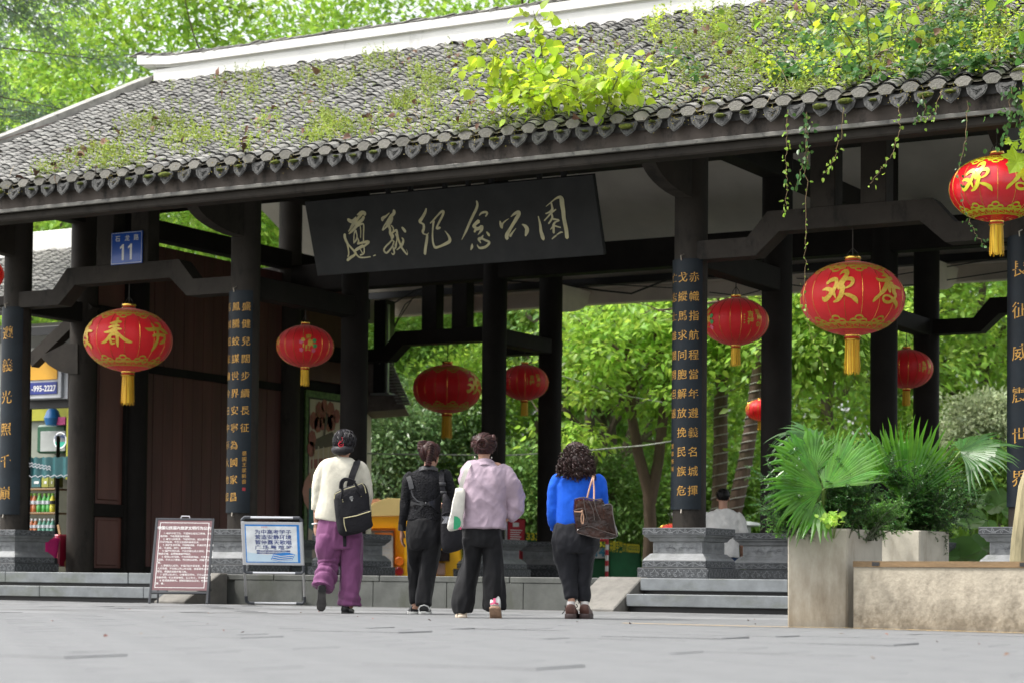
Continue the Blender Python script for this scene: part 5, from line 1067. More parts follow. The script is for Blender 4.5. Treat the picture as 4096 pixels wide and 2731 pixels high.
for k, (pts, lb) in enumerate(((((882, 760), (900, 700), (950, 668), (1010, 655), (1120, 650)), 'thick cable curving up from the black cabinet'), (((885, 795), (905, 750), (930, 700), (968, 672)), 'thin cable sloping beside the thick one'), (((880, 805), (915, 735), (945, 690)), 'second thin sloping cable by the cabinet'), (((1160, 645), (1230, 650), (1300, 655), (1380, 668), (1450, 675), (1540, 640)), 'sagging bundle of cable right of the rear columns'), (((1290, 650), (1420, 655), (1545, 662)), 'nearly straight cable under the rear ceiling'), (((1630, 672), (1700, 680), (1745, 668)), 'cable sagging behind the small blessing lantern'), (((1820, 655), (1900, 665), (1990, 660), (2100, 655), (2320, 622)), 'cable running to the fourth column'), (((1830, 640), (1960, 648), (2320, 590)), 'upper cable behind the fourth column'))):
    tmesh('power_cable', MB().tube([tuple(at(u, v, Y=30.7)) for u, v in pts], .016 if k in (0, 3) else .009, 5), CAB, lb, 'cable', tuple(at(*pts[0], Y=30.7)), 'cables under the rear eave')
tmesh('overhead_wire', MB().tube([tuple(at(u, v, D=37)) for u, v in ((700, 1036), (900, 1042), (1160, 1045), (1300, 1038), (1480, 1022), (1560, 1010))], .012, 4), M('wire_pale', (.4, .42, .36), .7), 'thin pale wire strung across the park at head height', 'wire', tuple(at(900, 1042, D=37)))
tmesh('overhead_wire', MB().tube([tuple(at(u, v, D=38)) for u, v in ((1290, 862), (1420, 905), (1560, 930))], .009, 4), M('wire_pale', (.4, .42, .36), .7), 'faint sagging wire in front of the leaning trunks', 'wire', tuple(at(1420, 905, D=38)))

# yellow play car
YEL_P = M('play_car_yellow', (.98, .50, .01), .3, .06, 2, coat=.4); YEL_L = M('play_car_cream', (.85, .62, .25), .35, .06, 2, coat=.3); ORG = M('play_car_orange', (.85, .2, .01), .4)
pc = thing('play_car', 'big yellow plastic play car with notice in its window behind the stone base', 'play car', tuple(at(940, 1330, D=40.2)*np.array([1, 1, 0])))
PD = lambda u, v, d=40.2: np.array(at(u, v, D=d))
def shell(us, d, depth, nm, mat, par, sm=True):
    front = [PD(u, v, d) for u, v in us]; c_ = sum(front)/len(front); bk_ = np.array([_f[0], _f[1], 0])
    rings = [[c_+(p-c_)*k+bk_*q for p in front] for q, k in ((0, .93), (.05, .985), (.14, 1), (depth-.14, 1), (depth-.04, .98), (depth, .9))]
    return obj(nm, MB().loft([[tuple(p) for p in r] for r in rings]), mat, par, smooth=sm, autosmooth=50)
shell([(846, 1330), (846, 1185), (852, 1160), (868, 1150), (895, 1146), (918, 1152), (932, 1165), (940, 1200), (944, 1330)], 40.2, 1.6, 'body', YEL_P, pc)
shell([(838, 1186), (842, 1168), (856, 1154), (890, 1142), (920, 1144), (940, 1158), (944, 1184)], 40.12, 1.7, 'roof', YEL_L, pc)
shell([(926, 1330), (930, 1180), (942, 1200), (955, 1330)], 40.1, .5, 'door_edge', YEL_P, pc)
shell([(848, 1322), (848, 1212), (908, 1212), (908, 1322)], 40.18, .06, 'window_frame', ORG, pc, False); shell([(853, 1320), (853, 1218), (904, 1218), (904, 1320)], 40.16, .05, 'notice_sheet', M('notice_paper', (.55, .5, .45), .6), pc, False)
m = MB()
for k in range(10): 
    a, b = PD(866, 1237+8*k, 40.12), PD(902-(k*5 % 13), 1237+8*k, 40.12); m.ribbon([tuple(a), tuple(b)], .012, -_f)
obj('printed_line', m, GREYP, pc); m = MB(); m.ribbon([tuple(PD(861, 1225, 40.12)), tuple(PD(903, 1226, 40.12))], .05, -_f); obj('printed_title', m, ORG, pc)
for v in (1288, 1311):
    c_ = PD(917, v, 40.06); m = MB().loft([[tuple(c_+(_R*math.cos(2*PI*i/16)+_U*math.sin(2*PI*i/16))*r_+_f*q) for i in range(16)] for r_, q in ((.085, 0), (.07, -.015), (.062, .0), (.06, .05))]); obj('tail_light', m, ORG if v < 1300 else M('lamp_red', (.3, .01, .01), .3), pc, smooth=True)
shell([(985, 1330), (985, 1262), (1000, 1250), (1035, 1248), (1058, 1258), (1064, 1330)], 40.9, 1.2, 'bonnet', YEL_P, pc)
shell([(996, 1275), (996, 1262), (1033, 1262), (1033, 1288), (1000, 1288)], 40.8, .1, 'screen', M('screen_dark', (.02, .012, .012), .15, coat=.6), pc, False)
shell([(1004, 1308), (1004, 1292), (1022, 1292), (1022, 1320), (1004, 1320)], 40.8, .06, 'pale_panel', M('panel_pink', (.6, .42, .38), .5), pc, False)
m = MB().tube([tuple(PD(u, v, 39.9)) for u, v in ((982, 1262), (986, 1258), (998, 1260), (1001, 1270), (1000, 1300), (996, 1307), (986, 1305), (982, 1298), (982, 1266))], .026, 8); obj('handle_loop', m, BLACK, pc, smooth=True)
tmesh('pink_cover', MB().prism([tuple(PD(u, v, 41.5)) for u, v in ((838, 1160), (850, 1146), (868, 1144), (885, 1152), (840, 1175))], tuple(np.array([_f[0], _f[1], 0])*.4)), M('cover_salmon', (.5, .25, .18), .6), 'salmon coloured cover behind the yellow play car', 'cover', tuple(PD(850, 1160, 41.5)))
# red stand
rs = thing('red_notice_stand', 'red notice stand with white text behind the rear stone base', 'notice stand', tuple(at(1185, 1330, D=36.5)*np.array([1, 1, 0])))
REDP = M('stand_red', (.5, .012, .03), .4); qd = 36.5
shell([(1164, 1300), (1166, 1196), (1176, 1188), (1208, 1190), (1204, 1300)], qd, .12, 'panel', REDP, rs, False); shell([(1159, 1250), (1161, 1196), (1166, 1193), (1165, 1250)], qd-.02, .12, 'side_panel', M('stand_pale', (.6, .58, .6), .5), rs, False)
shell([(1195, 1345), (1197, 1240), (1204, 1240), (1203, 1345)], qd, .1, 'post', REDP, rs, False)
m = MB(); m.ribbon([tuple(PD(1178, 1204, qd-.05)), tuple(PD(1192, 1204, qd-.05))], .07, -_f)
for k in range(7): m.ribbon([tuple(PD(1172, 1216+5*k, qd-.05)), tuple(PD(1199-(k*3 % 7), 1217+5*k, qd-.05))], .016, -_f)
obj('printed_line', m, WHITEP, rs)
# green hoarding
gh = thing('green_hoarding', 'long green site hoarding with yellow phone number along its top', 'hoarding', tuple(at(1350, 1340, D=37.5)*np.array([1, 1, 0])))
HG = M('hoarding_green', (.015, .14, .05), .6, .2, 4, bump=.1, bscale=20); HY = M('hoarding_yellow', (.55, .5, .02), .5)
def panel(u0, v0, u1, v1, d, nm, mat, par, th=.05, vb=None): shell([(u0, vb or 1352), (u0, v0), (u1, v1), (u1, vb or 1352)], d, th, nm, mat, par, False)
panel(1398, 1243, 1472, 1249, 37.4, 'board', HG, gh); panel(1345, 1236, 1396, 1240, 37.5, 'board', HG, gh); panel(1205, 1222, 1260, 1226, 37.8, 'board', HG, gh); panel(1262, 1226, 1343, 1233, 37.7, 'board', HG, gh)
p_ = PD(1400, 1255, 37.3); q_ = PD(1469, 1260, 37.3); exh = (q_-p_); lw = np.linalg.norm(exh); exh /= lw
g_ = text_mb('共圆手架17102333333', .2, .03, 1., 'LEFT'); mx = max(v[0] for v in g_.v); obj('phone_text', MB().merge(g_, frame_map(p_-_U*.0, exh*(lw/mx), _U, -_f)), HY, gh)
g_ = text_mb('3333', .17, .03, 1., 'LEFT'); obj('phone_text', MB().merge(g_, frame_map(PD(1208, 1231, 37.6), exh*.95, _U, -_f)), HY, gh); obj('phone_text', MB().merge(g_, frame_map(PD(1352, 1245, 37.4), exh*.95, _U, -_f)), HY, gh)
nb2 = thing('number_board', 'white number board fixed to the green hoarding', 'number board', tuple(PD(1376, 1268, 37.3)))
panel(1362, 1257, 1391, 1257, 37.3, 'plate', WHITEP, nb2, .03, 1281); obj('number', MB().merge(text_mb('14', .2, .04), frame_map(PD(1376, 1268, 37.22), _R, _U, -_f)), M('number_blue', (.03, .2, .3), .5), nb2)
rp = thing('barrier_pole', 'red and white striped barrier pole in front of the green hoarding', 'barrier pole', tuple(PD(1394, 1350, 36.8)))
for k in range(9):
    a, b = PD(1394.5-.15*k, 1237+12.3*k, 36.8), PD(1394.5-.15*(k+1), 1237+12.3*(k+1), 36.8); obj('stripe', MB().tube([tuple(a), tuple(b)], .03, 8), REDP if k % 2 == 0 else WHITEP, rp)
tp = MB().tube([tuple(PD(1362, 1240, 36.8)), tuple(PD(1394, 1239, 36.8))], .025, 6); obj('crossbar', tp, REDP, rp)
# park lamp
lp = thing('park_lamp', 'low mushroom shaped park lamp left of the third rear column', 'lamp', tuple(PD(1723, 1330, 37)*np.array([1, 1, 0])))
c_ = PD(1718, 1204, 37); obj('cap', MB().lathe([(.02, .06), (.2, .03), (.235, -.01), (.22, -.025), (.03, -.02)], tuple(c_), 20), M('lamp_grey', (.4, .43, .43), .4), lp, smooth=True)
obj('post', MB().lathe([(.05, -.03), (.05, -c_[2])], tuple(c_), 12), M('lamp_grey', (.4, .43, .43), .4), lp)
tmesh('rear_path', MB().box((-30, 32.7, -.03), (2, 34.5, .16), .01), M('path_stone', (.2, .2, .18), .8, .2, 2), None, None, (0, 0, 0), kind='structure')
# trunk at the right picture edge
b_ = at(2345, 1320, D=20.5); t = thing('park_tree', 'pale ridged trunk at the right end of the low wall', 'tree', (b_[0], b_[1], 0))
obj('trunk', MB().tube([(b_[0]-.04, b_[1], 0), tuple(at(2346, 1240, D=20.5)), tuple(at(2362, 1120, D=20.5)), tuple(at(2440, 900, D=20.5)), tuple(at(2500, 600, D=20.5)), tuple(at(2580, 200, D=20.5)), tuple(at(2680, -200, D=20.5))], [.11, .1, .1, .09, .08, .07, .04], 10), M('bark_pale', (.3, .26, .15), .9, .35, 7, stretch=(1, 1, .25), bump=.8, bscale=20), t, smooth=True)
V, F = clumps(np.random.default_rng(77), np.array(at(2790, -180, D=20.5)), (1.3, 1.2, 1.5), 70, 40, .4, .16, .13, six=True); link('crown', npmesh('crown', V-np.array([b_[0], b_[1], 0]), F, leafmat('leaf_plane_crown', (.2, .34, .03), (.45, 1.5))), t)
# ------------------------------------------------------------------ planters and low wall
CONC = M('planter_concrete', (.42, .385, .315), .8, .14, 2.2, bump=.12, bscale=45, stain=((.2, .16, .11), 3.6, .47, .85, (1.6, 1.6, .5), .3, (.75, .24)))
WALLC = M('low_wall_concrete', (.36, .32, .25), .85, .2, 3.5, bump=.35, bscale=38, stain=((.10, .082, .058), 7., .45, .9, (1.1, 1.1, .9), .34, (.48, .26)))
CAPW_ = M('wall_cap_wood', (.16, .10, .045), .7, .35, 4, stretch=(.3, 3, 3), bump=.2, bscale=30, stain=((.30, .26, .18), 5, .6, .6, (.4, 1, 1)))
SOIL = M('soil', (.04, .03, .02), .95, .4, 12, bump=.6, bscale=30)
def planter(label, poly, h, taper=.01):
    """thick walled concrete box on a ground polygon"""
    c_ = sum(np.array(p) for p in poly)/len(poly); t = thing('concrete_planter', label, 'planter', (c_[0], c_[1], 0), 'concrete planters with palms')
    P = [np.array(p) for p in poly]; rg = lambda k, z: [tuple(c_+(p-c_)*k)+(z,) for p in P]
    ins = 1-.055/np.mean([np.linalg.norm(p-c_) for p in P])
    def ch(ring_k, z, cc=.012):   # chamfered corners
        out = []; Q = [c_+(p-c_)*ring_k for p in P]; n = len(Q)
        for i in range(n):
            a, b, d = Q[i-1], Q[i], Q[(i+1) % n]; out += [tuple(b+(a-b)/np.linalg.norm(a-b)*cc)+(z,), tuple(b+(d-b)/np.linalg.norm(d-b)*cc)+(z,)]
        return out
    obj('box', MB().loft([ch(1-taper*0, 0), ch(1+taper, h-.012), ch(1+taper-.012, h), ch(ins, h), ch(ins-.01, h-.1)]), CONC, t)
    obj('soil', MB().add(rg(ins-.005, h-.06), [tuple(range(len(P)))]), SOIL, t); return t
pl1 = planter('tall pale concrete planter with stained foot at the corner of the low wall', [(-6.204, 15.02), (-5.785, 15.165), (-5.765, 15.86), (-6.16, 15.98)], .74)
pc2 = np.array(at(1960, 1330, D=17.7)[:2]); e1 = np.array(at(2085, 1330, D=17.95)[:2]); e0_ = np.array(at(1833, 1330, D=17.72)[:2])
cor = np.array(at(1957, 1212, D=17.55)); cor2 = cor[:2]; lef = np.array(at(1833, 1212, D=17.75))[:2]; rig = np.array(at(2040, 1212, D=17.95))[:2]
cor = np.array(at(2113, 1212, D=17.4))[:2]; lef = np.array(at(1975, 1212, D=17.75))[:2]; rig = np.array(at(2180, 1216, D=17.85))[:2]
pl2 = planter('square concrete planter with greenish streaks behind the low wall', [tuple(cor), tuple(rig), tuple(rig+lef-cor), tuple(lef)], .765)
lw = thing('low_wall', 'low stained concrete wall with worn brown cap in the right foreground', 'wall', (-5, 14.9, 0))
wa, wb = np.array((-5.70, 15.075)), np.array((-2.6, 14.32)); wd_ = (wb-wa)/np.linalg.norm(wb-wa); wn = np.array((-wd_[1], wd_[0]))
def wallprism(nm, z0, z1, out, th, mat, bumpy=0., a=wa, b=wb):
    n = 40; rings = []; r_ = np.random.default_rng(3)
    for i in range(n+1):
        p = a+(b-a)*i/n-wn*(out+bumpy*r_.normal()); q = a+(b-a)*i/n+wn*th; rings.append([(p[0], p[1], z0), (p[0], p[1], z1), (q[0], q[1], z1), (q[0], q[1], z0)])
    return obj(nm, MB().loft(rings), mat, lw)
wallprism('wall_body', -.01, .452, 0, .28, WALLC, .0012); wallprism('cap', .455, .498, .012, .3, CAPW_, .0006)
for u in (.2, 1.42):
    p = wa+wd_*u; obj('cap_hole', MB().obox((p[0]-wn[0]*.012, p[1]-wn[1]*.012, .477), ((wd_[0], wd_[1], 0), (wn[0], wn[1], 0), (0, 0, 1)), (.032, .003, .014)), BLACK, lw)
hl = np.array(at(2003, 1436, Y=15.07)); obj('drain_hole', MB().add([(hl[0]+.024*math.cos(a), 15.085-.02, .0+.03*max(0, math.sin(a))*(1.2 if math.cos(a) > 0 else .9)) for a in np.linspace(0, PI, 8)], [tuple(range(8))]), BLACK, pl1)
ym = MB(); yl = [(-9.5, 15.3), (-7.6, 15.02), (-6.3, 14.88), (-5.72, 14.98), (-4.3, 14.63), (-2.6, 14.22)]
ym.add([(x, y+dy, .0055) for x, y in yl for dy in (0, .07)], [(2*i, 2*i+2, 2*i+3, 2*i+1) for i in range(1, len(yl)-1)]); obj('yellow_line', ym, YEL, plaza)

# ------------------------------------------------------------------ fan palms and feathery shrubs
LF_PALM = M('palm_leaf', (.065, .215, .012), .3, .35, 6, trans=(.42, 1.8, .49), spec=.6, island=.18); LF_PALMD = M('palm_leaf_dark', (.03, .105, .014), .38, .3, 6, trans=(.3, 1.4, .49), spec=.45, island=.2)
PET = M('palm_petiole', (.14, .22, .05), .45, .2, 5); FIB = M('palm_fibre', (.22, .09, .03), .9, .4, 30, bump=.8, bscale=60)
CAMR, CAMU, CAMF = Vector(_R), Vector(_U), Vector(_f)
def fan(parent, hub, spread, L_, axis, face, mat, n=22, droop=.25, seed=0, wseg=None):
    """pleated fan leaf: axis is the middle direction, face the leaf normal"""
    r_ = random.Random(seed); A = Vector(axis).normalized(); N = Vector(face); N = (N-A*N.dot(A)).normalized(); B = A.cross(N); H = Vector(hub); mb = MB()
    for k in range(n):
        t_ = -1+2*(k+.5)/n; an = t_*spread/2; d = A*math.cos(an)+B*math.sin(an); sid = (-A*math.sin(an)+B*math.cos(an)); ln = L_*(1-.22*abs(t_)**2)*r_.uniform(.88, 1.05); da = spread/n*1.06
        dr = droop*r_.uniform(.6, 2.4); pts = []; w0 = 0
        prof = ((.0, .004), (.2, None), (.42, None), (.60, 1.75), (.75, .95), (.88, .5), (1., .02)); vs = []
        for q, wq in prof:
            c_ = H+d*ln*q+N*(-.05*L_*math.sin(q*PI))-Vector((0, 0, 1))*dr*L_*max(0, q-.45)**1.7*1.6+sid*r_.uniform(-.004, .004)*q*3
            half = math.tan(da/2)*ln*q if wq is None else (.002 if q == 0 else math.tan(da/2)*ln*.55*wq); vs += [c_-sid*half, c_+N*half*.38, c_+sid*half]
        fs = []
        for i in range(len(prof)-1):
            for j in (0, 1): fs.append((3*i+j, 3*i+j+1, 3*i+4+j, 3*i+3+j))
        mb.add(vs, fs)
    return obj('leaf', mb, mat, parent, smooth=False)
def palm(label, base, leaves, seed):
    base = np.array(base); t = thing('fan_palm', label, 'palm', tuple(base), 'potted fan palms'); rr = random.Random(seed)
    tk = MB().lathe([(.035, -.03), (.05, .02), (.045, .1), (.03, .17)], tuple(base), 10)
    for k in range(14): a = rr.uniform(0, 2*PI); tk.tube([(base[0]+.04*math.cos(a), base[1]+.04*math.sin(a), base[2]+.03*k/3), (base[0]+.06*math.cos(a+.4), base[1]+.06*math.sin(a+.4), base[2]+.05+.03*k/3)], .006, 4)
    obj('trunk', tk, FIB, t, smooth=True)
    for k, (u, v, d, au, av, ad, face, spr, L_, mat, dr, n) in enumerate(leaves):
        hub = np.array(at(u, v, D=d)); ax = CAMR*au+CAMU*av+CAMF*ad
        fc = CAMR*face[0]+CAMU*face[1]-CAMF*face[2]
        fan(t, hub, spr, L_, ax, fc, mat, n, dr, seed*10+k)
        m = MB(); mid = (hub+base)/2+np.array([0, 0, .06]); m.tube([tuple(base+np.array([0, 0, .08])), tuple(mid), tuple(hub)], [.013, .010, .007], 6); obj('petiole', m, PET, t, smooth=True)
    return t
b1 = np.array(at(1889, 1206, D=16.15)); b1[2] = .69
palm('bushy fan palm with bright and silvery leaves in the tall planter', b1, [
    (1889, 1123, 15.95, -.9, .22, -.25, (-.1, .35, .9), 2.5, .50, LF_PALM, .22, 26),
    (1893, 1120, 16.05, .55, .8, .1, (-.55, .5, .7), 2.0, .60, LF_PALM, .10, 26),
    (1868, 1085, 16.15, -.25, .85, .2, (-.2, .75, .55), 2.6, .46, LF_PALM, .3, 24),
    (1890, 1010, 16.4, -.8, .35, .2, (0, .9, .35), 2.8, .48, LF_PALMD, .45, 22),
    (1905, 1060, 16.4, .85, .35, .15, (0, .85, .5), 2.2, .42, LF_PALM, .3, 20),
    (1885, 1150, 16.0, -.35, -.6, -.6, (0, .6, .7), 1.4, .36, LF_PALM, .25, 8)], 3)
b2 = np.array(at(2098, 1222, D=18.05)); b2[0:2] = (cor+rig+lef+rig+lef-cor)[0:2]/4 if False else b2[0:2]; b2 = np.array(list((rig+lef)/2)+[.71])
palm('upright fan palm with long pointed leaves in the rear planter', b2, [
    (2083, 1155, 17.6, .12, .95, .0, (.1, .15, .95), 2.0, .72, LF_PALM, .03, 26),
    (2050, 1110, 17.9, -.35, .9, .3, (-.3, .6, .7), 1.9, .60, LF_PALM, .12, 22),
    (2068, 1120, 18.0, .45, .85, .3, (.2, .6, .7), 1.6, .46, LF_PALMD, .2, 18),
    (2206, 1036, 17.8, .75, .28, -.1, (.15, .85, .45), 3.3, .52, LF_PALMD, .38, 30),
    (2030, 1090, 18.2, -.9, .3, .1, (0, .8, .5), 2.0, .38, LF_PALM, .3, 16)], 5)
def sprays(name, label, cat, base, tips, mat, seed, leaflet=(.026, .012), step=.011, sub=7, group=None, sublen=.16, frond=False):
    """thin twigs from base to tips, each with side twigs lined by leaflets in two rows"""
    rng = np.random.default_rng(seed); base = np.array(base); t = thing(name, label, cat, tuple(base), group); st = MB(); C_ = []; A = []; N = []
    def twig(p, q, r0, lf):
        n = 7; p, q = np.array(p), np.array(q); sag = np.array([0, 0, .12*np.linalg.norm(q-p)]); pts = [p+(q-p)*i/n+sag*math.sin(PI*i/n)*.6 for i in range(n+1)]; st.tube([tuple(x) for x in pts], [r0*(1-.75*i/n) for i in range(n+1)], 4, cap=False)
        if lf:
            ln = np.linalg.norm(q-p); m = max(4, int(ln/step))
            for i in range(m):
                s_ = .12+.88*i/m; k = min(int(s_*n), n-1); c_ = pts[k]+(pts[k+1]-pts[k])*(s_*n-k); d = unit(pts[k+1]-pts[k]); sd_ = unit(np.cross(d, np.array([.2, .1, 1.])+rng.normal(size=3)*.35))
                for s2 in (-1, 1): C_.append(c_); A.append(s2*sd_*.9+d*.45+rng.normal(size=3)*.15); N.append(np.array([0, 0, 1.])+rng.normal(size=3)*.4)
        return pts
    for tp in tips:
        pts = twig(base+rng.normal(size=3)*np.array([.05, .05, .0]), tp, .006, False)
        for k in range(sub):
            i = 2+int(rng.random()*6); d = unit(pts[min(i+1, 7)]-pts[i-1])*.6+rng.normal(size=3)*.55; q = pts[i]+unit(d)*sublen*(.6+.8*rng.random()); twig(pts[i], q, .0025, True)
        twig(pts[5], pts[7], .002, True)
    obj('stem', st, M('twig', (.045, .06, .022), .8), t); n = len(C_); V, F = leaves_np(np.array(C_), np.array(A), np.array(N), leaflet[0]*(.7+.6*rng.random(n)), leaflet[1]*(.7+.6*rng.random(n)))
    link('foliage', npmesh('foliage', V-base, F, mat), t); return t
LF_FERN = leafmat('leaf_fern', (.07, .2, .025), (.4, 1.5), .35, .4, .6); LF_FERND = leafmat('leaf_fern_dark', (.04, .125, .025), (.35, 1.4), .3, .45, .7)
rng = np.random.default_rng(81)
def tipset(spec, d):
    out = []
    for u, v, su, sv, n in spec:
        for k in range(n): out.append(at(u+su*rng.normal(), v+sv*rng.normal(), D=d+.14*rng.normal()))
    return out
sprays('small_leaf_shrub', 'dark small leaved shrub spilling left over the rim of the tall planter', 'shrub', b1+np.array([-.08, .05, -.02]), tipset(((1790, 1120, 28, 30, 12), (1830, 1165, 25, 25, 12), (1800, 1185, 12, 12, 6)), 16.1), LF_FERND, 91, sub=13, group='shrubs in the planters')
sprays('small_leaf_shrub', 'glossy twiggy shrub between the two palm leaves', 'shrub', b1+np.array([.12, .1, -.02]), tipset(((1930, 1090, 22, 40, 15), (1900, 1160, 25, 20, 9), (1960, 1130, 20, 25, 8)), 16.3), LF_FERND, 92, sub=13, group='shrubs in the planters')
sprays('asparagus_fern', 'soft feathery fern filling the gap between the planters', 'fern', b1+np.array([.2, .35, -.03]), tipset(((1990, 1180, 28, 14, 18), (2045, 1172, 25, 16, 14), (1965, 1200, 20, 8, 8)), 16.9), LF_FERN, 93, leaflet=(.018, .005), step=.0045, sub=12, sublen=.1, group='shrubs in the planters')
sprays('small_leaf_shrub', 'dense dark shrub in the rear planter with twigs reaching right', 'shrub', b2+np.array([.05, -.02, -.02]), tipset(((2120, 1130, 35, 40, 26), (2090, 1180, 35, 20, 16), (2200, 1130, 30, 35, 12), (2170, 1190, 25, 20, 8), (2060, 1100, 18, 40, 8)), 17.7), LF_FERND, 94, sub=13, group='shrubs in the planters')
sprays('small_leaf_shrub', 'thin trailing twig hanging down the face of the rear planter', 'shrub', np.array(at(2000, 1205, D=17.4)), [at(1998, 1275, D=17.35), at(2003, 1250, D=17.35), at(2060, 1225, D=17.4), at(1990, 1230, D=17.35)], LF_FERN, 95, sub=7, sublen=.09, group='shrubs in the planters')
sprays('small_leaf_shrub', 'pale ferny twig poking out left below the rim of the tall planter', 'shrub', np.array(at(1806, 1205, D=16.0)), [at(1775, 1212, D=15.95), at(1782, 1200, D=15.95), at(1788, 1222, D=15.95)], LF_FERN, 96, sub=7, sublen=.07, group='shrubs in the planters')
# small round leaved plant and flower in the tall planter
t = thing('ground_cover_plant', 'round leaved bright plant at the rim of the tall planter', 'plant', tuple(b1+np.array([.1, -.02, 0])), 'shrubs in the planters'); n = 46
C_ = np.array([at(1915+14*rng.normal(), 1192+7*rng.normal(), D=15.75+.08*rng.normal()) for _ in range(n)]); V, F = leaves6_np(C_, rng.normal(size=(n, 3))+np.array([0, 0, -.2]), rng.normal(size=(n, 3))*.5+np.array([0, -.6, .7]), .035+.02*rng.random(n), .03+.015*rng.random(n))
link('foliage', npmesh('foliage', V-np.array(t.location), F, LF_BRIGHT), t); 
for c_ in C_[::3]: obj('stem', MB().tube([tuple(b1+np.array([.1, -.02, -.03])), tuple(c_)], .002, 3), PET, t)
t = thing('flower', 'red and pink geranium heads glowing between the palm leaves', 'flower', tuple(at(1946, 1150, D=18.6)), 'shrubs in the planters'); m = MB()
for u, v, r_ in ((1944, 1143, .035), (1949, 1171, .04), (1938, 1176, .03), (1955, 1160, .025)):
    c_ = np.array(at(u, v, D=16.6))
    for k in range(16): q = c_+rng.normal(size=3)*r_*.5; m.obox(tuple(q), ((1, 0, 0), (0, 1, 0), (0, 0, 1)), (.012, .012, .006), .003)
obj('blossom', m, M('flower_red', (.75, .08, .07), .5, .3, 30), t); m = MB()
for u, v in ((1944, 1143), (1949, 1171)): obj('stem', MB().tube([tuple(b1+np.array([.15, .2, 0])), tuple(at(u, v, D=16.6))], .003, 4), PET, t)

# ------------------------------------------------------------------ plants on the roof
def rp(u, v, lift=0.):
    """point of the front roof slope on a sight line"""
    r_ = np.array(at(u, v, D=1.))-EYEP; n_ = np.array([0, -SL, 1.]); p0 = np.array([0, EV, EZ]); tt = np.dot(p0-EYEP, n_)/np.dot(r_, n_); return EYEP+r_*tt+np.array([0, 0, lift])
def roof_shrub(name, label, stems, mat, leaf, dens, seed, spread=.14, group=None, six=True):
    rng = np.random.default_rng(seed); b_ = rp(*stems[0][0]); t = thing(name, label, 'plant', tuple(b_), group); C_ = []; A = []; N = []
    for (u0, v0), (u1, v1), dd in stems:
        m = MB()
        p = rp(u0, v0); q = np.array(at(u1, v1, D=(p-EYEP)@_f-dd)); n = 8; pts = [p+(q-p)*i/n+np.array([0, 0, .12*math.sin(PI*i/n)*np.linalg.norm(q-p)]) for i in range(n+1)]
        m.tube([tuple(x) for x in pts], [.009*(1-.8*i/n)+.0015 for i in range(n+1)], 5, cap=False)
        for k in range(int(dens*np.linalg.norm(q-p))):
            s_ = .15+.85*rng.random(); i = min(int(s_*n), n-1); c_ = pts[i]+(pts[i+1]-pts[i])*(s_*n-i); off = rng.normal(size=3)*spread*np.array([1, .7, .7]); C_.append(c_+off); A.append(off*3+np.array([0, -.15, -.25])+rng.normal(size=3)*.4); N.append(np.array([-.1, -.55, .7])+rng.normal(size=3)*.38)
            if k % 3 == 0: m.tube([tuple(c_), tuple(c_+off)], .0022, 3)
        obj('stem', m, M('green_stem', (.12, .14, .04), .6), t)
    n = len(C_); s_ = (.55+.6*rng.random(n)); V, F = leaves6_np(np.array(C_), np.array(A), np.array(N), leaf[0]*s_, leaf[1]*s_)
    link('foliage', npmesh('foliage', V-b_, F, mat, smooth=False), t); return t
roof_shrub('roof_sapling', 'lime green sapling with round leaves growing out of the middle of the roof', [((1235, 255), (1085, 150), .25), ((1250, 262), (1130, 125), .2), ((1262, 262), (1225, 25), .3), ((1275, 265), (1225, 150), .2), ((1300, 268), (1330, 140), .25), ((1340, 262), (1300, 195), .2), ((1390, 262), (1440, 145), .3), ((1400, 262), (1495, 165), .25), ((1405, 262), (1385, 175), .2), ((1240, 255), (1105, 200), .2), ((1390, 262), (1270, 190), .3), ((1280, 262), (1170, 210), .25)], LF_LIME, (.14, .12), 75, 101, .14)
roof_shrub('roof_sapling', 'lime leaved climber hanging into the top right of the roof', [((1990, 165), (1880, 15), .3), ((2000, 165), (1985, -10), .35), ((2030, 140), (2080, 10), .3), ((2060, 130), (2150, -5), .3), ((1985, 165), (1925, 60), .2), ((1880, 90), (1820, -5), .3)], LF_LIME, (.125, .105), 26, 102, .15)
roof_shrub('roof_climber', 'yellow green heart leaved climber crossing the right half of the roof', [((1640, 60), (1800, 180), .05), ((1650, 80), (1730, 150), .05), ((1790, 110), (1700, 165), .08), ((1800, 160), (1690, 100), .08), ((1780, 190), (1820, 240), .05), ((1700, 120), (1760, 210), .06), ((1760, 60), (1840, 130), .06)], leafmat('leaf_climber', (.14, .27, .02), (.45, 1.5), .4), (.13, .095), 26, 103, .16)
roof_shrub('roof_climber', 'dark heart leaved climber near the lime sapling', [((1440, 225), (1400, 190), .1), ((1500, 150), (1560, 190), .06), ((1520, 130), (1590, 150), .06), ((1470, 240), (1430, 250), .05)], LF_IVY, (.12, .1), 26, 104, .1)
# ivy carpet and weeds, one mass each
rng = np.random.default_rng(110)
def carpet(name, regs, mat, L_, W_, up, seed, lab=None):
    rng = np.random.default_rng(seed); C_ = []
    for u, v, su, sv, n in regs:
        cu = np.stack([u+su*rng.normal(size=max(3, n//26)), v+sv*rng.normal(size=max(3, n//26))], 1)
        for k in range(n):
            a = cu[rng.integers(len(cu))]; uu, vv = a[0]+10*rng.normal(), a[1]+6*rng.normal(); p = rp(uu, vv)
            if p[1] < EV or p[1] > RY-.15: continue
            C_.append(p+np.array([0, 0, .02+up*rng.random()]))
    n = len(C_); V, F = leaves6_np(np.array(C_), rng.normal(size=(n, 3))*np.array([1, 1, .5]), np.array([0, -.5, .8])+rng.normal(size=(n, 3))*.35, L_*(.5+.8*rng.random(n)), W_*(.5+.8*rng.random(n)))
    return tag(link(name, npmesh(name, V, F, mat)), kind='stuff')
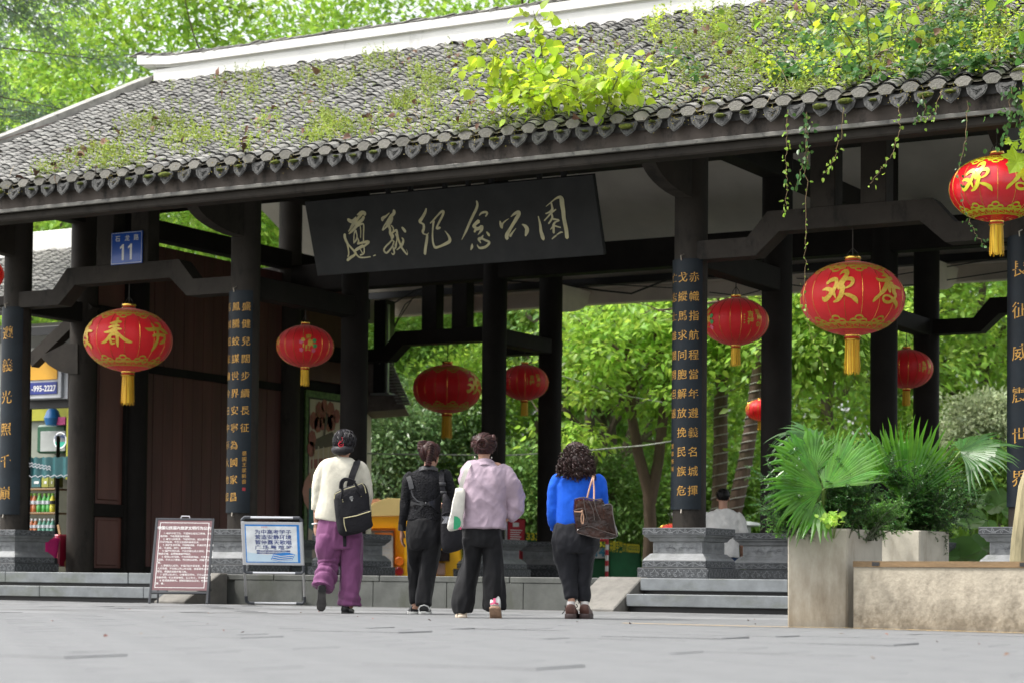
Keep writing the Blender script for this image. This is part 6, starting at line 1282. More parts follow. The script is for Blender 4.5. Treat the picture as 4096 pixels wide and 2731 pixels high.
carpet('ivy_cover', [(1900, 150, 75, 40, 420), (2000, 110, 90, 40, 560), (2140, 120, 90, 55, 620), (2270, 90, 70, 60, 620), (2310, 190, 40, 30, 300), (2060, 190, 60, 22, 200), (2200, 40, 80, 30, 260), (1780, 190, 35, 30, 140), (1960, 215, 60, 12, 100), (1560, 170, 40, 15, 40)], LF_IVY, .085, .07, .16, 111)
carpet('ivy_tips', [(1950, 150, 120, 50, 420), (2150, 100, 120, 60, 520), (2280, 120, 60, 70, 380), (1850, 190, 60, 25, 160), (1700, 110, 60, 40, 200), (1640, 70, 70, 30, 150), (1560, 50, 60, 20, 120), (1420, 260, 90, 12, 100), (1330, 290, 60, 8, 60)], LF_LIME, .05, .036, .22, 112)
def weeds(name, spots, mat, seed, h=.2):
    """upright weed stalks with small leaves between the tiles"""
    rng = np.random.default_rng(seed); C_ = []; A = []; N = []; Ls = []
    for u, v in spots:
        p = rp(u, v)
        if p[1] < EV+.02 or p[1] > RY-.12: continue
        for s_ in range(rng.integers(1, 5)):
            d = unit(np.array([0, -.1, 1.])+rng.normal(size=3)*.45); hh = h*(.3+rng.random()); q = p+rng.normal(size=3)*np.array([.06, .04, 0])
            for i in range(int(4+hh/.014)):
                C_.append(q+d*hh*i/int(4+hh/.014)); A.append(d*.4+rng.normal(size=3)); N.append(d+rng.normal(size=3)*.5); Ls.append(.026*(.5+rng.random()))
    Ls = np.array(Ls); V, F = leaves_np(np.array(C_), np.array(A), np.array(N), Ls, Ls*.6); return tag(link(name, npmesh(name, V, F, mat)), kind='stuff')
sp = []
for k in range(640):
    u = 2340*rng.random()**.85; f_ = rng.random(); v0 = 430-.105*u-(u > 1500)*(u-1500)*.03; v1 = 195-.125*max(u-370, 0) if u > 370 else 440-.43*(u-0)*1.0-.0
    v = v0+(max(v1, 20 if u < 1500 else -20)-v0)*f_; sp.append((u, v))
cl = []
for u, v, n, s_ in ((760, 290, 40, 22), (420, 320, 24, 30), (240, 370, 26, 30), (330, 290, 20, 25), (930, 250, 14, 14), (720, 320, 16, 14), (1000, 190, 14, 12), (880, 150, 14, 25), (560, 180, 12, 20), (1560, 110, 24, 25), (1660, 90, 30, 25), (1500, 60, 14, 25), (1600, 40, 16, 30), (1850, 220, 16, 14), (1910, 235, 14, 10), (1130, 300, 12, 12), (1060, 330, 12, 10)):
    cl += [(u+s_*rng.normal(), v+s_*.6*rng.normal()) for _ in range(n)]
LF_WEED = leafmat('leaf_weed', (.22, .30, .05), (.4, 1.4), .5, .4)
sp2 = []
for k in range(70):
    u = 2340*rng.random()**.8; f_ = rng.random(); v0 = 425-.105*u-(u > 1500)*(u-1500)*.03; v1 = max(195-.125*max(u-370, 0) if u > 370 else 440-.43*u, 20 if u < 1500 else -20); v = v0+(v1-v0)*f_; q = rng.integers(4, 22)
    sp2 += [(u+34*rng.normal(), v+13*rng.normal()) for _ in range(q)]
weeds('roof_weed', sp+cl+sp2, LF_WEED, 121, .17)
mossp = []
for u, v in (sp2[::2]+cl): mossp.append((u, v, 14, 8, 5))
carpet('roof_moss', mossp, leafmat('leaf_mossy', (.20, .25, .04), (.35, 1.3), .6, .4), .036, .03, .05, 113)
# dry straw and fallen leaves
st = MB(); 
for k in range(260):
    u, v = sp[rng.integers(len(sp))]; p = rp(u+6*rng.normal(), v+4*rng.normal(), .1); d = unit(rng.normal(size=3)*np.array([1, .6, .5])+np.array([0, 0, .3]))*(.1+.22*rng.random()); st.ribbon([tuple(p), tuple(p+d*.5+np.array([0, 0, .03])), tuple(p+d)], .004, (0, -.6, .8))
tag(obj('dry_straw', st, M('straw', (.42, .33, .2), .8, .2, 6)), kind='stuff')
n = 150; C_ = np.array([rp(*(np.array(sp[rng.integers(len(sp))])+rng.normal(size=2)*5), .12) for _ in range(n)]); V, F = leaves6_np(C_, rng.normal(size=(n, 3)), np.array([0, -.5, .8])+rng.normal(size=(n, 3))*.6, .09*(.5+rng.random(n)), .07*(.5+rng.random(n)), .25, .4)
tag(link('fallen_leaves', npmesh('fallen_leaves', V, F, M('dead_leaf', (.14, .075, .045), .8, .4, 9, island=.35))), kind='stuff')
# moss cushions in the drip tiles
mo = MB(); rm = random.Random(14)
for x in EAVE_X:
    if rm.random() > .62: continue
    c_ = (x+PX/2+rm.uniform(-.03, .03), EV-.012, zr(EV)-.035+rm.uniform(-.02, .015)); s_ = rm.uniform(.4, 1.1); rw, rh = .085*s_, .026*s_; rings = []
    for q in range(6):
        ph = -PI/2+PI*q/5; rings.append([(c_[0]+rw*math.cos(ph)*math.cos(a)*rm.uniform(.75, 1.2), c_[1]+.04*math.cos(ph)*math.sin(a)*rm.uniform(.8, 1.2)-.01, c_[2]+rh*math.sin(ph)*rm.uniform(.8, 1.3)) for a in [2*PI*i/9 for i in range(9)]])
    mo.loft(rings)
for x in EAVE_X:                     # moss on the lips of some cover tiles
    if rm.random() > .2: continue
    mo.tube([(x+.085*math.sin(a), EV-.015, zr(EV)+.075+.05*math.cos(a)-.02) for a in np.linspace(-1, 1, 7)], [.006, .012, .016, .013, .016, .012, .005], 5)
tag(obj('moss_cushion', mo, MOSS, roof, smooth=True), kind='stuff')
sd_ = MB(); 
n = 700; C_ = []; 
for x in EAVE_X:
    if rm.random() > .5: continue
    for k in range(26): C_.append((x+PX/2+rm.gauss(0, .06), EV-.02+rm.gauss(0, .02), zr(EV)-.03+rm.gauss(0, .045)))
C_ = np.array(C_); n = len(C_); V, F = leaves_np(C_, rng.normal(size=(n, 3))+np.array([0, -.3, .2]), rng.normal(size=(n, 3)), .022*(.5+rng.random(n)), np.full(n, .01)); tag(link('eave_weed', npmesh('eave_weed', V-np.array(wloc(roof)), F, leafmat('leaf_sedum', (.26, .22, .05), (.3, 1.2), .6, .4)), roof), kind='stuff')
# hanging ivy strands
def vine(label, pts, mat, Y, seed, per=.045, size=.05, extra=0):
    rng = np.random.default_rng(seed); P = [np.array(at(u, v, Y=Y)) for u, v in pts]; b_ = P[0]; t = thing('hanging_vine', label, 'vine', tuple(b_), 'ivy strands hanging from the eave'); m = MB()
    fine = []
    for a, b in zip(P[:-1], P[1:]):
        for i in range(6): fine.append(a+(b-a)*i/6+rng.normal(size=3)*.008)
    fine.append(P[-1]); m.tube([tuple(p) for p in fine], [.0035*(1-.6*i/len(fine)) for i in range(len(fine))], 4); obj('stem', m, M('vine_stem', (.2, .14, .07), .8), t)
    C_ = []; tot = sum(np.linalg.norm(b-a) for a, b in zip(fine[:-1], fine[1:])); k = 0
    for i, p in enumerate(fine):
        nn = max(1, int(tot/len(fine)/per+rng.random())) if i % 1 == 0 else 0
        for _ in range(nn): C_.append(p+rng.normal(size=3)*np.array([.02+extra, .02, .03]))
    n = len(C_); V, F = leaves6_np(np.array(C_), np.array([0, 0, -1.])+rng.normal(size=(n, 3))*.6, np.array([.2, -1, .3])+rng.normal(size=(n, 3))*.6, size*(.5+.7*rng.random(n)), size*.62*(.5+.7*rng.random(n)))
    link('foliage', npmesh('foliage', V-b_, F, mat), t); return t
YV = EV-.06
vine('thin ivy strand left of the two queen posts', [(1808, 255), (1806, 310), (1804, 370), (1808, 420), (1806, 470), (1796, 490)], LF_BRIGHT, YV, 131, .06)
vine('thick leafy ivy strand over the gap before the queen posts', [(1852, 255), (1855, 300), (1850, 350), (1842, 390), (1828, 428)], LF_IVY, YV, 132, .02, .065, .03)
vine('very long ivy string reaching down across the big lantern', [(1853, 260), (1852, 400), (1851, 520), (1850, 600), (1848, 690), (1856, 740), (1875, 800), (1898, 860)], LF_BRIGHT, YV, 133, .09, .04)
vine('curving ivy strand in front of the first queen post', [(1938, 250), (1932, 310), (1920, 360), (1905, 385), (1890, 402)], LF_BRIGHT, YV, 134, .05)
vine('loose ivy strand swinging left in front of the second queen post', [(2064, 240), (2068, 300), (2050, 350), (2025, 390), (1998, 423)], LF_BRIGHT, YV, 135, .07)
vine('long bare ivy string touching the satin lantern', [(2222, 235), (2218, 320), (2200, 390), (2212, 460), (2226, 510), (2240, 540), (2262, 562)], LF_IVY, YV-.1, 136, .06, .045)
vine('dense ivy bunch at the right end of the eave', [(2325, 200), (2322, 240), (2318, 280), (2310, 330)], LF_IVY, YV, 137, .012, .07, .06)
vine('second dense ivy bunch close to the right picture edge', [(2345, 200), (2348, 250), (2340, 300)], LF_IVY, YV, 138, .012, .07, .06)
vine('short ivy tuft over the drip tiles near the queen posts', [(2120, 215), (2125, 250), (2118, 270), (2100, 285)], LF_IVY, YV, 139, .02, .06, .04)
vine('looping ivy tendril across the fascia at the right', [(2160, 210), (2150, 265), (2130, 275), (2112, 268)], LF_BRIGHT, YV, 140, .06, .04)
# plane tree twig at the right edge
LF_PLANE = M('leaf_plane', (.28, .42, .02), .4, .2, 3, trans=(.5, 1.6, .485))
t = thing('plane_tree_branch', 'plane tree twig with big lobed lime leaf at the right picture edge', 'branch', tuple(at(2360, 330, D=19.5)))
obj('twig', MB().tube([tuple(at(u, v, D=19.5)) for u, v in ((2420, 300), (2360, 335), (2346, 352), (2336, 350))], [.02, .012, .008, .004], 6), BARK, t)
obj('twig', MB().tube([tuple(at(u, v, D=19.4)) for u, v in ((2400, 240), (2352, 320), (2330, 325), (2318, 322))], [.01, .005, .004, .002], 5), PET, t)
def lobed(hub, tip, wd, parent, nrm=(0, -.2, .0)):
    H, T_ = Vector(hub), Vector(tip); A = T_-H; L_ = A.length; A.normalize(); N = (-CAMF+CAMU*.35+Vector(nrm)); N = (N-A*N.dot(A)).normalized(); B = A.cross(N)
    sh = [(0, 0), (.08, .22), (-.06, .5), (.16, .44), (.24, .52), (.34, .46), (.52, .62), (.56, .46), (.5, .3), (.66, .26), (.74, .3), (.8, .18), (1, 0)]; sh = sh+[(a, -b) for a, b in sh[-2:0:-1]]
    mb = MB(); mb.add([H+A*L_*.42-N*L_*.06]+[H+A*L_*a+B*wd*b+N*(.05*L_*math.sin(a*3)) for a, b in sh], [(0, i+1, (i+1) % len(sh)+1) for i in range(len(sh))]); return obj('leaf', mb, LF_PLANE, parent)
for hu, hv, tu, tv, wd_l, dd in ((2350, 352, 2318, 400, .26, 19.5), (2368, 330, 2345, 312, .2, 19.4), (2322, 322, 2306, 332, .07, 19.4), (2330, 325, 2336, 345, .06, 19.4), (2380, 215, 2352, 260, .22, 19.4), (2362, 300, 2342, 318, .1, 19.4), (2375, 160, 2348, 190, .12, 19.5)): lobed(at(hu, hv, D=dd), at(tu, tv, D=dd), wd_l, t)
# lightning rod along the ridge and down the verge
rodp = [at(u, v, Y=RY) for u, v in ((2420, -70), (2000, -33), (1560, 33), (1290, 55), (1190, 66), (1040, 88), (930, 104), (760, 115), (600, 130), (535, 156), (400, 156), (362, 158))]
rod = thing('lightning_rod', 'rusty brown lightning conductor along the white ridge', 'rod', tuple(rodp[6])); q = [tuple(p) for p in rodp]
gx = rodp[-1][0]; tail = [tuple(at(u, v, X=gx)) for u, v in ((352, 176), (344, 205), (330, 215), (290, 231), (180, 265), (60, 303), (-30, 332))]
obj('conductor', MB().tube(q+tail, .012, 5), IRON, rod, smooth=True)
for k, (u, v) in enumerate(((1990, -31), (1600, 26), (1270, 58), (1040, 88), (795, 112), (535, 156), (400, 158))):
    p = at(u, v, Y=RY); obj('stand', MB().tube([tuple(p), (p[0]-.05, p[1], p[2]-.02), (p[0]-.06, p[1], 8.29)], .008, 5), IRON, rod)
for u, v in ((330, 215), (180, 265), (66, 302)): p = at(u, v, X=gx); obj('stand', MB().tube([tuple(p), (GX0, p[1], zr(p[1])+.18)], .008, 5), IRON, rod)
# litter on the square
n = 46; C_ = np.array([(x, y, .008) for x, y in zip(-14+11*rng.random(n), 9+11*rng.random(n))]); V, F = leaves6_np(C_, rng.normal(size=(n, 3))*np.array([1, 1, .15]), np.array([0, 0, 1.])+rng.normal(size=(n, 3))*.3, .03*(.4+rng.random(n)), .02*(.4+rng.random(n)), .2, .3)
tag(link('leaf_litter', npmesh('leaf_litter', V, F, M('litter_brown', (.16, .08, .05), .8, .4, 9, island=.6))), kind='stuff')
# ------------------------------------------------------------------ people
SKIN = M('skin', (.46, .25, .17), .5, .08, 8, spec=.4, trans=(.06, 1.1, .49)); HAIRC = M('hair_black', (.010, .008, .008), .5, .5, 60, spec=.25, island=.4); HAIRB = M('hair_brown', (.026, .012, .010), .5, .5, 60, spec=.3, island=.5); HAIRR = M('hair_reddish', (.035, .012, .010), .5, .5, 60, spec=.3, island=.5)
def cr_interp(st, m):
    out = []
    for i in range(len(st)-1):
        p0, p1, p2, p3 = st[max(i-1, 0)], st[i], st[i+1], st[min(i+2, len(st)-1)]
        for k in range(m):
            u = k/m; out.append(tuple(.5*((2*p1[j])+(-p0[j]+p2[j])*u+(2*p0[j]-5*p1[j]+4*p2[j]-p3[j])*u*u+(-p0[j]+3*p1[j]-3*p2[j]+p3[j])*u**3) for j in range(len(p1))))
    out.append(tuple(st[-1])); return out
def loft_st(st, n=24, m=6, ex=2.3, ref=(1, 0, 0), amp=0., fr=(8, 8, 5), seed=0, cap=True, rings=None, mb=None):
    """stations (x, y, z, a, b): a along ref, b across; folds by noise of amplitude amp"""
    mb = mb or MB(); P = cr_interp(st, m); R_ = []; ref = Vector(ref)
    for i, p in enumerate(P):
        c_ = Vector(p[:3]); t = (Vector(P[min(i+1, len(P)-1)][:3])-Vector(P[max(i-1, 0)][:3])).normalized()
        a = ref-t*ref.dot(t); a = a.normalized() if a.length > .05 else t.orthogonal().normalized(); b = t.cross(a); rg = []
        for k in range(n):
            an = 2*PI*k/n; cx, sy = math.cos(an), math.sin(an); rr_ = (abs(cx)**ex+abs(sy)**ex)**(-1/ex); q = a*cx*rr_*p[3]+b*sy*rr_*p[4]; w_ = c_+q
            if amp:
                nv = mnoise.noise((w_.x*fr[0]+seed*7.3, w_.y*fr[1]+seed*3.1, w_.z*fr[2]+seed)); nv2 = mnoise.noise((w_.x*fr[0]*2.3-seed, w_.y*fr[1]*2.3, w_.z*fr[2]*2.6+seed*5)); e_ = min(1, i/3+.35)
                sh_ = 1-abs(nv)*2.2; dd = amp*e_*(sh_*.9+nv2*.5)
                if rings: dd += sum(ra*math.exp(-((p[2]-rz)/rw)**2)*(math.sin((p[2]-rz)*rf+1.3*math.sin(an+rz*9))) for rz, rw, ra, rf in rings)
                w_ = w_+q.normalized()*dd
            rg.append(w_)
        R_.append(rg)
    mb.loft(R_, cap=cap); return mb
def ball(mb, c_, r, n=12, m=8, tilt=None):
    T = tilt or Matrix.Identity(3); mb.loft([[Vector(c_)+T@Vector((r[0]*math.sin(PI*max(j, .02)/m)*math.cos(2*PI*i/n), r[1]*math.sin(PI*max(j, .02)/m)*math.sin(2*PI*i/n), r[2]*math.cos(PI*j/m))) for i in range(n)] for j in [m-.02]+list(range(m-1, 0, -1))+[.02]]); return mb
def remeshed(name, mb, vox, mat, parent):
    me = mb.mesh(name, mat); o = bpy.data.objects.new(name, me); COL.objects.link(o); md = o.modifiers.new('r', 'REMESH'); md.mode = 'VOXEL'; md.voxel_size = vox; md.use_smooth_shade = True
    sm = o.modifiers.new('s', 'SMOOTH'); sm.iterations = 3; sm.factor = .5; bpy.context.view_layer.update()
    m2 = bpy.data.meshes.new_from_object(o.evaluated_get(bpy.context.evaluated_depsgraph_get())); bpy.data.objects.remove(o); m2.name = name
    m2.materials.clear(); m2.materials.append(mat); m2.polygons.foreach_set('use_smooth', [True]*len(m2.polygons)); return link(name, m2, parent)
def dress():
    """each garment: its pieces grown together into one cloth surface, then creased"""
    for (tn, part), (name, mat, t, mb) in JOIN.items():
        o = remeshed(name, mb, .0075, mat, t); me = o.data; sd = len(tn)*3.7+part*11+sum(map(ord, tn))
        n = len(me.vertices); V = np.empty(n*3, np.float32); me.vertices.foreach_get('co', V); V = V.reshape(-1, 3); Nn = np.empty(n*3, np.float32); me.vertices.foreach_get('normal', Nn); Nn = Nn.reshape(-1, 3)
        knit = 'knit' in mat.name or 'sweater' in mat.name or 'jacket' in mat.name; am = .004 if knit else .0125; fz = (8, 8, 2.6) if part else ((5, 5, 2.5) if knit else (5, 5, 7))
        dsp = np.empty(n)
        for i in range(n):
            x, y, z = V[i]; sk = z+(x*.9 if part == 0 else 0)
            a = mnoise.noise((x*fz[0]+sd, y*fz[1], sk*fz[2])); b_ = mnoise.noise((x*15+sd, y*15, (z-x*.7)*(9 if part else 13))); c2 = mnoise.noise((x*31, y*31+sd, z*24))
            dsp[i] = (1-2.6*abs(a))*.9+(.6-1.6*abs(b_))*.38+c2*.05
        V = V+Nn*(dsp*am)[:, None]; me.vertices.foreach_set('co', V.astype(np.float32).ravel()); me.update()
    JOIN.clear()
def hand(mb, wrist, d, palm_n, L_=.17, curl=.9, side=1):
    """relaxed hand: palm, four bent fingers of their own, thumb from the side of the palm"""
    W = Vector(wrist); d = Vector(d).normalized(); N = Vector(palm_n); N = (N-d*N.dot(d)).normalized(); B = d.cross(N)*side; pl = L_*.52
    loft_st([(*(W-d*.02), .022, .018), (*(W+d*pl*.25), .030, .016), (*(W+d*pl*.75), .038, .015), (*(W+d*pl), .036, .012)], 14, 4, 2.4, B, mb=mb)
    for k, (o_, ln) in enumerate(((-.028, .9), (-.0095, 1.0), (.0095, .95), (.027, .76))):
        p = W+d*pl*.92+B*o_; dirn = d.copy(); pts = [p]; seg = L_*.5*ln/3
        for j in range(3):
            dirn = (dirn+N*curl*(.22+.2*j)).normalized(); pts.append(pts[-1]+dirn*seg)
        loft_st([(*q, r_, r_) for q, r_ in zip(pts, (.0095, .009, .0082, .0062))], 8, 3, 2, B, mb=mb)
    p = W+d*pl*.25-B*.026; q = p+(d*.75-B*.65+N*.25).normalized()*L_*.24; loft_st([(*p, .013, .012), (*q, .011, .010), (*(q+(d+N*.3).normalized()*L_*.17), .008, .007)], 8, 3, 2, N, mb=mb)
def person(label, u0, vg, dist, stand_z=0.):
    b_ = np.array(at(u0, vg, D=dist)); b_[2] = stand_z; t = thing('person', label, 'person', tuple(b_), 'visitors walking into the park'); yaw = math.atan2(b_[0], -b_[1])  # face along the sight line
    t.rotation_euler = (0, 0, math.atan2(-(b_[0]), b_[1])); return t
JOIN = {}
def PO(name, mb, mat, t, smooth=True, asm=60, **k):
    part = {'sweater': 0, 'jacket': 0, 'shirt': 0, 't_shirt': 0, 'sleeve': 0, 'trousers': 1, 'trouser_leg': 1}.get(name)
    if part is not None:
        JOIN.setdefault((t.name, part), [name, mat, t, MB()])[3].merge(mb); return
    return obj(name, mb, mat, t, smooth=smooth, local=True, autosmooth=asm, **k)
def head_mb(mb, c_, turn=0., h=.225, tiltx=0.):
    """skull, jaw, face, ears, neck stub; faces +y, turned about z"""
    T = Matrix.Rotation(turn, 3, 'Z')@Matrix.Rotation(tiltx, 3, 'X'); C0 = Vector(c_); w_ = h*.335
    V = lambda x, y, z: C0+T@Vector((x*h, y*h, z*h))
    ball(mb, C0+T@Vector((0, -.02*h, .1*h)), (w_, h*.42, h*.40), 18, 12, T)
    loft_st([(*V(0, .08, .12), w_*.93, h*.33), (*V(0, .12, -.12), w_*.88, h*.28), (*V(0, .15, -.32), w_*.68, h*.22), (*V(0, .2, -.46), w_*.40, h*.14)], 16, 4, 2.2, T@Vector((1, 0, 0)), mb=mb)
    loft_st([(*V(0, .39, .06), h*.035, h*.03), (*V(0, .45, -.06), h*.05, h*.05), (*V(0, .47, -.12), h*.07, h*.05), (*V(0, .40, -.16), h*.05, h*.03)], 8, 3, 2, T@Vector((1, 0, 0)), mb=mb)   # nose
    for s_ in (-1, 1):
        ball(mb, V(s_*.355, -.0, -.05), (h*.035, h*.085, h*.145), 10, 6, T@Matrix.Rotation(s_*.35, 3, 'Z'))       # ear
        ball(mb, V(s_*.15, .37, .04), (h*.06, h*.04, h*.04), 8, 6, T)                               # eyelid
    loft_st([(*V(-.12, .385, -.245), h*.015, h*.02), (*V(0, .43, -.24), h*.03, h*.03), (*V(.12, .385, -.245), h*.015, h*.02)], 8, 3, 2, (0, 0, 1), mb=mb)  # lips
    return V
def strands(mb, paths, r, n=5, m=4):
    for p in paths: 
        q = cr_interp([tuple(x) for x in p], m); L_ = len(q); mb.tube(q, [r*(.55+.6*math.sin(PI*min(.95, .08+i/L_)))for i in range(L_)], n)
def shoe_flat(mb, heel, length, wd, ht, d=(0, 1, 0)):
    d = Vector(d).normalized(); B = Vector((d.y, -d.x, 0)).normalized(); H = Vector(heel); U = Vector((0, 0, 1)) if abs(d.z) < .3 else B.cross(d)
    loft_st([(*(H+U*ht*.5), wd*.34, ht*.46), (*(H+d*length*.06+U*ht*.52), wd*.42, ht*.52), (*(H+d*length*.28+U*ht*.5), wd*.44, ht*.50), (*(H+d*length*.5+U*ht*.38), wd*.46, ht*.38), (*(H+d*length*.75+U*ht*.3), wd*.5, ht*.30), (*(H+d*length*.94+U*ht*.24), wd*.40, ht*.22), (*(H+d*length+U*ht*.2), wd*.2, ht*.12)], 18, 4, 2.6, B, mb=mb); return mb
def sole(mb, heel, length, wd, th, d=(0, 1, 0), up=None):
    d = Vector(d).normalized(); B = Vector((d.y, -d.x, 0)); B = B.normalized() if B.length > .1 else Vector((1, 0, 0)); U = Vector(up) if up is not None else Vector((0, 0, 1)); H = Vector(heel)
    out = [(0, .0), (.0, .24), (.05, .38), (.25, .40), (.5, .40), (.72, .5), (.9, .42), (1., .18), (1., 0)]
    poly = [(a, b) for a, b in out]+[(a, -b) for a, b in out[-2:0:-1]]
    rg = lambda k, z: [H+d*length*(.5+(a-.5)*k)+B*wd*b*k+U*z for a, b in poly]
    mb.loft([rg(.97, 0), rg(1, th*.2), rg(1, th*.8), rg(.97, th)]); return mb
KN = lambda name, c, **k: M(name, c, k.pop('rough', .85), k.pop('var', .12), k.pop('scale', 9), sheen=k.pop('sheen', .3)*.25, bump=k.pop('bump', .2)*.7, bscale=k.pop('bscale', 90), spec=.15, **k)

def frame_for(cx, cy, k, u0, vg, dist):
    """crop scale -> local metres: zoom pixel (zx, zy), depth offset y"""
    s_ = k*dist/FPX; return lambda zx, zy, y=0.: Vector(((zx-u0)*s_, y, (vg-zy)*s_)), s_

# --- woman 1: cream sweater, purple trousers -------------------------------------------
L, s = frame_for(1200, 1680, .5102, 270, 1507, 20.1)
w1 = person('person in cream sweater and loose purple trousers walking with one heel lifted', (1200+270*.5102)/KD, (1680+1507*.5102)/KD, 20.1)
hc = L(333, 178, .02); b = MB(); V = head_mb(b, hc, -.35, .225, -.08)
loft_st([(*L(322, 300, -.01), .055, .055), (*L(324, 262, .0), .052, .052), (*L(330, 225, .01), .056, .058)], 16, 4, 2, mb=b)
loft_st([(*L(318, 330), .15, .075), (*L(308, 460), .15, .095), (*L(290, 640), .13, .09), (*L(295, 780), .15, .10), (*L(300, 900), .17, .11)], 20, 4, mb=b)
loft_st([(*L(180, 350), .045, .045), (*L(135, 480), .04, .04), (*L(122, 610), .034, .034), (*L(120, 690, .01), .032, .032), (*L(117, 790, .05), .022, .022)], 14, 4, mb=b); hand(b, L(116, 800, .05), (-.05, .12, -1), (.9, .3, 0), .16, .9, 1)
loft_st([(*L(470, 360), .045, .045), (*L(500, 500, .0), .04, .04), (*L(512, 600, .05), .034, .034), (*L(500, 610, .2), .028, .028), (*L(480, 585, .28), .022, .022)], 14, 4, mb=b); hand(b, L(480, 585, .28), (-.4, .6, .3), (0, 0, -1), .16, .9, 1)
for zx, y0 in ((215, 0), (392, .02)): loft_st([(*L(zx+20, 900), .08, .08), (*L(zx, 1120, y0), .055, .06), (*L(zx-(30 if zx < 300 else 0), 1240 if zx < 300 else 1290, y0-(.05 if zx < 300 else 0)), .05, .05), (*L(zx-(42 if zx < 300 else 0), 1285 if zx < 300 else 1400, y0-(.09 if zx < 300 else 0)), .036, .036), (*L(zx-(43 if zx < 300 else 5), 1310 if zx < 300 else 1465, y0-(.115 if zx < 300 else 0)), .034, .034)], 14, 4, mb=b)
remeshed('body', b, .0075, SKIN, w1)
CREAM_K = KN('knit_cream', (.60, .57, .47), bump=.35, bscale=140)
g = loft_st([(*L(326, 281, 0), .066, .062), (*L(324, 300, 0), .105, .075), (*L(320, 326, 0), .165, .092), (*L(312, 375, 0), .205, .112), (*L(305, 470, 0), .198, .128), (*L(292, 570, 0), .188, .13), (*L(278, 670, 0), .185, .135), (*L(268, 750, 0), .19, .14), (*L(262, 790, 0), .183, .137)], 36, 7, 2.4, amp=.008, fr=(5, 5, 2.2), seed=1); PO('sweater', g, CREAM_K, w1)
g = loft_st([(*L(205, 345), .05, .06), (*L(165, 385), .058, .062), (*L(137, 480), .055, .058), (*L(122, 590, .0), .05, .054), (*L(120, 660, .01), .047, .05), (*L(121, 694, .015), .04, .042)], 20, 6, 2.2, amp=.009, fr=(9, 9, 7), seed=2); PO('sleeve', g, CREAM_K, w1)
g = loft_st([(*L(430, 345), .05, .06), (*L(470, 385), .058, .06), (*L(498, 480), .055, .056), (*L(514, 570, .02), .05, .052), (*L(508, 615, .1), .045, .046)], 20, 6, 2.2, amp=.009, fr=(9, 9, 7), seed=3); PO('sleeve', g, CREAM_K, w1)
PURP = KN('trouser_purple', (.165, .055, .135), rough=.7, sheen=.5, bump=.1)
g = loft_st([(*L(300, 745), .175, .12), (*L(300, 800), .19, .13), (*L(299, 880), .203, .14), (*L(298, 950), .205, .142), (*L(300, 1000), .195, .135)], 36, 6, 2.5, amp=.008, fr=(12, 12, 2.5), seed=4); PO('trousers', g, PURP, w1)
g = loft_st([(*L(218, 900), .108, .135), (*L(216, 990), .112, .13), (*L(222, 1080, .02), .1, .115), (*L(218, 1150, .01), .09, .105), (*L(203, 1210, -.03), .088, .1), (*L(188, 1260, -.07), .085, .098), (*L(174, 1310, -.1), .094, .1)], 28, 7, 2.3, amp=.012, fr=(10, 10, 5), seed=5, rings=[(.33, .1, .011, 95), (.46, .06, .008, 80)]); PO('trouser_leg', g, PURP, w1)
g = loft_st([(*L(392, 900), .1, .135), (*L(392, 1000, .02), .1, .125), (*L(395, 1120, .03), .093, .112), (*L(398, 1240, .03), .094, .108), (*L(392, 1350, .02), .092, .105), (*L(389, 1442, .02), .099, .108)], 28, 7, 2.3, amp=.011, fr=(10, 10, 3.5), seed=6, rings=[(.14, .08, .008, 75)]); PO('trouser_leg', g, PURP, w1)
SHOEB = M('shoe_black', (.013, .013, .014), .35, .2, 8, spec=.5); SOLEB = M('sole_dark', (.05, .047, .045), .7, .3, 20, bump=.3)
g = shoe_flat(MB(), L(173, 1288, -.14), .245, .088, .075, (-.03, .30, -1)); PO('shoe', g, SHOEB, w1, label='raised black shoe showing its sole')
g = sole(MB(), L(172, 1285, -.165), .255, .094, .012, (-.03, .30, -1), (0, -1, -.28)); PO('shoe_sole', g, SOLEB, w1); g = sole(MB(), L(173, 1286, -.178), .07, .08, .014, (-.03, .30, -1), (0, -1, -.28)); PO('shoe_heel', g, SHOEB, w1)
g = shoe_flat(MB(), L(350, 1507, -.02), .245, .095, .075, (.25, 1, 0)); PO('shoe', g, SHOEB, w1); g = sole(MB(), L(348, 1507, -.025), .25, .09, .014, (.25, 1, 0)); PO('shoe_sole', g, SOLEB, w1)
h = MB(); rr = np.random.default_rng(1); T = Matrix.Rotation(-.35, 3, 'Z')
ball(h, hc+T@Vector((0, -.012, .03)), (.098, .112, .105), 20, 14)
paths = []
for k in range(230):
    d = unit(rr.normal(size=3)); 
    if d[1] > .55: continue
    p = Vector(d); q = [hc+T@Vector((p.x*.1, p.y*.112-.012, p.z*.105+.03))]
    dn = Vector((-.15*p.x+.25*rr.normal(), -.2, -.75+.3*rr.normal()))
    for j in range(3): 
        pn = (p+dn*.28*(j+1)).normalized(); q.append(hc+T@Vector((pn.x*.104*(1+.05*rr.normal()), pn.y*.116-.012, max(pn.z, -.75)*.106+.03)))
    paths.append(q)
strands(h, paths, .0065, 5, 3); loft_st([(*(hc+T@Vector((-.09, -.05, -.055))), .03, .028), (*(hc+T@Vector((-.03, -.1, -.065))), .042, .034), (*(hc+T@Vector((.05, -.095, -.06))), .04, .034), (*(hc+T@Vector((.095, -.04, -.05))), .02, .022)], 12, 6, 2, (0, 0, 1), amp=.006, fr=(40, 40, 40), mb=h)
PO('hair', h, M('hair_greyblack', (.013, .011, .013), .5, .5, 60, spec=.25, island=.5), w1)
CLIPR = M('clip_red', (.5, .01, .03), .3, coat=.4); c1 = hc+Vector((-.035, -.122, .0)); m = MB()
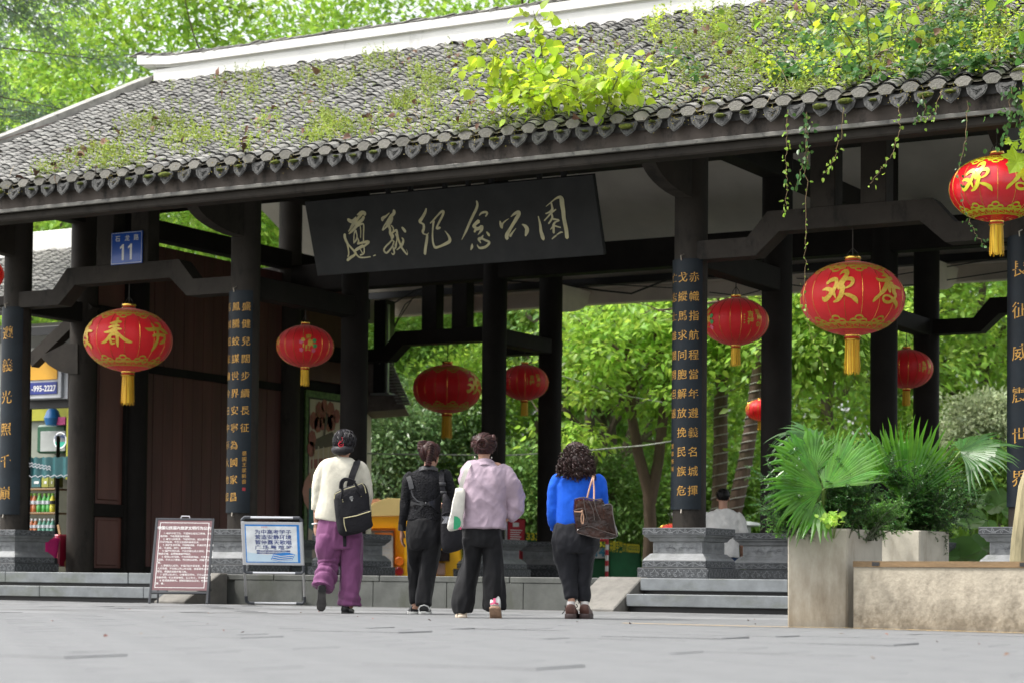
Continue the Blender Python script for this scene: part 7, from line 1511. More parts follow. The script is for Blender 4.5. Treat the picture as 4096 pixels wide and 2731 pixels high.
m.tube([c1+Vector((.022*math.cos(a), 0, .022*math.sin(a)-.01)) for a in np.linspace(0, 2*PI, 13)], .006, 6)
for sx in (-1, 1): m.tube([c1+Vector((sx*.008, 0, .01)), c1+Vector((sx*.014, .004, .045)), c1+Vector((sx*.006, .006, .06))], .005, 6)
m.tube([c1+Vector((-.008, -.002, -.012)), c1+Vector((.008, -.002, -.012))], .005, 5); PO('hair_clip', m, CLIPR, w1)
m = MB()
for k in range(6): p = hc+Vector((-.095+.0*k, -.05+.004*k, -.035+.01*k)); 
m.tube([hc+T@Vector((-.1, -.045, -.02)), hc+T@Vector((-.06, -.1, -.035))], .004, 5); m.tube([hc+T@Vector((.06, -.1, -.03)), hc+T@Vector((.1, -.04, -.02))], .004, 5); PO('hair_pin', m, BLACK, w1)
br_ = L(116, 805, .05); m = MB().tube([br_+Vector((.034*math.cos(a), .032*math.sin(a), .004*math.cos(a))) for a in np.linspace(0, 2*PI, 17)], .0075, 6); PO('bracelet', m, M('jade_white', (.7, .72, .7), .25), w1)

def bag(name, label, t_ref, cat='bag', grp='bags carried by the walkers'):
    t = thing(name, label, cat, tuple(t_ref.location), grp); t.rotation_euler = t_ref.rotation_euler; return t
# backpack of woman 1
NYL = M('nylon_black', (.012, .0115, .014), .65, .2, 12, bump=.3, bscale=40, spec=.2); ZIP = M('zip_brass', (.55, .5, .3), .4, metal=.5); WPRINT = M('bag_print', (.5, .5, .48), .5)
bp = bag('backpack', 'black square mouthed backpack slung over the cream sweater', w1, 'backpack')
def slab_from(pts, depth, n_=4, bulge=.02, round_=.8, seed=1, amp=.006):
    """soft bag body: outline pts (local Vectors, back to front along y) puffed to depth"""
    c_ = sum(pts, Vector())/len(pts); rings = []; Q = cr_interp([tuple(p) for p in pts+[pts[0]]], n_)[:-1]
    for q, k in ((0, round_), (.12, .95), (.3, 1.01), (.7, 1.01), (.88, .95), (1, round_)):
        rg = []
        for p in Q:
            v_ = c_+(Vector(p)-c_)*k+Vector((0, -depth*q, 0)); v_ += Vector((mnoise.noise(v_*9+Vector((seed, 0, 0))), mnoise.noise(v_*9+Vector((0, seed, 3))), mnoise.noise(v_*9+Vector((5, seed, 0)))))*amp; rg.append(v_)
        rings.append(rg)
    return MB().loft(rings)
yb = -.13
pts = [L(x, y, yb) for x, y in ((258, 580), (300, 545), (380, 515), (460, 495), (500, 510), (522, 580), (532, 680), (552, 780), (556, 825), (480, 868), (400, 890), (340, 905), (295, 880), (278, 800), (262, 700))]
PO('body', slab_from(pts, .15, 4, seed=3), NYL, bp, asm=50)
pts = [L(x, y, yb-.145) for x, y in ((328, 765), (430, 735), (538, 700), (545, 780), (552, 825), (470, 866), (352, 872))]; PO('front_pocket', slab_from(pts, .04, 4, seed=5, round_=.9), NYL, bp, asm=50)
m = MB(); m.tube([L(x, y, yb-.16) for x, y in ((256, 620), (262, 580), (330, 545), (420, 515), (470, 495), (490, 520), (502, 570))], .0045, 5); m.tube([L(x, y, yb-.19) for x, y in ((330, 768), (430, 748), (538, 712))], .0045, 5); m.tube([L(x, y, yb-.19) for x, y in ((332, 772), (338, 820), (352, 868))], .0045, 5); PO('zip', m, ZIP, bp)
m = MB()
for pts in (((306, 620), (318, 560), (320, 500), (345, 470), (400, 480), (430, 520), (445, 560), (470, 590)), ((300, 540), (305, 490), (330, 462), (370, 465), (420, 485))): m.tube(cr_interp([tuple(L(x, y, yb-.17)) for x, y in pts], 4), .011, 6)
PO('handle', m, NYL, bp)
m = MB(); P = cr_interp([tuple(L(x, y, d)) for x, y, d in ((372, 545, -.14), (385, 470, -.15), (405, 400, -.135), (425, 345, -.10), (432, 312, -.02), (425, 318, .06), (400, 420, .12))], 5)
for i in range(len(P)-1): pass
m.ribbon(P, .062, (0, -1, .15)); q = MB(); q.ribbon([Vector(p)+Vector((0, -.012, 0)) for p in P], .06, (0, -1, .15)); m.merge(q); PO('shoulder_strap', m, NYL, bp)
m = MB().ribbon([L(340, 900, yb-.02), L(342, 940, yb-.03), L(344, 985, yb-.03)], .03, (0, -1, 0)); PO('loose_strap', m, NYL, bp)
m = MB(); T_ = frame_map(L(390, 615, yb-.166), (.97, 0, .22), (-.22, 0, .97), (0, -1, 0))
for (x0, y0, x1, y1) in ((-.014, .014, .014, .019), (-.017, .004, .017, .006), (-.017, -.002, .017, .0), (-.008, -.014, -.002, -.006), (.002, -.014, .008, -.006), (-.006, -.022, .006, -.016)): m.add([T_@Vector(p+(0,)) for p in ((x0, y0), (x1, y0), (x1, y1), (x0, y1))], [(0, 1, 2, 3)])
PO('label_print', m, WPRINT, bp, False)
m = MB()
for x, y in ((321, 625), (325, 640), (460, 578), (465, 595)): ball(m, L(x, y, yb-.168), (.005, .004, .005), 8, 5)
PO('rivet', m, ZIP, bp)

# --- woman 2: black jacket ---------------------------------------------------------------
L, s = frame_for(1550, 1700, .5102, 285, 1480, 20.0)
w2 = person('person in black lace jacket with leather bow and braided reddish bun', (1550+285*.5102)/KD, (1700+1480*.5102)/KD, 20.0)
hc = L(322, 232, .02); b = MB(); V = head_mb(b, hc, -.5, .222)
loft_st([(*L(312, 350), .055, .055), (*L(315, 310, .005), .05, .05), (*L(320, 275, .01), .054, .056)], 16, 4, 2, mb=b)
loft_st([(*L(305, 375), .13, .07), (*L(300, 480), .135, .085), (*L(288, 640), .115, .08), (*L(285, 760), .14, .09), (*L(285, 880), .155, .10)], 20, 4, mb=b)
loft_st([(*L(165, 405), .04, .04), (*L(138, 540), .036, .036), (*L(120, 680), .03, .03), (*L(105, 825, .04), .02, .02)], 14, 4, mb=b); hand(b, L(105, 825, .04), (.0, .15, -1), (.9, -.2, 0), .17, .7, 1)
loft_st([(*L(440, 395), .04, .04), (*L(480, 520), .036, .036), (*L(500, 620, .06), .03, .03), (*L(470, 640, .24), .022, .022)], 14, 4, mb=b); hand(b, L(470, 640, .24), (-.4, .7, .3), (-.5, 0, -.5), .16, .9, 1)
for pts in (((235, 900, 0), (214, 1100, .12), (212, 1260, .14), (216, 1400, .12), (214, 1440, .12)), ((335, 900, 0), (312, 1120, .0), (292, 1300, -.02), (283, 1410, -.04), (283, 1450, -.04))): loft_st([(*L(*p), r_, r_) for p, r_ in zip(pts, (.075, .055, .045, .033, .038))], 14, 4, mb=b)
remeshed('body', b, .0075, SKIN, w2)
JACK = M('jacket_lace_black', (.011, .011, .013), .8, .4, 30, bump=1.0, bscale=55, spec=.2); LEA = M('leather_black', (.014, .014, .016), .36, .2, 15, bump=.15, bscale=60, spec=.6)
g = loft_st([(*L(308, 345), .085, .07), (*L(306, 365), .125, .08), (*L(303, 395), .165, .095), (*L(298, 440), .168, .105), (*L(294, 520), .15, .105), (*L(290, 610), .138, .1), (*L(286, 680), .146, .108), (*L(284, 747), .162, .118)], 32, 6, 2.4, amp=.004, fr=(9, 9, 5), seed=11); PO('jacket', g, JACK, w2)
g = loft_st([(*L(185, 385), .045, .055), (*L(152, 420), .05, .054), (*L(137, 530), .045, .047), (*L(122, 650), .039, .041), (*L(110, 750, .02), .034, .036), (*L(106, 822, .04), .036, .037)], 20, 6, 2.2, amp=.006, fr=(11, 11, 8), seed=12); PO('sleeve', g, JACK, w2)
g = loft_st([(*L(420, 375), .045, .055), (*L(452, 400), .048, .052), (*L(480, 500), .044, .046), (*L(503, 600, .03), .04, .042), (*L(490, 640, .18), .035, .036)], 20, 6, 2.2, amp=.006, fr=(11, 11, 8), seed=13); PO('sleeve', g, JACK, w2)
g = loft_st([(*L(108, 755, .025), .0365, .0385), (*L(106, 822, .04), .0385, .0395)], 20, 3, 2.2); PO('cuff', g, LEA, w2)
def wrap(pts, w_, off, nm, mat, t, body=.118):
    m = MB(); P = cr_interp([tuple(L(x, y, d)) for x, y, d in pts], 5); m.ribbon(P, w_, (0, -1, 0)); return PO(nm, m, mat, t)
g = MB(); P = cr_interp([tuple(L(x, y, d)) for x, y, d in ((232, 345, -.05), (262, 335, -.085), (310, 328, -.09), (355, 335, -.075), (385, 350, -.03))], 4); g.ribbon(P, .04, (0, -1, .4)); PO('collar', g, LEA, w2)
g = MB(); TOP = [(172, 590), (200, 605), (240, 612), (285, 612), (330, 602), (370, 570), (400, 540)]; BOT = [(168, 635), (205, 622), (245, 628), (288, 630), (330, 628), (365, 660), (408, 695)]
def yj(x): u_ = (x-290)/138.; return -.112*math.sqrt(max(0, 1-min(1, (u_)**2)*.92))-.012
n_ = len(TOP); g.add([L(x, y, yj(x)) for x, y in TOP]+[L(x, y, yj(x)) for x, y in BOT], [(i, n_+i, n_+i+1, i+1) for i in range(n_-1)]); PO('leather_band', g, LEA, w2)
g = MB(); g.ribbon([L(x, y, yj(x)-.002) for x, y in ((178, 470), (176, 520), (190, 560), (225, 595), (280, 612))], .012, (0, -1, 0)); g.ribbon([L(x, y, yj(x)-.002) for x, y in ((270, 630), (235, 665), (180, 725))], .02, (0, -1, 0)); PO('leather_piping', g, LEA, w2)
g = MB()
for sx in (-1, 1): g.add([L(292, 618, -.135), L(292+sx*22, 600, -.145), L(292+sx*50, 592, -.13), L(292+sx*48, 632, -.13), L(292+sx*20, 628, -.145)], [(0, 1, 4), (1, 2, 3, 4)] if sx > 0 else [(0, 4, 1), (4, 3, 2, 1)])
ball(g, L(292, 616, -.142), (.012, .008, .016), 8, 6); PO('bow', g, LEA, w2)
g = MB()
for p0, p1 in (((150, 402), (178, 500)),): g.ribbon([L(*p0, -.06), L(165, 440, -.085), L(*p1, -.1)], .045, (-.2, -1, .2))
g.ribbon([L(140, 440, -.045), L(150, 405, -.03), L(185, 388, -.02)], .05, (-.6, -.6, .6)); PO('shoulder_panel', g, LEA, w2)
TROB = KN('trouser_black', (.009, .009, .010), rough=.7, sheen=.25, bump=.08)
g = loft_st([(*L(285, 735), .15, .11), (*L(285, 800), .163, .125), (*L(286, 870), .165, .135), (*L(288, 930), .158, .13), (*L(290, 965), .14, .12)], 32, 6, 2.4, amp=.005, fr=(9, 9, 4), seed=14); PO('trousers', g, TROB, w2)
g = loft_st([(*L(222, 900), .085, .11), (*L(216, 1000, .05), .075, .09), (*L(213, 1120, .11), .058, .07), (*L(212, 1260, .14), .045, .058), (*L(216, 1395, .12), .04, .05)], 24, 7, 2.2, amp=.007, fr=(10, 10, 4), seed=15); PO('trouser_leg', g, TROB, w2)
g = loft_st([(*L(345, 900), .088, .12), (*L(332, 1000), .083, .1), (*L(312, 1120), .076, .088), (*L(295, 1260, -.01), .068, .08), (*L(283, 1350, -.03), .066, .078), (*L(282, 1405, -.04), .068, .08)], 24, 7, 2.2, amp=.008, fr=(10, 10, 4), seed=16); PO('trouser_leg', g, TROB, w2)
SNW = M('sneaker_white', (.6, .6, .57), .5, .12, 12); 
g = shoe_flat(MB(), L(283, 1474, -.1), .25, .1, .085, (.12, 1, 0)); PO('shoe', g, SHOEB, w2); g = sole(MB(), L(281, 1480, -.11), .265, .118, .026, (.12, 1, 0)); PO('shoe_sole', g, SNW, w2)
g = MB(); g.tube([L(240, 1440, -.1), L(255, 1415, -.115), L(285, 1405, -.12), L(315, 1415, -.115), L(330, 1440, -.09)], .006, 5); g.tube([L(262, 1462, -.118), L(300, 1462, -.12)], .008, 5); g.tube([L(325, 1450, -.08), L(338, 1425, -.05)], .006, 5); PO('shoe_trim', g, SNW, w2)
g = shoe_flat(MB(), L(212, 1478, .1), .24, .09, .08, (-.1, 1, 0)); PO('shoe', g, SHOEB, w2); g = sole(MB(), L(210, 1480, .09), .25, .1, .022, (-.1, 1, 0)); PO('shoe_sole', g, SNW, w2)
h = MB(); rr = np.random.default_rng(2); T = Matrix.Rotation(-.5, 3, 'Z'); ball(h, hc+T@Vector((0, -.014, .028)), (.088, .104, .1), 20, 14)
paths = []
for k in range(150):
    d = unit(rr.normal(size=3)); 
    if d[1] > .5: continue
    p = Vector(d); bun = Vector((-.28, -.35, .85)); q = []
    for j in range(4): pn = (p*(1-j*.28)+bun*j*.28).normalized(); q.append(hc+T@Vector((pn.x*.091, pn.y*.107-.014, max(pn.z, -.8)*.103+.028)))
    paths.append(q)
strands(h, paths, .006, 5, 3)
bc = L(272, 168, -.0); 
for k in range(60):
    a0 = rr.random()*2*PI; ph = (rr.random()-.5)*1.6; q = []
    for j in range(6): a = a0+j*.5; q.append(bc+Vector((.058*math.cos(a)*math.cos(ph), .055*math.sin(a)*math.cos(ph), .066*math.sin(ph)+.012*math.sin(a*2+k))))
    strands(h, [q], .009, 5, 2)
ball(h, bc, (.054, .05, .06), 14, 10)
ball(h, L(368, 185, .02), (.042, .06, .06), 12, 8)
for k in range(9):                                                   # braid up the nape
    z = 312-19*k; x = 305+3.2*k
    for sx in (-1, 1): q = [L(x+sx*22, z+8, -.075-.004*k), L(x+sx*8, z-4, -.1-.003*k), L(x-sx*6, z-14, -.1-.003*k)]; strands(h, [q], .011, 6, 3)
PO('hair', h, HAIRR, w2)
# shoulder bag of woman 2
sb = bag('shoulder_bag', 'tall black shoulder bag with mesh side pocket hanging between two walkers', w2)
pts = [L(x, y, -.08) for x, y in ((418, 545), (445, 540), (480, 590), (520, 680), (560, 790), (588, 880), (582, 960), (500, 992), (440, 995), (418, 960), (410, 850), (412, 700))]; PO('body', slab_from(pts, .13, 4, seed=7), NYL, sb, asm=50)
m = MB(); P = cr_interp([tuple(L(x, y, d)) for x, y, d in ((428, 560, -.15), (420, 500, -.15), (412, 440, -.135), (410, 385, -.09), (418, 358, -.01), (425, 372, .06))], 5); m.ribbon(P, .05, (0, -1, .1)); q = MB().ribbon([Vector(p)+Vector((0, -.008, 0)) for p in P], .048, (0, -1, .1)); m.merge(q); PO('shoulder_strap', m, NYL, sb)
m = MB(); m.obox(L(418, 462, -.155), ((1, 0, 0), (0, 1, 0), (0, 0, 1)), (.03, .008, .016), .004); m.obox(L(427, 528, -.16), ((1, 0, 0), (0, 1, 0), (0, 0, 1)), (.03, .006, .012), .003); PO('buckle', m, LEA, sb)
m = MB(); 
for a in range(13):
    for b2 in (0, 1):
        x0 = 418+a*5; m.tube([L(x0, 715, -.215), L(x0+(40 if b2 else -40)*.9, 770, -.215)], .0016, 3) if 415 < x0+(36 if b2 else -36) < 482 else None
PO('mesh_pocket', m, M('mesh_grey', (.4, .4, .42), .5), sb, False)
m = MB(); m.tube([L(x, y, -.213) for x, y in ((414, 708), (440, 690), (475, 684), (486, 700))], .008, 6); PO('pocket_hem', m, NYL, sb)

# --- woman 3: lilac shirt ----------------------------------------------------------------
L, s = frame_for(1550, 1700, .5102, 735, 1510, 18.55)
w3 = person('person in loose lilac shirt and flared black trousers with a twisted bun', (1550+735*.5102)/KD, (1700+1510*.5102)/KD, 18.55)
hc = L(742, 175, .02); b = MB(); V = head_mb(b, hc, -.1, .215)
loft_st([(*L(745, 290), .052, .052), (*L(743, 255, .0), .048, .05), (*L(742, 215, .01), .054, .056)], 16, 4, 2, mb=b)
loft_st([(*L(742, 320), .13, .07), (*L(745, 440), .14, .09), (*L(745, 620), .12, .085), (*L(738, 780), .145, .095), (*L(735, 880), .15, .10)], 20, 4, mb=b)
loft_st([(*L(895, 360), .042, .042), (*L(960, 480), .038, .038), (*L(995, 600, .02), .034, .034), (*L(960, 690, .02), .026, .026), (*L(938, 730, .0), .02, .02)], 14, 4, mb=b); hand(b, L(938, 728, .0), (-.6, .1, -.5), (-.3, 0, -.9), .15, 1.1, -1)
loft_st([(*L(620, 360), .042, .042), (*L(608, 430, .1), .038, .038), (*L(640, 420, .22), .032, .032), (*L(760, 330, .2), .026, .026), (*L(815, 300, .1), .02, .02)], 14, 4, mb=b); hand(b, L(812, 306, .08), (.35, -.9, .15), (0, -.1, -1), .15, .9, -1)
for pts in (((660, 900, 0), (648, 1080, .04), (612, 1280, .04), (595, 1420, .02), (596, 1470, .02)), ((800, 900, 0), (822, 1080, -.0), (832, 1240, -.02), (838, 1345, -.05), (842, 1385, -.09))): loft_st([(*L(*p), r_, r_) for p, r_ in zip(pts, (.075, .055, .045, .033, .038))], 14, 4, mb=b)
remeshed('body', b, .0075, SKIN, w3)
LILAC = KN('shirt_lilac', (.36, .28, .335), rough=.75, bump=.12, sheen=.4)
g = loft_st([(*L(752, 282), .07, .062), (*L(750, 300), .11, .08), (*L(746, 325), .17, .1), (*L(745, 370), .196, .13), (*L(748, 450), .195, .148), (*L(750, 550), .188, .155), (*L(750, 650), .184, .155), (*L(748, 740), .184, .155), (*L(747, 805), .186, .155)], 44, 8, 2.4, amp=.016, fr=(5, 5, 4), seed=21); PO('shirt', g, LILAC, w3)
g = loft_st([(*L(855, 335), .06, .075), (*L(900, 380), .075, .085), (*L(950, 470), .08, .085), (*L(985, 560, .02), .073, .078), (*L(990, 640, .02), .068, .073), (*L(970, 705, .01), .055, .058), (*L(948, 738, .0), .034, .036)], 28, 7, 2.2, amp=.014, fr=(8, 8, 7), seed=22); PO('sleeve', g, LILAC, w3)
g = loft_st([(*L(660, 345), .06, .07), (*L(615, 372, .03), .056, .066), (*L(605, 430, .1), .054, .06), (*L(630, 430, .22), .056, .06), (*L(740, 350, .22), .045, .048), (*L(790, 318, .14), .034, .036)], 24, 6, 2.2, amp=.009, fr=(8, 8, 7), seed=23); PO('sleeve', g, LILAC, w3)
g = MB(); P = cr_interp([tuple(L(x, y, d)) for x, y, d in ((688, 300, -.03), (705, 285, -.075), (748, 278, -.09), (795, 285, -.075), (825, 305, -.025))], 5); g.ribbon(P, .042, (0, -1, .3)); g.ribbon([Vector(p)+Vector((0, -.012, -.022)) for p in P], .03, (0, -1, .7)); PO('collar', g, LILAC, w3)
g = loft_st([(*L(735, 770), .15, .11), (*L(735, 840), .16, .125), (*L(735, 900), .16, .13), (*L(733, 950), .15, .12)], 32, 6, 2.4, amp=.004, fr=(9, 9, 4), seed=24); PO('trousers', g, TROB, w3)
TROG = KN('trouser_charcoal', (.014, .0145, .018), rough=.7, sheen=.3, bump=.08)
g = loft_st([(*L(655, 880), .085, .115), (*L(655, 1000, .02), .072, .09), (*L(640, 1120, .03), .07, .085), (*L(612, 1260, .03), .08, .09), (*L(590, 1380, .02), .086, .095), (*L(594, 1468, .02), .07, .085)], 28, 7, 2.2, amp=.011, fr=(9, 9, 3), seed=25); PO('trouser_leg', g, TROB, w3)
g = loft_st([(*L(808, 880), .085, .115), (*L(818, 1000, .0), .075, .09), (*L(825, 1120, -.02), .073, .085), (*L(832, 1260, -.03), .082, .088), (*L(838, 1360, -.02), .088, .09), (*L(842, 1428, .0), .094, .094)], 28, 7, 2.2, amp=.011, fr=(9, 9, 3), seed=26); PO('trouser_leg', g, TROB, w3)
SNB = M('sneaker_beige', (.55, .46, .36), .6, .15, 14); SOLT = M('sole_tan', (.26, .16, .10), .75, .3, 16, bump=.4, bscale=60); SPINK = M('sneaker_pink', (.45, .06, .14), .5)
g = shoe_flat(MB(), L(592, 1502, -.06), .245, .09, .08, (-.1, 1, 0)); PO('shoe', g, SNB, w3); g = sole(MB(), L(592, 1510, -.07), .255, .1, .024, (-.1, 1, 0)); PO('shoe_sole', g, SNB, w3)
g = shoe_flat(MB(), L(838, 1400, -.16), .24, .104, .1, (.08, .75, -.72)); PO('shoe', g, SNW, w3, label='raised white sneaker showing its tan sole'); g = sole(MB(), L(839, 1412, -.17), .255, .125, .028, (.08, .75, -.72), (0, -.69, -.72)); PO('shoe_sole', g, SOLT, w3)
g = MB().ribbon([L(834, 1352, -.125), L(836, 1368, -.145), L(837, 1392, -.168)], .022, (0, -1, .2)); g.ribbon([L(805, 1398, -.14), L(838, 1390, -.172), L(872, 1400, -.14)], .016, (0, -1, .2)); PO('shoe_tab', g, SPINK, w3)
h = MB(); rr = np.random.default_rng(3); T = Matrix.Rotation(-.1, 3, 'Z'); ball(h, hc+T@Vector((0, -.012, .028)), (.096, .106, .1), 20, 14); paths = []; bc = L(727, 152, -.1)
for k in range(190):
    d = unit(rr.normal(size=3)); 
    if d[1] > .45: continue
    p = Vector(d); bun = Vector((-.15, -.95, .2)); q = []
    for j in range(4): pn = (p*(1-j*.27)+bun*j*.27).normalized(); q.append(hc+T@Vector((pn.x*.1*(1+.04*rr.normal()), pn.y*.11-.012, max(pn.z, -.72)*.104+.028)))
    paths.append(q)
strands(h, paths, .0062, 5, 3)
for k in range(26):                                                   # twisted bun
    a0 = k*.7; r0 = .018+.026*(k % 3)/2; strands(h, [[bc+Vector((r0*math.cos(a0+j*.55), -.012-.01*math.sin(j)+.008*(k % 3 == 0), r0*math.sin(a0+j*.55))) for j in range(6)]], .0085, 5, 2)
for x, y in ((668, 110), (815, 100), (660, 150), (825, 145)): ball(h, L(x, y, .0), (.024, .05, .035), 10, 8)
for k in range(16): a = rr.normal(size=3); strands(h, [[hc+Vector((.1*(-1 if k % 2 else 1), -.02, .02)), hc+Vector((.112*(-1 if k % 2 else 1), -.01+.02*a[0], .05+.03*a[1])), hc+Vector((.115*(-1 if k % 2 else 1), .0, .0+.05*a[2]))]], .0015, 3, 3)
PO('hair', h, HAIRR, w3)
m = MB(); ball(m, L(672, 250, .0), (.007, .007, .009), 8, 6); ball(m, L(802, 252, .0), (.007, .007, .009), 8, 6); PO('earring', m, M('pearl', (.75, .72, .65), .2), w3)
# tote bag of woman 3
tb = bag('tote_bag', 'white cotton tote bag with a green half round print', w3)
TOTE = KN('tote_cotton', (.58, .56, .50), bump=.25); TGREEN = M('tote_green', (.015, .25, .11), .7)
pts = [L(x, y, -.1) for x, y in ((520, 505), (560, 500), (596, 510), (600, 600), (590, 700), (578, 790), (560, 818), (490, 836), (468, 820), (464, 790), (488, 680), (508, 590))]; PO('body', slab_from(pts, .09, 4, seed=9, amp=.008), TOTE, tb, asm=50)
m = MB()
for dx in (0, 14): P = cr_interp([tuple(L(x+dx, y, d)) for x, y, d in ((556, 512, -.16), (566, 460, -.17), (585, 400, -.165), (605, 345, -.15), (622, 308, -.09), (622, 305, .0), (610, 340, .08))], 5); m.ribbon(P, .022, (0, -1, .1))
PO('strap', m, TOTE, tb)
m = MB(); cg = L(515, 790, -.1965); 
m.add([L(x, y, -.1975) for x, y in ((516, 718), (540, 722), (560, 738), (570, 765), (565, 795), (545, 818), (512, 824))], [tuple(range(7))]); PO('green_print', m, TGREEN, tb, False)
m = MB().add([L(x, y, -.1985) for x, y in ((545, 818), (565, 800), (576, 812), (570, 824))], [(0, 1, 2, 3)]); PO('pink_print', m, SPINK, tb, False)

# --- woman 4: blue sweater ---------------------------------------------------------------
L, s = frame_for(2050, 1720, .4973, 500, 1508, 18.6)
w4 = person('person with long curly hair in bright blue sweater and black tapered trousers', (2050+500*.4973)/KD, (1720+1508*.4973)/KD, 18.6)
hc = L(500, 205, .02); b = MB(); V = head_mb(b, hc, .0, .215)
loft_st([(*L(503, 350), .052, .052), (*L(502, 310, .0), .048, .05), (*L(500, 270, .01), .054, .056)], 16, 4, 2, mb=b)
loft_st([(*L(508, 385), .14, .075), (*L(510, 480), .145, .09), (*L(500, 650), .125, .085), (*L(498, 780), .15, .10), (*L(500, 880), .16, .11)], 20, 4, mb=b)
loft_st([(*L(335, 410), .042, .042), (*L(318, 540), .036, .036), (*L(308, 650), .032, .032), (*L(318, 760, .06), .024, .024), (*L(325, 795, .08), .02, .02)], 14, 4, mb=b); hand(b, L(324, 780, .08), (.15, .5, -.8), (.9, 0, 0), .13, 1.3, 1)
loft_st([(*L(690, 410), .042, .042), (*L(712, 530), .036, .036), (*L(720, 620, .08), .032, .032), (*L(690, 600, .25), .024, .024)], 14, 4, mb=b); hand(b, L(690, 600, .25), (-.3, .8, .3), (-.3, 0, -.9), .15, 1.0, 1)
for pts in (((430, 900, 0), (445, 1100, .03), (462, 1260, .0), (474, 1370, -.03), (474, 1440, -.03)), ((585, 900, 0), (578, 1100, .05), (570, 1260, .06), (570, 1380, .05), (572, 1440, .05))): loft_st([(*L(*p), r_, r_) for p, r_ in zip(pts, (.075, .055, .042, .031, .036))], 14, 4, mb=b)
remeshed('body', b, .0075, SKIN, w4)
BLUEK = KN('sweater_blue', (.012, .095, .56), bump=.2, bscale=150, sheen=.2); STRP = KN('stripe_pink', (.65, .08, .24), bump=.1)
g = loft_st([(*L(505, 335), .075, .066), (*L(506, 352), .125, .082), (*L(510, 378), .18, .1), (*L(518, 420), .2, .115), (*L(522, 500), .195, .125), (*L(515, 590), .182, .128), (*L(503, 670), .168, .128), (*L(497, 730), .16, .124), (*L(496, 757), .152, .118)], 36, 7, 2.4, amp=.009, fr=(6, 6, 3), seed=31); PO('sweater', g, BLUEK, w4)
g = loft_st([(*L(385, 380), .05, .06), (*L(345, 410), .055, .06), (*L(325, 490), .05, .054), (*L(317, 590), .046, .05), (*L(318, 690, .02), .047, .05), (*L(322, 735, .05), .042, .046), (*L(326, 770, .07), .028, .032), (*L(326, 798, .08), .026, .03)], 22, 7, 2.2, amp=.009, fr=(9, 9, 8), seed=32); PO('sleeve', g, BLUEK, w4)
g = loft_st([(*L(650, 380), .05, .06), (*L(688, 410), .055, .06), (*L(706, 490), .05, .054), (*L(716, 580, .03), .047, .05), (*L(718, 620, .1), .045, .048), (*L(700, 605, .22), .036, .04)], 22, 7, 2.2, amp=.008, fr=(9, 9, 8), seed=33); PO('sleeve', g, BLUEK, w4)
g = MB(); g.ribbon([L(x, y, d) for x, y, d in ((352, 352, .0), (318, 375, -.01), (299, 420, -.012), (284, 510, -.01), (277, 590, -.008), (275, 690, .0), (285, 720, .02))], .016, (-.75, -.65, .1)); g.ribbon([L(360, 648, -.03), L(372, 668, -.035), L(378, 684, -.03)], .018, (.6, -.7, 0)); PO('stripe', g, STRP, w4)
g = loft_st([(*L(497, 745), .165, .12), (*L(498, 800), .185, .13), (*L(501, 870), .198, .138), (*L(503, 930), .19, .135), (*L(505, 975), .16, .12)], 32, 6, 2.5, amp=.008, fr=(9, 9, 6), seed=34); PO('trousers', g, TROG, w4)
g = loft_st([(*L(425, 900), .11, .13), (*L(428, 1000, .02), .1, .11), (*L(442, 1110, .03), .077, .088), (*L(458, 1230, .02), .056, .066), (*L(472, 1345, -.02), .044, .052)], 26, 7, 2.2, amp=.011, fr=(9, 9, 6), seed=35); PO('trouser_leg', g, TROG, w4)
g = loft_st([(*L(595, 900), .1, .13), (*L(586, 1000, .03), .075, .1), (*L(578, 1110, .05), .06, .078), (*L(572, 1230, .06), .052, .062), (*L(570, 1368, .05), .043, .05)], 26, 7, 2.2, amp=.009, fr=(9, 9, 5), seed=36); PO('trouser_leg', g, TROG, w4)
SHBR = M('shoe_brown', (.10, .045, .035), .42, .25, 10, bump=.15); SOLB = M('sole_brown', (.05, .03, .028), .6, .2, 20)
for hx, y0, d_ in ((462, -.12, (.1, 1, 0)), (574, -.03, (.12, 1, 0))):
    g = shoe_flat(MB(), L(hx+2, 1490, y0), .25, .105, .105, d_); PO('shoe', g, SHBR, w4); g = sole(MB(), L(hx, 1508, y0-.012), .268, .122, .045, d_); PO('shoe_sole', g, SOLB, w4)
    g = loft_st([(*L(hx+6, 1400, y0+.06), .036, .04), (*L(hx+6, 1372, y0+.065), .034, .037)], 14, 2, 2); PO('sock', g, M('sock_pale', (.6, .57, .55), .8), w4)
g = MB()
for pts in (((420, 1400, -.05), (425, 1430, -.04), (400, 1470, -.03)), ((510, 1390, -.06), (522, 1405, -.05), (512, 1420, -.05)), ((530, 1385, .0), (538, 1370, .01), (545, 1392, .01))): g.tube(cr_interp([tuple(L(*p)) for p in pts], 4), .004, 5)
PO('shoe_lace', g, SHOEB, w4)
h = MB(); rr = np.random.default_rng(4); ball(h, hc+Vector((0, -.012, .03)), (.1, .112, .104), 20, 14); loft_st([(*L(500, 230, -.05), .105, .075), (*L(500, 280, -.075), .128, .065), (*L(498, 325, -.085), .14, .055), (*L(498, 352, -.085), .11, .04)], 24, 6, 2.2, amp=.012, fr=(18, 18, 14), seed=3, mb=h); paths = []
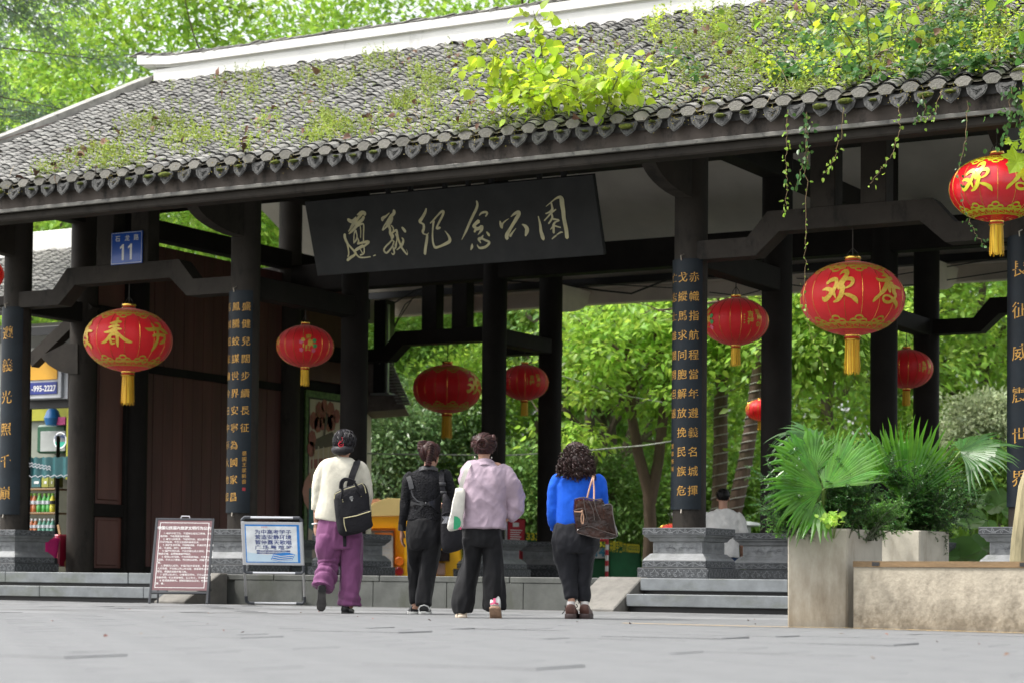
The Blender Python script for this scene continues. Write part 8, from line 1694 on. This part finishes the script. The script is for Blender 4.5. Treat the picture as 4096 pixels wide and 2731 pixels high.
for k in range(330):                                                  # curls
    x0 = max(-.085, min(.085, rr.normal()*.05)); z0 = .09-.15*rr.random(); yb_ = -.11-.02*rr.random() if z0 < .03 else -.06-.05*rr.random(); p = hc+Vector((x0, yb_, z0+.02)); q = []; ln = .08+.09*rr.random(); ph = rr.random()*6; rad_ = .006+.007*rr.random(); turns = ln/.03
    fl = (x0*.85+.014*rr.normal())
    for j in range(12): tt = j/11; q.append(p+Vector((fl*tt*.9+rad_*math.cos(ph+turns*2*PI*tt), -.015*math.sin(PI*tt)+rad_*math.sin(ph+turns*2*PI*tt), -ln*tt)))
    zlo = min(v.z for v in q); lim = L(500, 378).z
    if zlo < lim: q = [v+Vector((0, 0, lim-zlo)) for v in q]
    paths.append(q)
for k in range(260):
    x0 = max(-.14, min(.14, rr.normal()*.085)); z0 = -.01-.13*rr.random(); p = hc+Vector((x0, -.125-.035*(1-(x0/.16)**2)+.012*rr.normal(), z0)); ph = rr.random()*6; rad_ = .007+.006*rr.random(); ln = .05+.05*rr.random()
    paths.append([p+Vector((.18*x0*j/9+rad_*math.cos(ph+j*.9), rad_*math.sin(ph+j*.9), -ln*j/9)) for j in range(10)])
for k in range(120):
    d = unit(rr.normal(size=3)); 
    if d[1] > .5 or d[2] < -.3: continue
    p = hc+Vector((d[0]*.104, d[1]*.116-.012, d[2]*.108+.03)); ph = rr.random()*6; paths.append([p+Vector((.012*math.cos(ph+j*1.4), -.006*j*.4, -.014*j+.008*math.sin(ph+j))) for j in range(6)])
strands(h, paths, .0042, 4, 2); PO('hair', h, HAIRB, w4)
# glossy bag of woman 4
VIN = M('vinyl_brown', (.006, .003, .002), .07, .5, 7, col2=(.045, .011, .004), bump=1., bscale=9, spec=.5); VTR = M('vinyl_trim', (.07, .055, .05), .25, .3, 20, coat=.6); BELT = M('bag_handle_tan', (.38, .22, .14), .5)
gb = bag('handbag', 'glossy dark brown vinyl handbag with tan handles on the blue sweater', w4, 'handbag')
pts = [L(x, y, -.125) for x, y in ((490, 555), (560, 540), (640, 556), (710, 552), (735, 600), (785, 595), (800, 680), (815, 760), (830, 835), (760, 865), (680, 860), (590, 840), (512, 822), (500, 740), (488, 650))]
PO('body', slab_from([p for p in pts], .12, 3, seed=12, amp=.012, round_=.88), VIN, gb, asm=40)
pts = [L(x, y, -.24) for x, y in ((482, 645), (555, 625), (580, 700), (600, 760), (520, 780), (500, 740))]; PO('side_pocket', slab_from(pts, .03, 3, seed=14, round_=.92, amp=.006), VIN, gb, asm=40)
pts = [L(x, y, -.235) for x, y in ((712, 602), (782, 594), (795, 680), (826, 830), (770, 790), (735, 700))]; PO('side_pocket', slab_from(pts, .03, 3, seed=15, round_=.92, amp=.008), VIN, gb, asm=40)
pts = [L(x, y, -.22) for x, y in ((512, 795), (600, 765), (700, 800), (828, 838), (780, 862), (680, 862), (590, 842), (514, 822))]; PO('base', slab_from(pts, .03, 3, seed=16, round_=.95, amp=.004), VIN, gb, asm=40)
m = MB()
for pts in (((490, 556), (560, 540), (640, 556), (710, 552)), ((560, 542), (578, 650), (600, 765)), ((512, 795), (600, 768), (700, 800), (828, 838)), ((512, 822), (590, 842), (680, 862), (780, 862)), ((712, 603), (782, 596), (796, 680), (826, 832)), ((483, 646), (520, 634), (555, 626)), ((645, 560), (665, 640), (700, 720)), ((600, 560), (640, 640), (650, 720))): m.tube(cr_interp([tuple(L(x, y, -.262)) for x, y in pts], 4), .0045, 5)
PO('trim', m, VTR, gb)
m = MB()
for pts in (((592, 540, -.2), (608, 470, -.19), (630, 390, -.165), (642, 348, -.1), (648, 350, .0)), ((645, 568, -.25), (645, 470, -.2), (640, 390, -.17), (652, 350, -.09), (660, 360, .0))): m.tube(cr_interp([tuple(L(*p)) for p in pts], 5), .008, 6)
m.tube(cr_interp([tuple(L(x, y, -.275)) for x, y in ((490, 655), (545, 655), (555, 640), (545, 700), (550, 740), (560, 745), (562, 690), (548, 650))], 4), .006, 5); PO('handle', m, BELT, gb)

# --- man in white, walking in the sunken passage behind the third column -------------------
L2 = None
man = person('person in white t shirt and jeans walking off behind the third column', 1659, 1450, 27.9, -.03); sM = 27.9/FPX*KD
hg = at(1659, 1330, D=27.9)[2]
def L(u, v, y=0.): return Vector(((u-1659)*sM, y, at(1659, v, D=27.9)[2]+.03))
hc = L(1659, 1142, .02); b = MB(); V = head_mb(b, hc, -.15, .225); 
loft_st([(*L(1659, 1172), .062, .058), (*L(1659, 1160, .0), .058, .056), (*L(1659, 1150, .01), .06, .06)], 16, 4, 2, mb=b)
zt = hc.z-.17; loft_st([(*Vector((0, 0, zt-.05)), .17, .09), (*Vector((0, 0, zt-.25)), .17, .105), (*Vector((0, 0, zt-.5)), .15, .1), (0, 0, zt-.62, .16, .11)], 20, 4, mb=b)
for sx in (-1, 1):
    loft_st([(sx*.19, 0, zt-.07, .05, .05), (sx*.235, 0, zt-.3, .042, .042), (sx*.25, .05, zt-.45, .034, .034), (sx*.245, .12, zt-.58, .026, .026)], 14, 4, mb=b); hand(b, (sx*.245, .12, zt-.58), (0, .25, -1), (-sx, .2, 0), .18, .9, -sx)
    loft_st([(sx*.09, 0, zt-.6, .085, .09), (sx*.09, sx*.06, zt-.95, .06, .06), (sx*.09, sx*.12, .08, .04, .04)], 14, 4, mb=b)
remeshed('body', b, .009, SKIN, man)
TEE = KN('tee_white', (.75, .74, .71), bump=.1)
g = loft_st([(0, 0, zt+.02, .075, .07), (0, 0, zt, .13, .085), (0, 0, zt-.05, .2, .11), (0, 0, zt-.15, .215, .13), (0, 0, zt-.35, .205, .135), (0, 0, zt-.6, .2, .135)], 36, 7, 2.4, amp=.013, fr=(6, 6, 4), seed=41); PO('t_shirt', g, TEE, man)
for sx in (-1, 1): g = loft_st([(sx*.16, 0, zt-.06, .06, .07), (sx*.205, 0, zt-.12, .07, .072), (sx*.235, 0, zt-.22, .066, .07), (sx*.245, 0, zt-.29, .066, .07)], 20, 5, 2.2, amp=.008, fr=(9, 9, 7), seed=42); PO('sleeve', g, TEE, man)
JEAN = KN('jeans_blue', (.03, .05, .10)); g = loft_st([(0, 0, zt-.56, .18, .12), (0, 0, zt-.65, .19, .13), (0, 0, zt-.78, .18, .125)], 28, 5, 2.4, amp=.005, seed=43); PO('trousers', g, JEAN, man)
for sx in (-1, 1): g = loft_st([(sx*.09, 0, zt-.72, .1, .12), (sx*.095, sx*.06, zt-.98, .08, .09), (sx*.095, sx*.12, .06, .07, .08)], 22, 5, 2.2, amp=.008, seed=44); PO('trouser_leg', g, JEAN, man); g = shoe_flat(MB(), (sx*.095, sx*.12-.08, 0.0), .27, .1, .09); PO('shoe', g, SHOEB, man)
h = MB(); ball(h, hc+Vector((0, -.012, .035)), (.085, .102, .092), 18, 12); rr = np.random.default_rng(5); paths = []
for k in range(150):
    d = unit(rr.normal(size=3)); 
    if d[1] > .6 or d[2] < -.55: continue
    p = hc+Vector((d[0]*.086, d[1]*.103-.012, d[2]*.093+.035)); paths.append([p, p+Vector((d[0]*.006, d[1]*.006, .002)), p+Vector((d[0]*.006+.004*rr.normal(), d[1]*.008, -.008))])
strands(h, paths, .004, 4, 2); PO('hair', h, HAIRC, man)
dress()
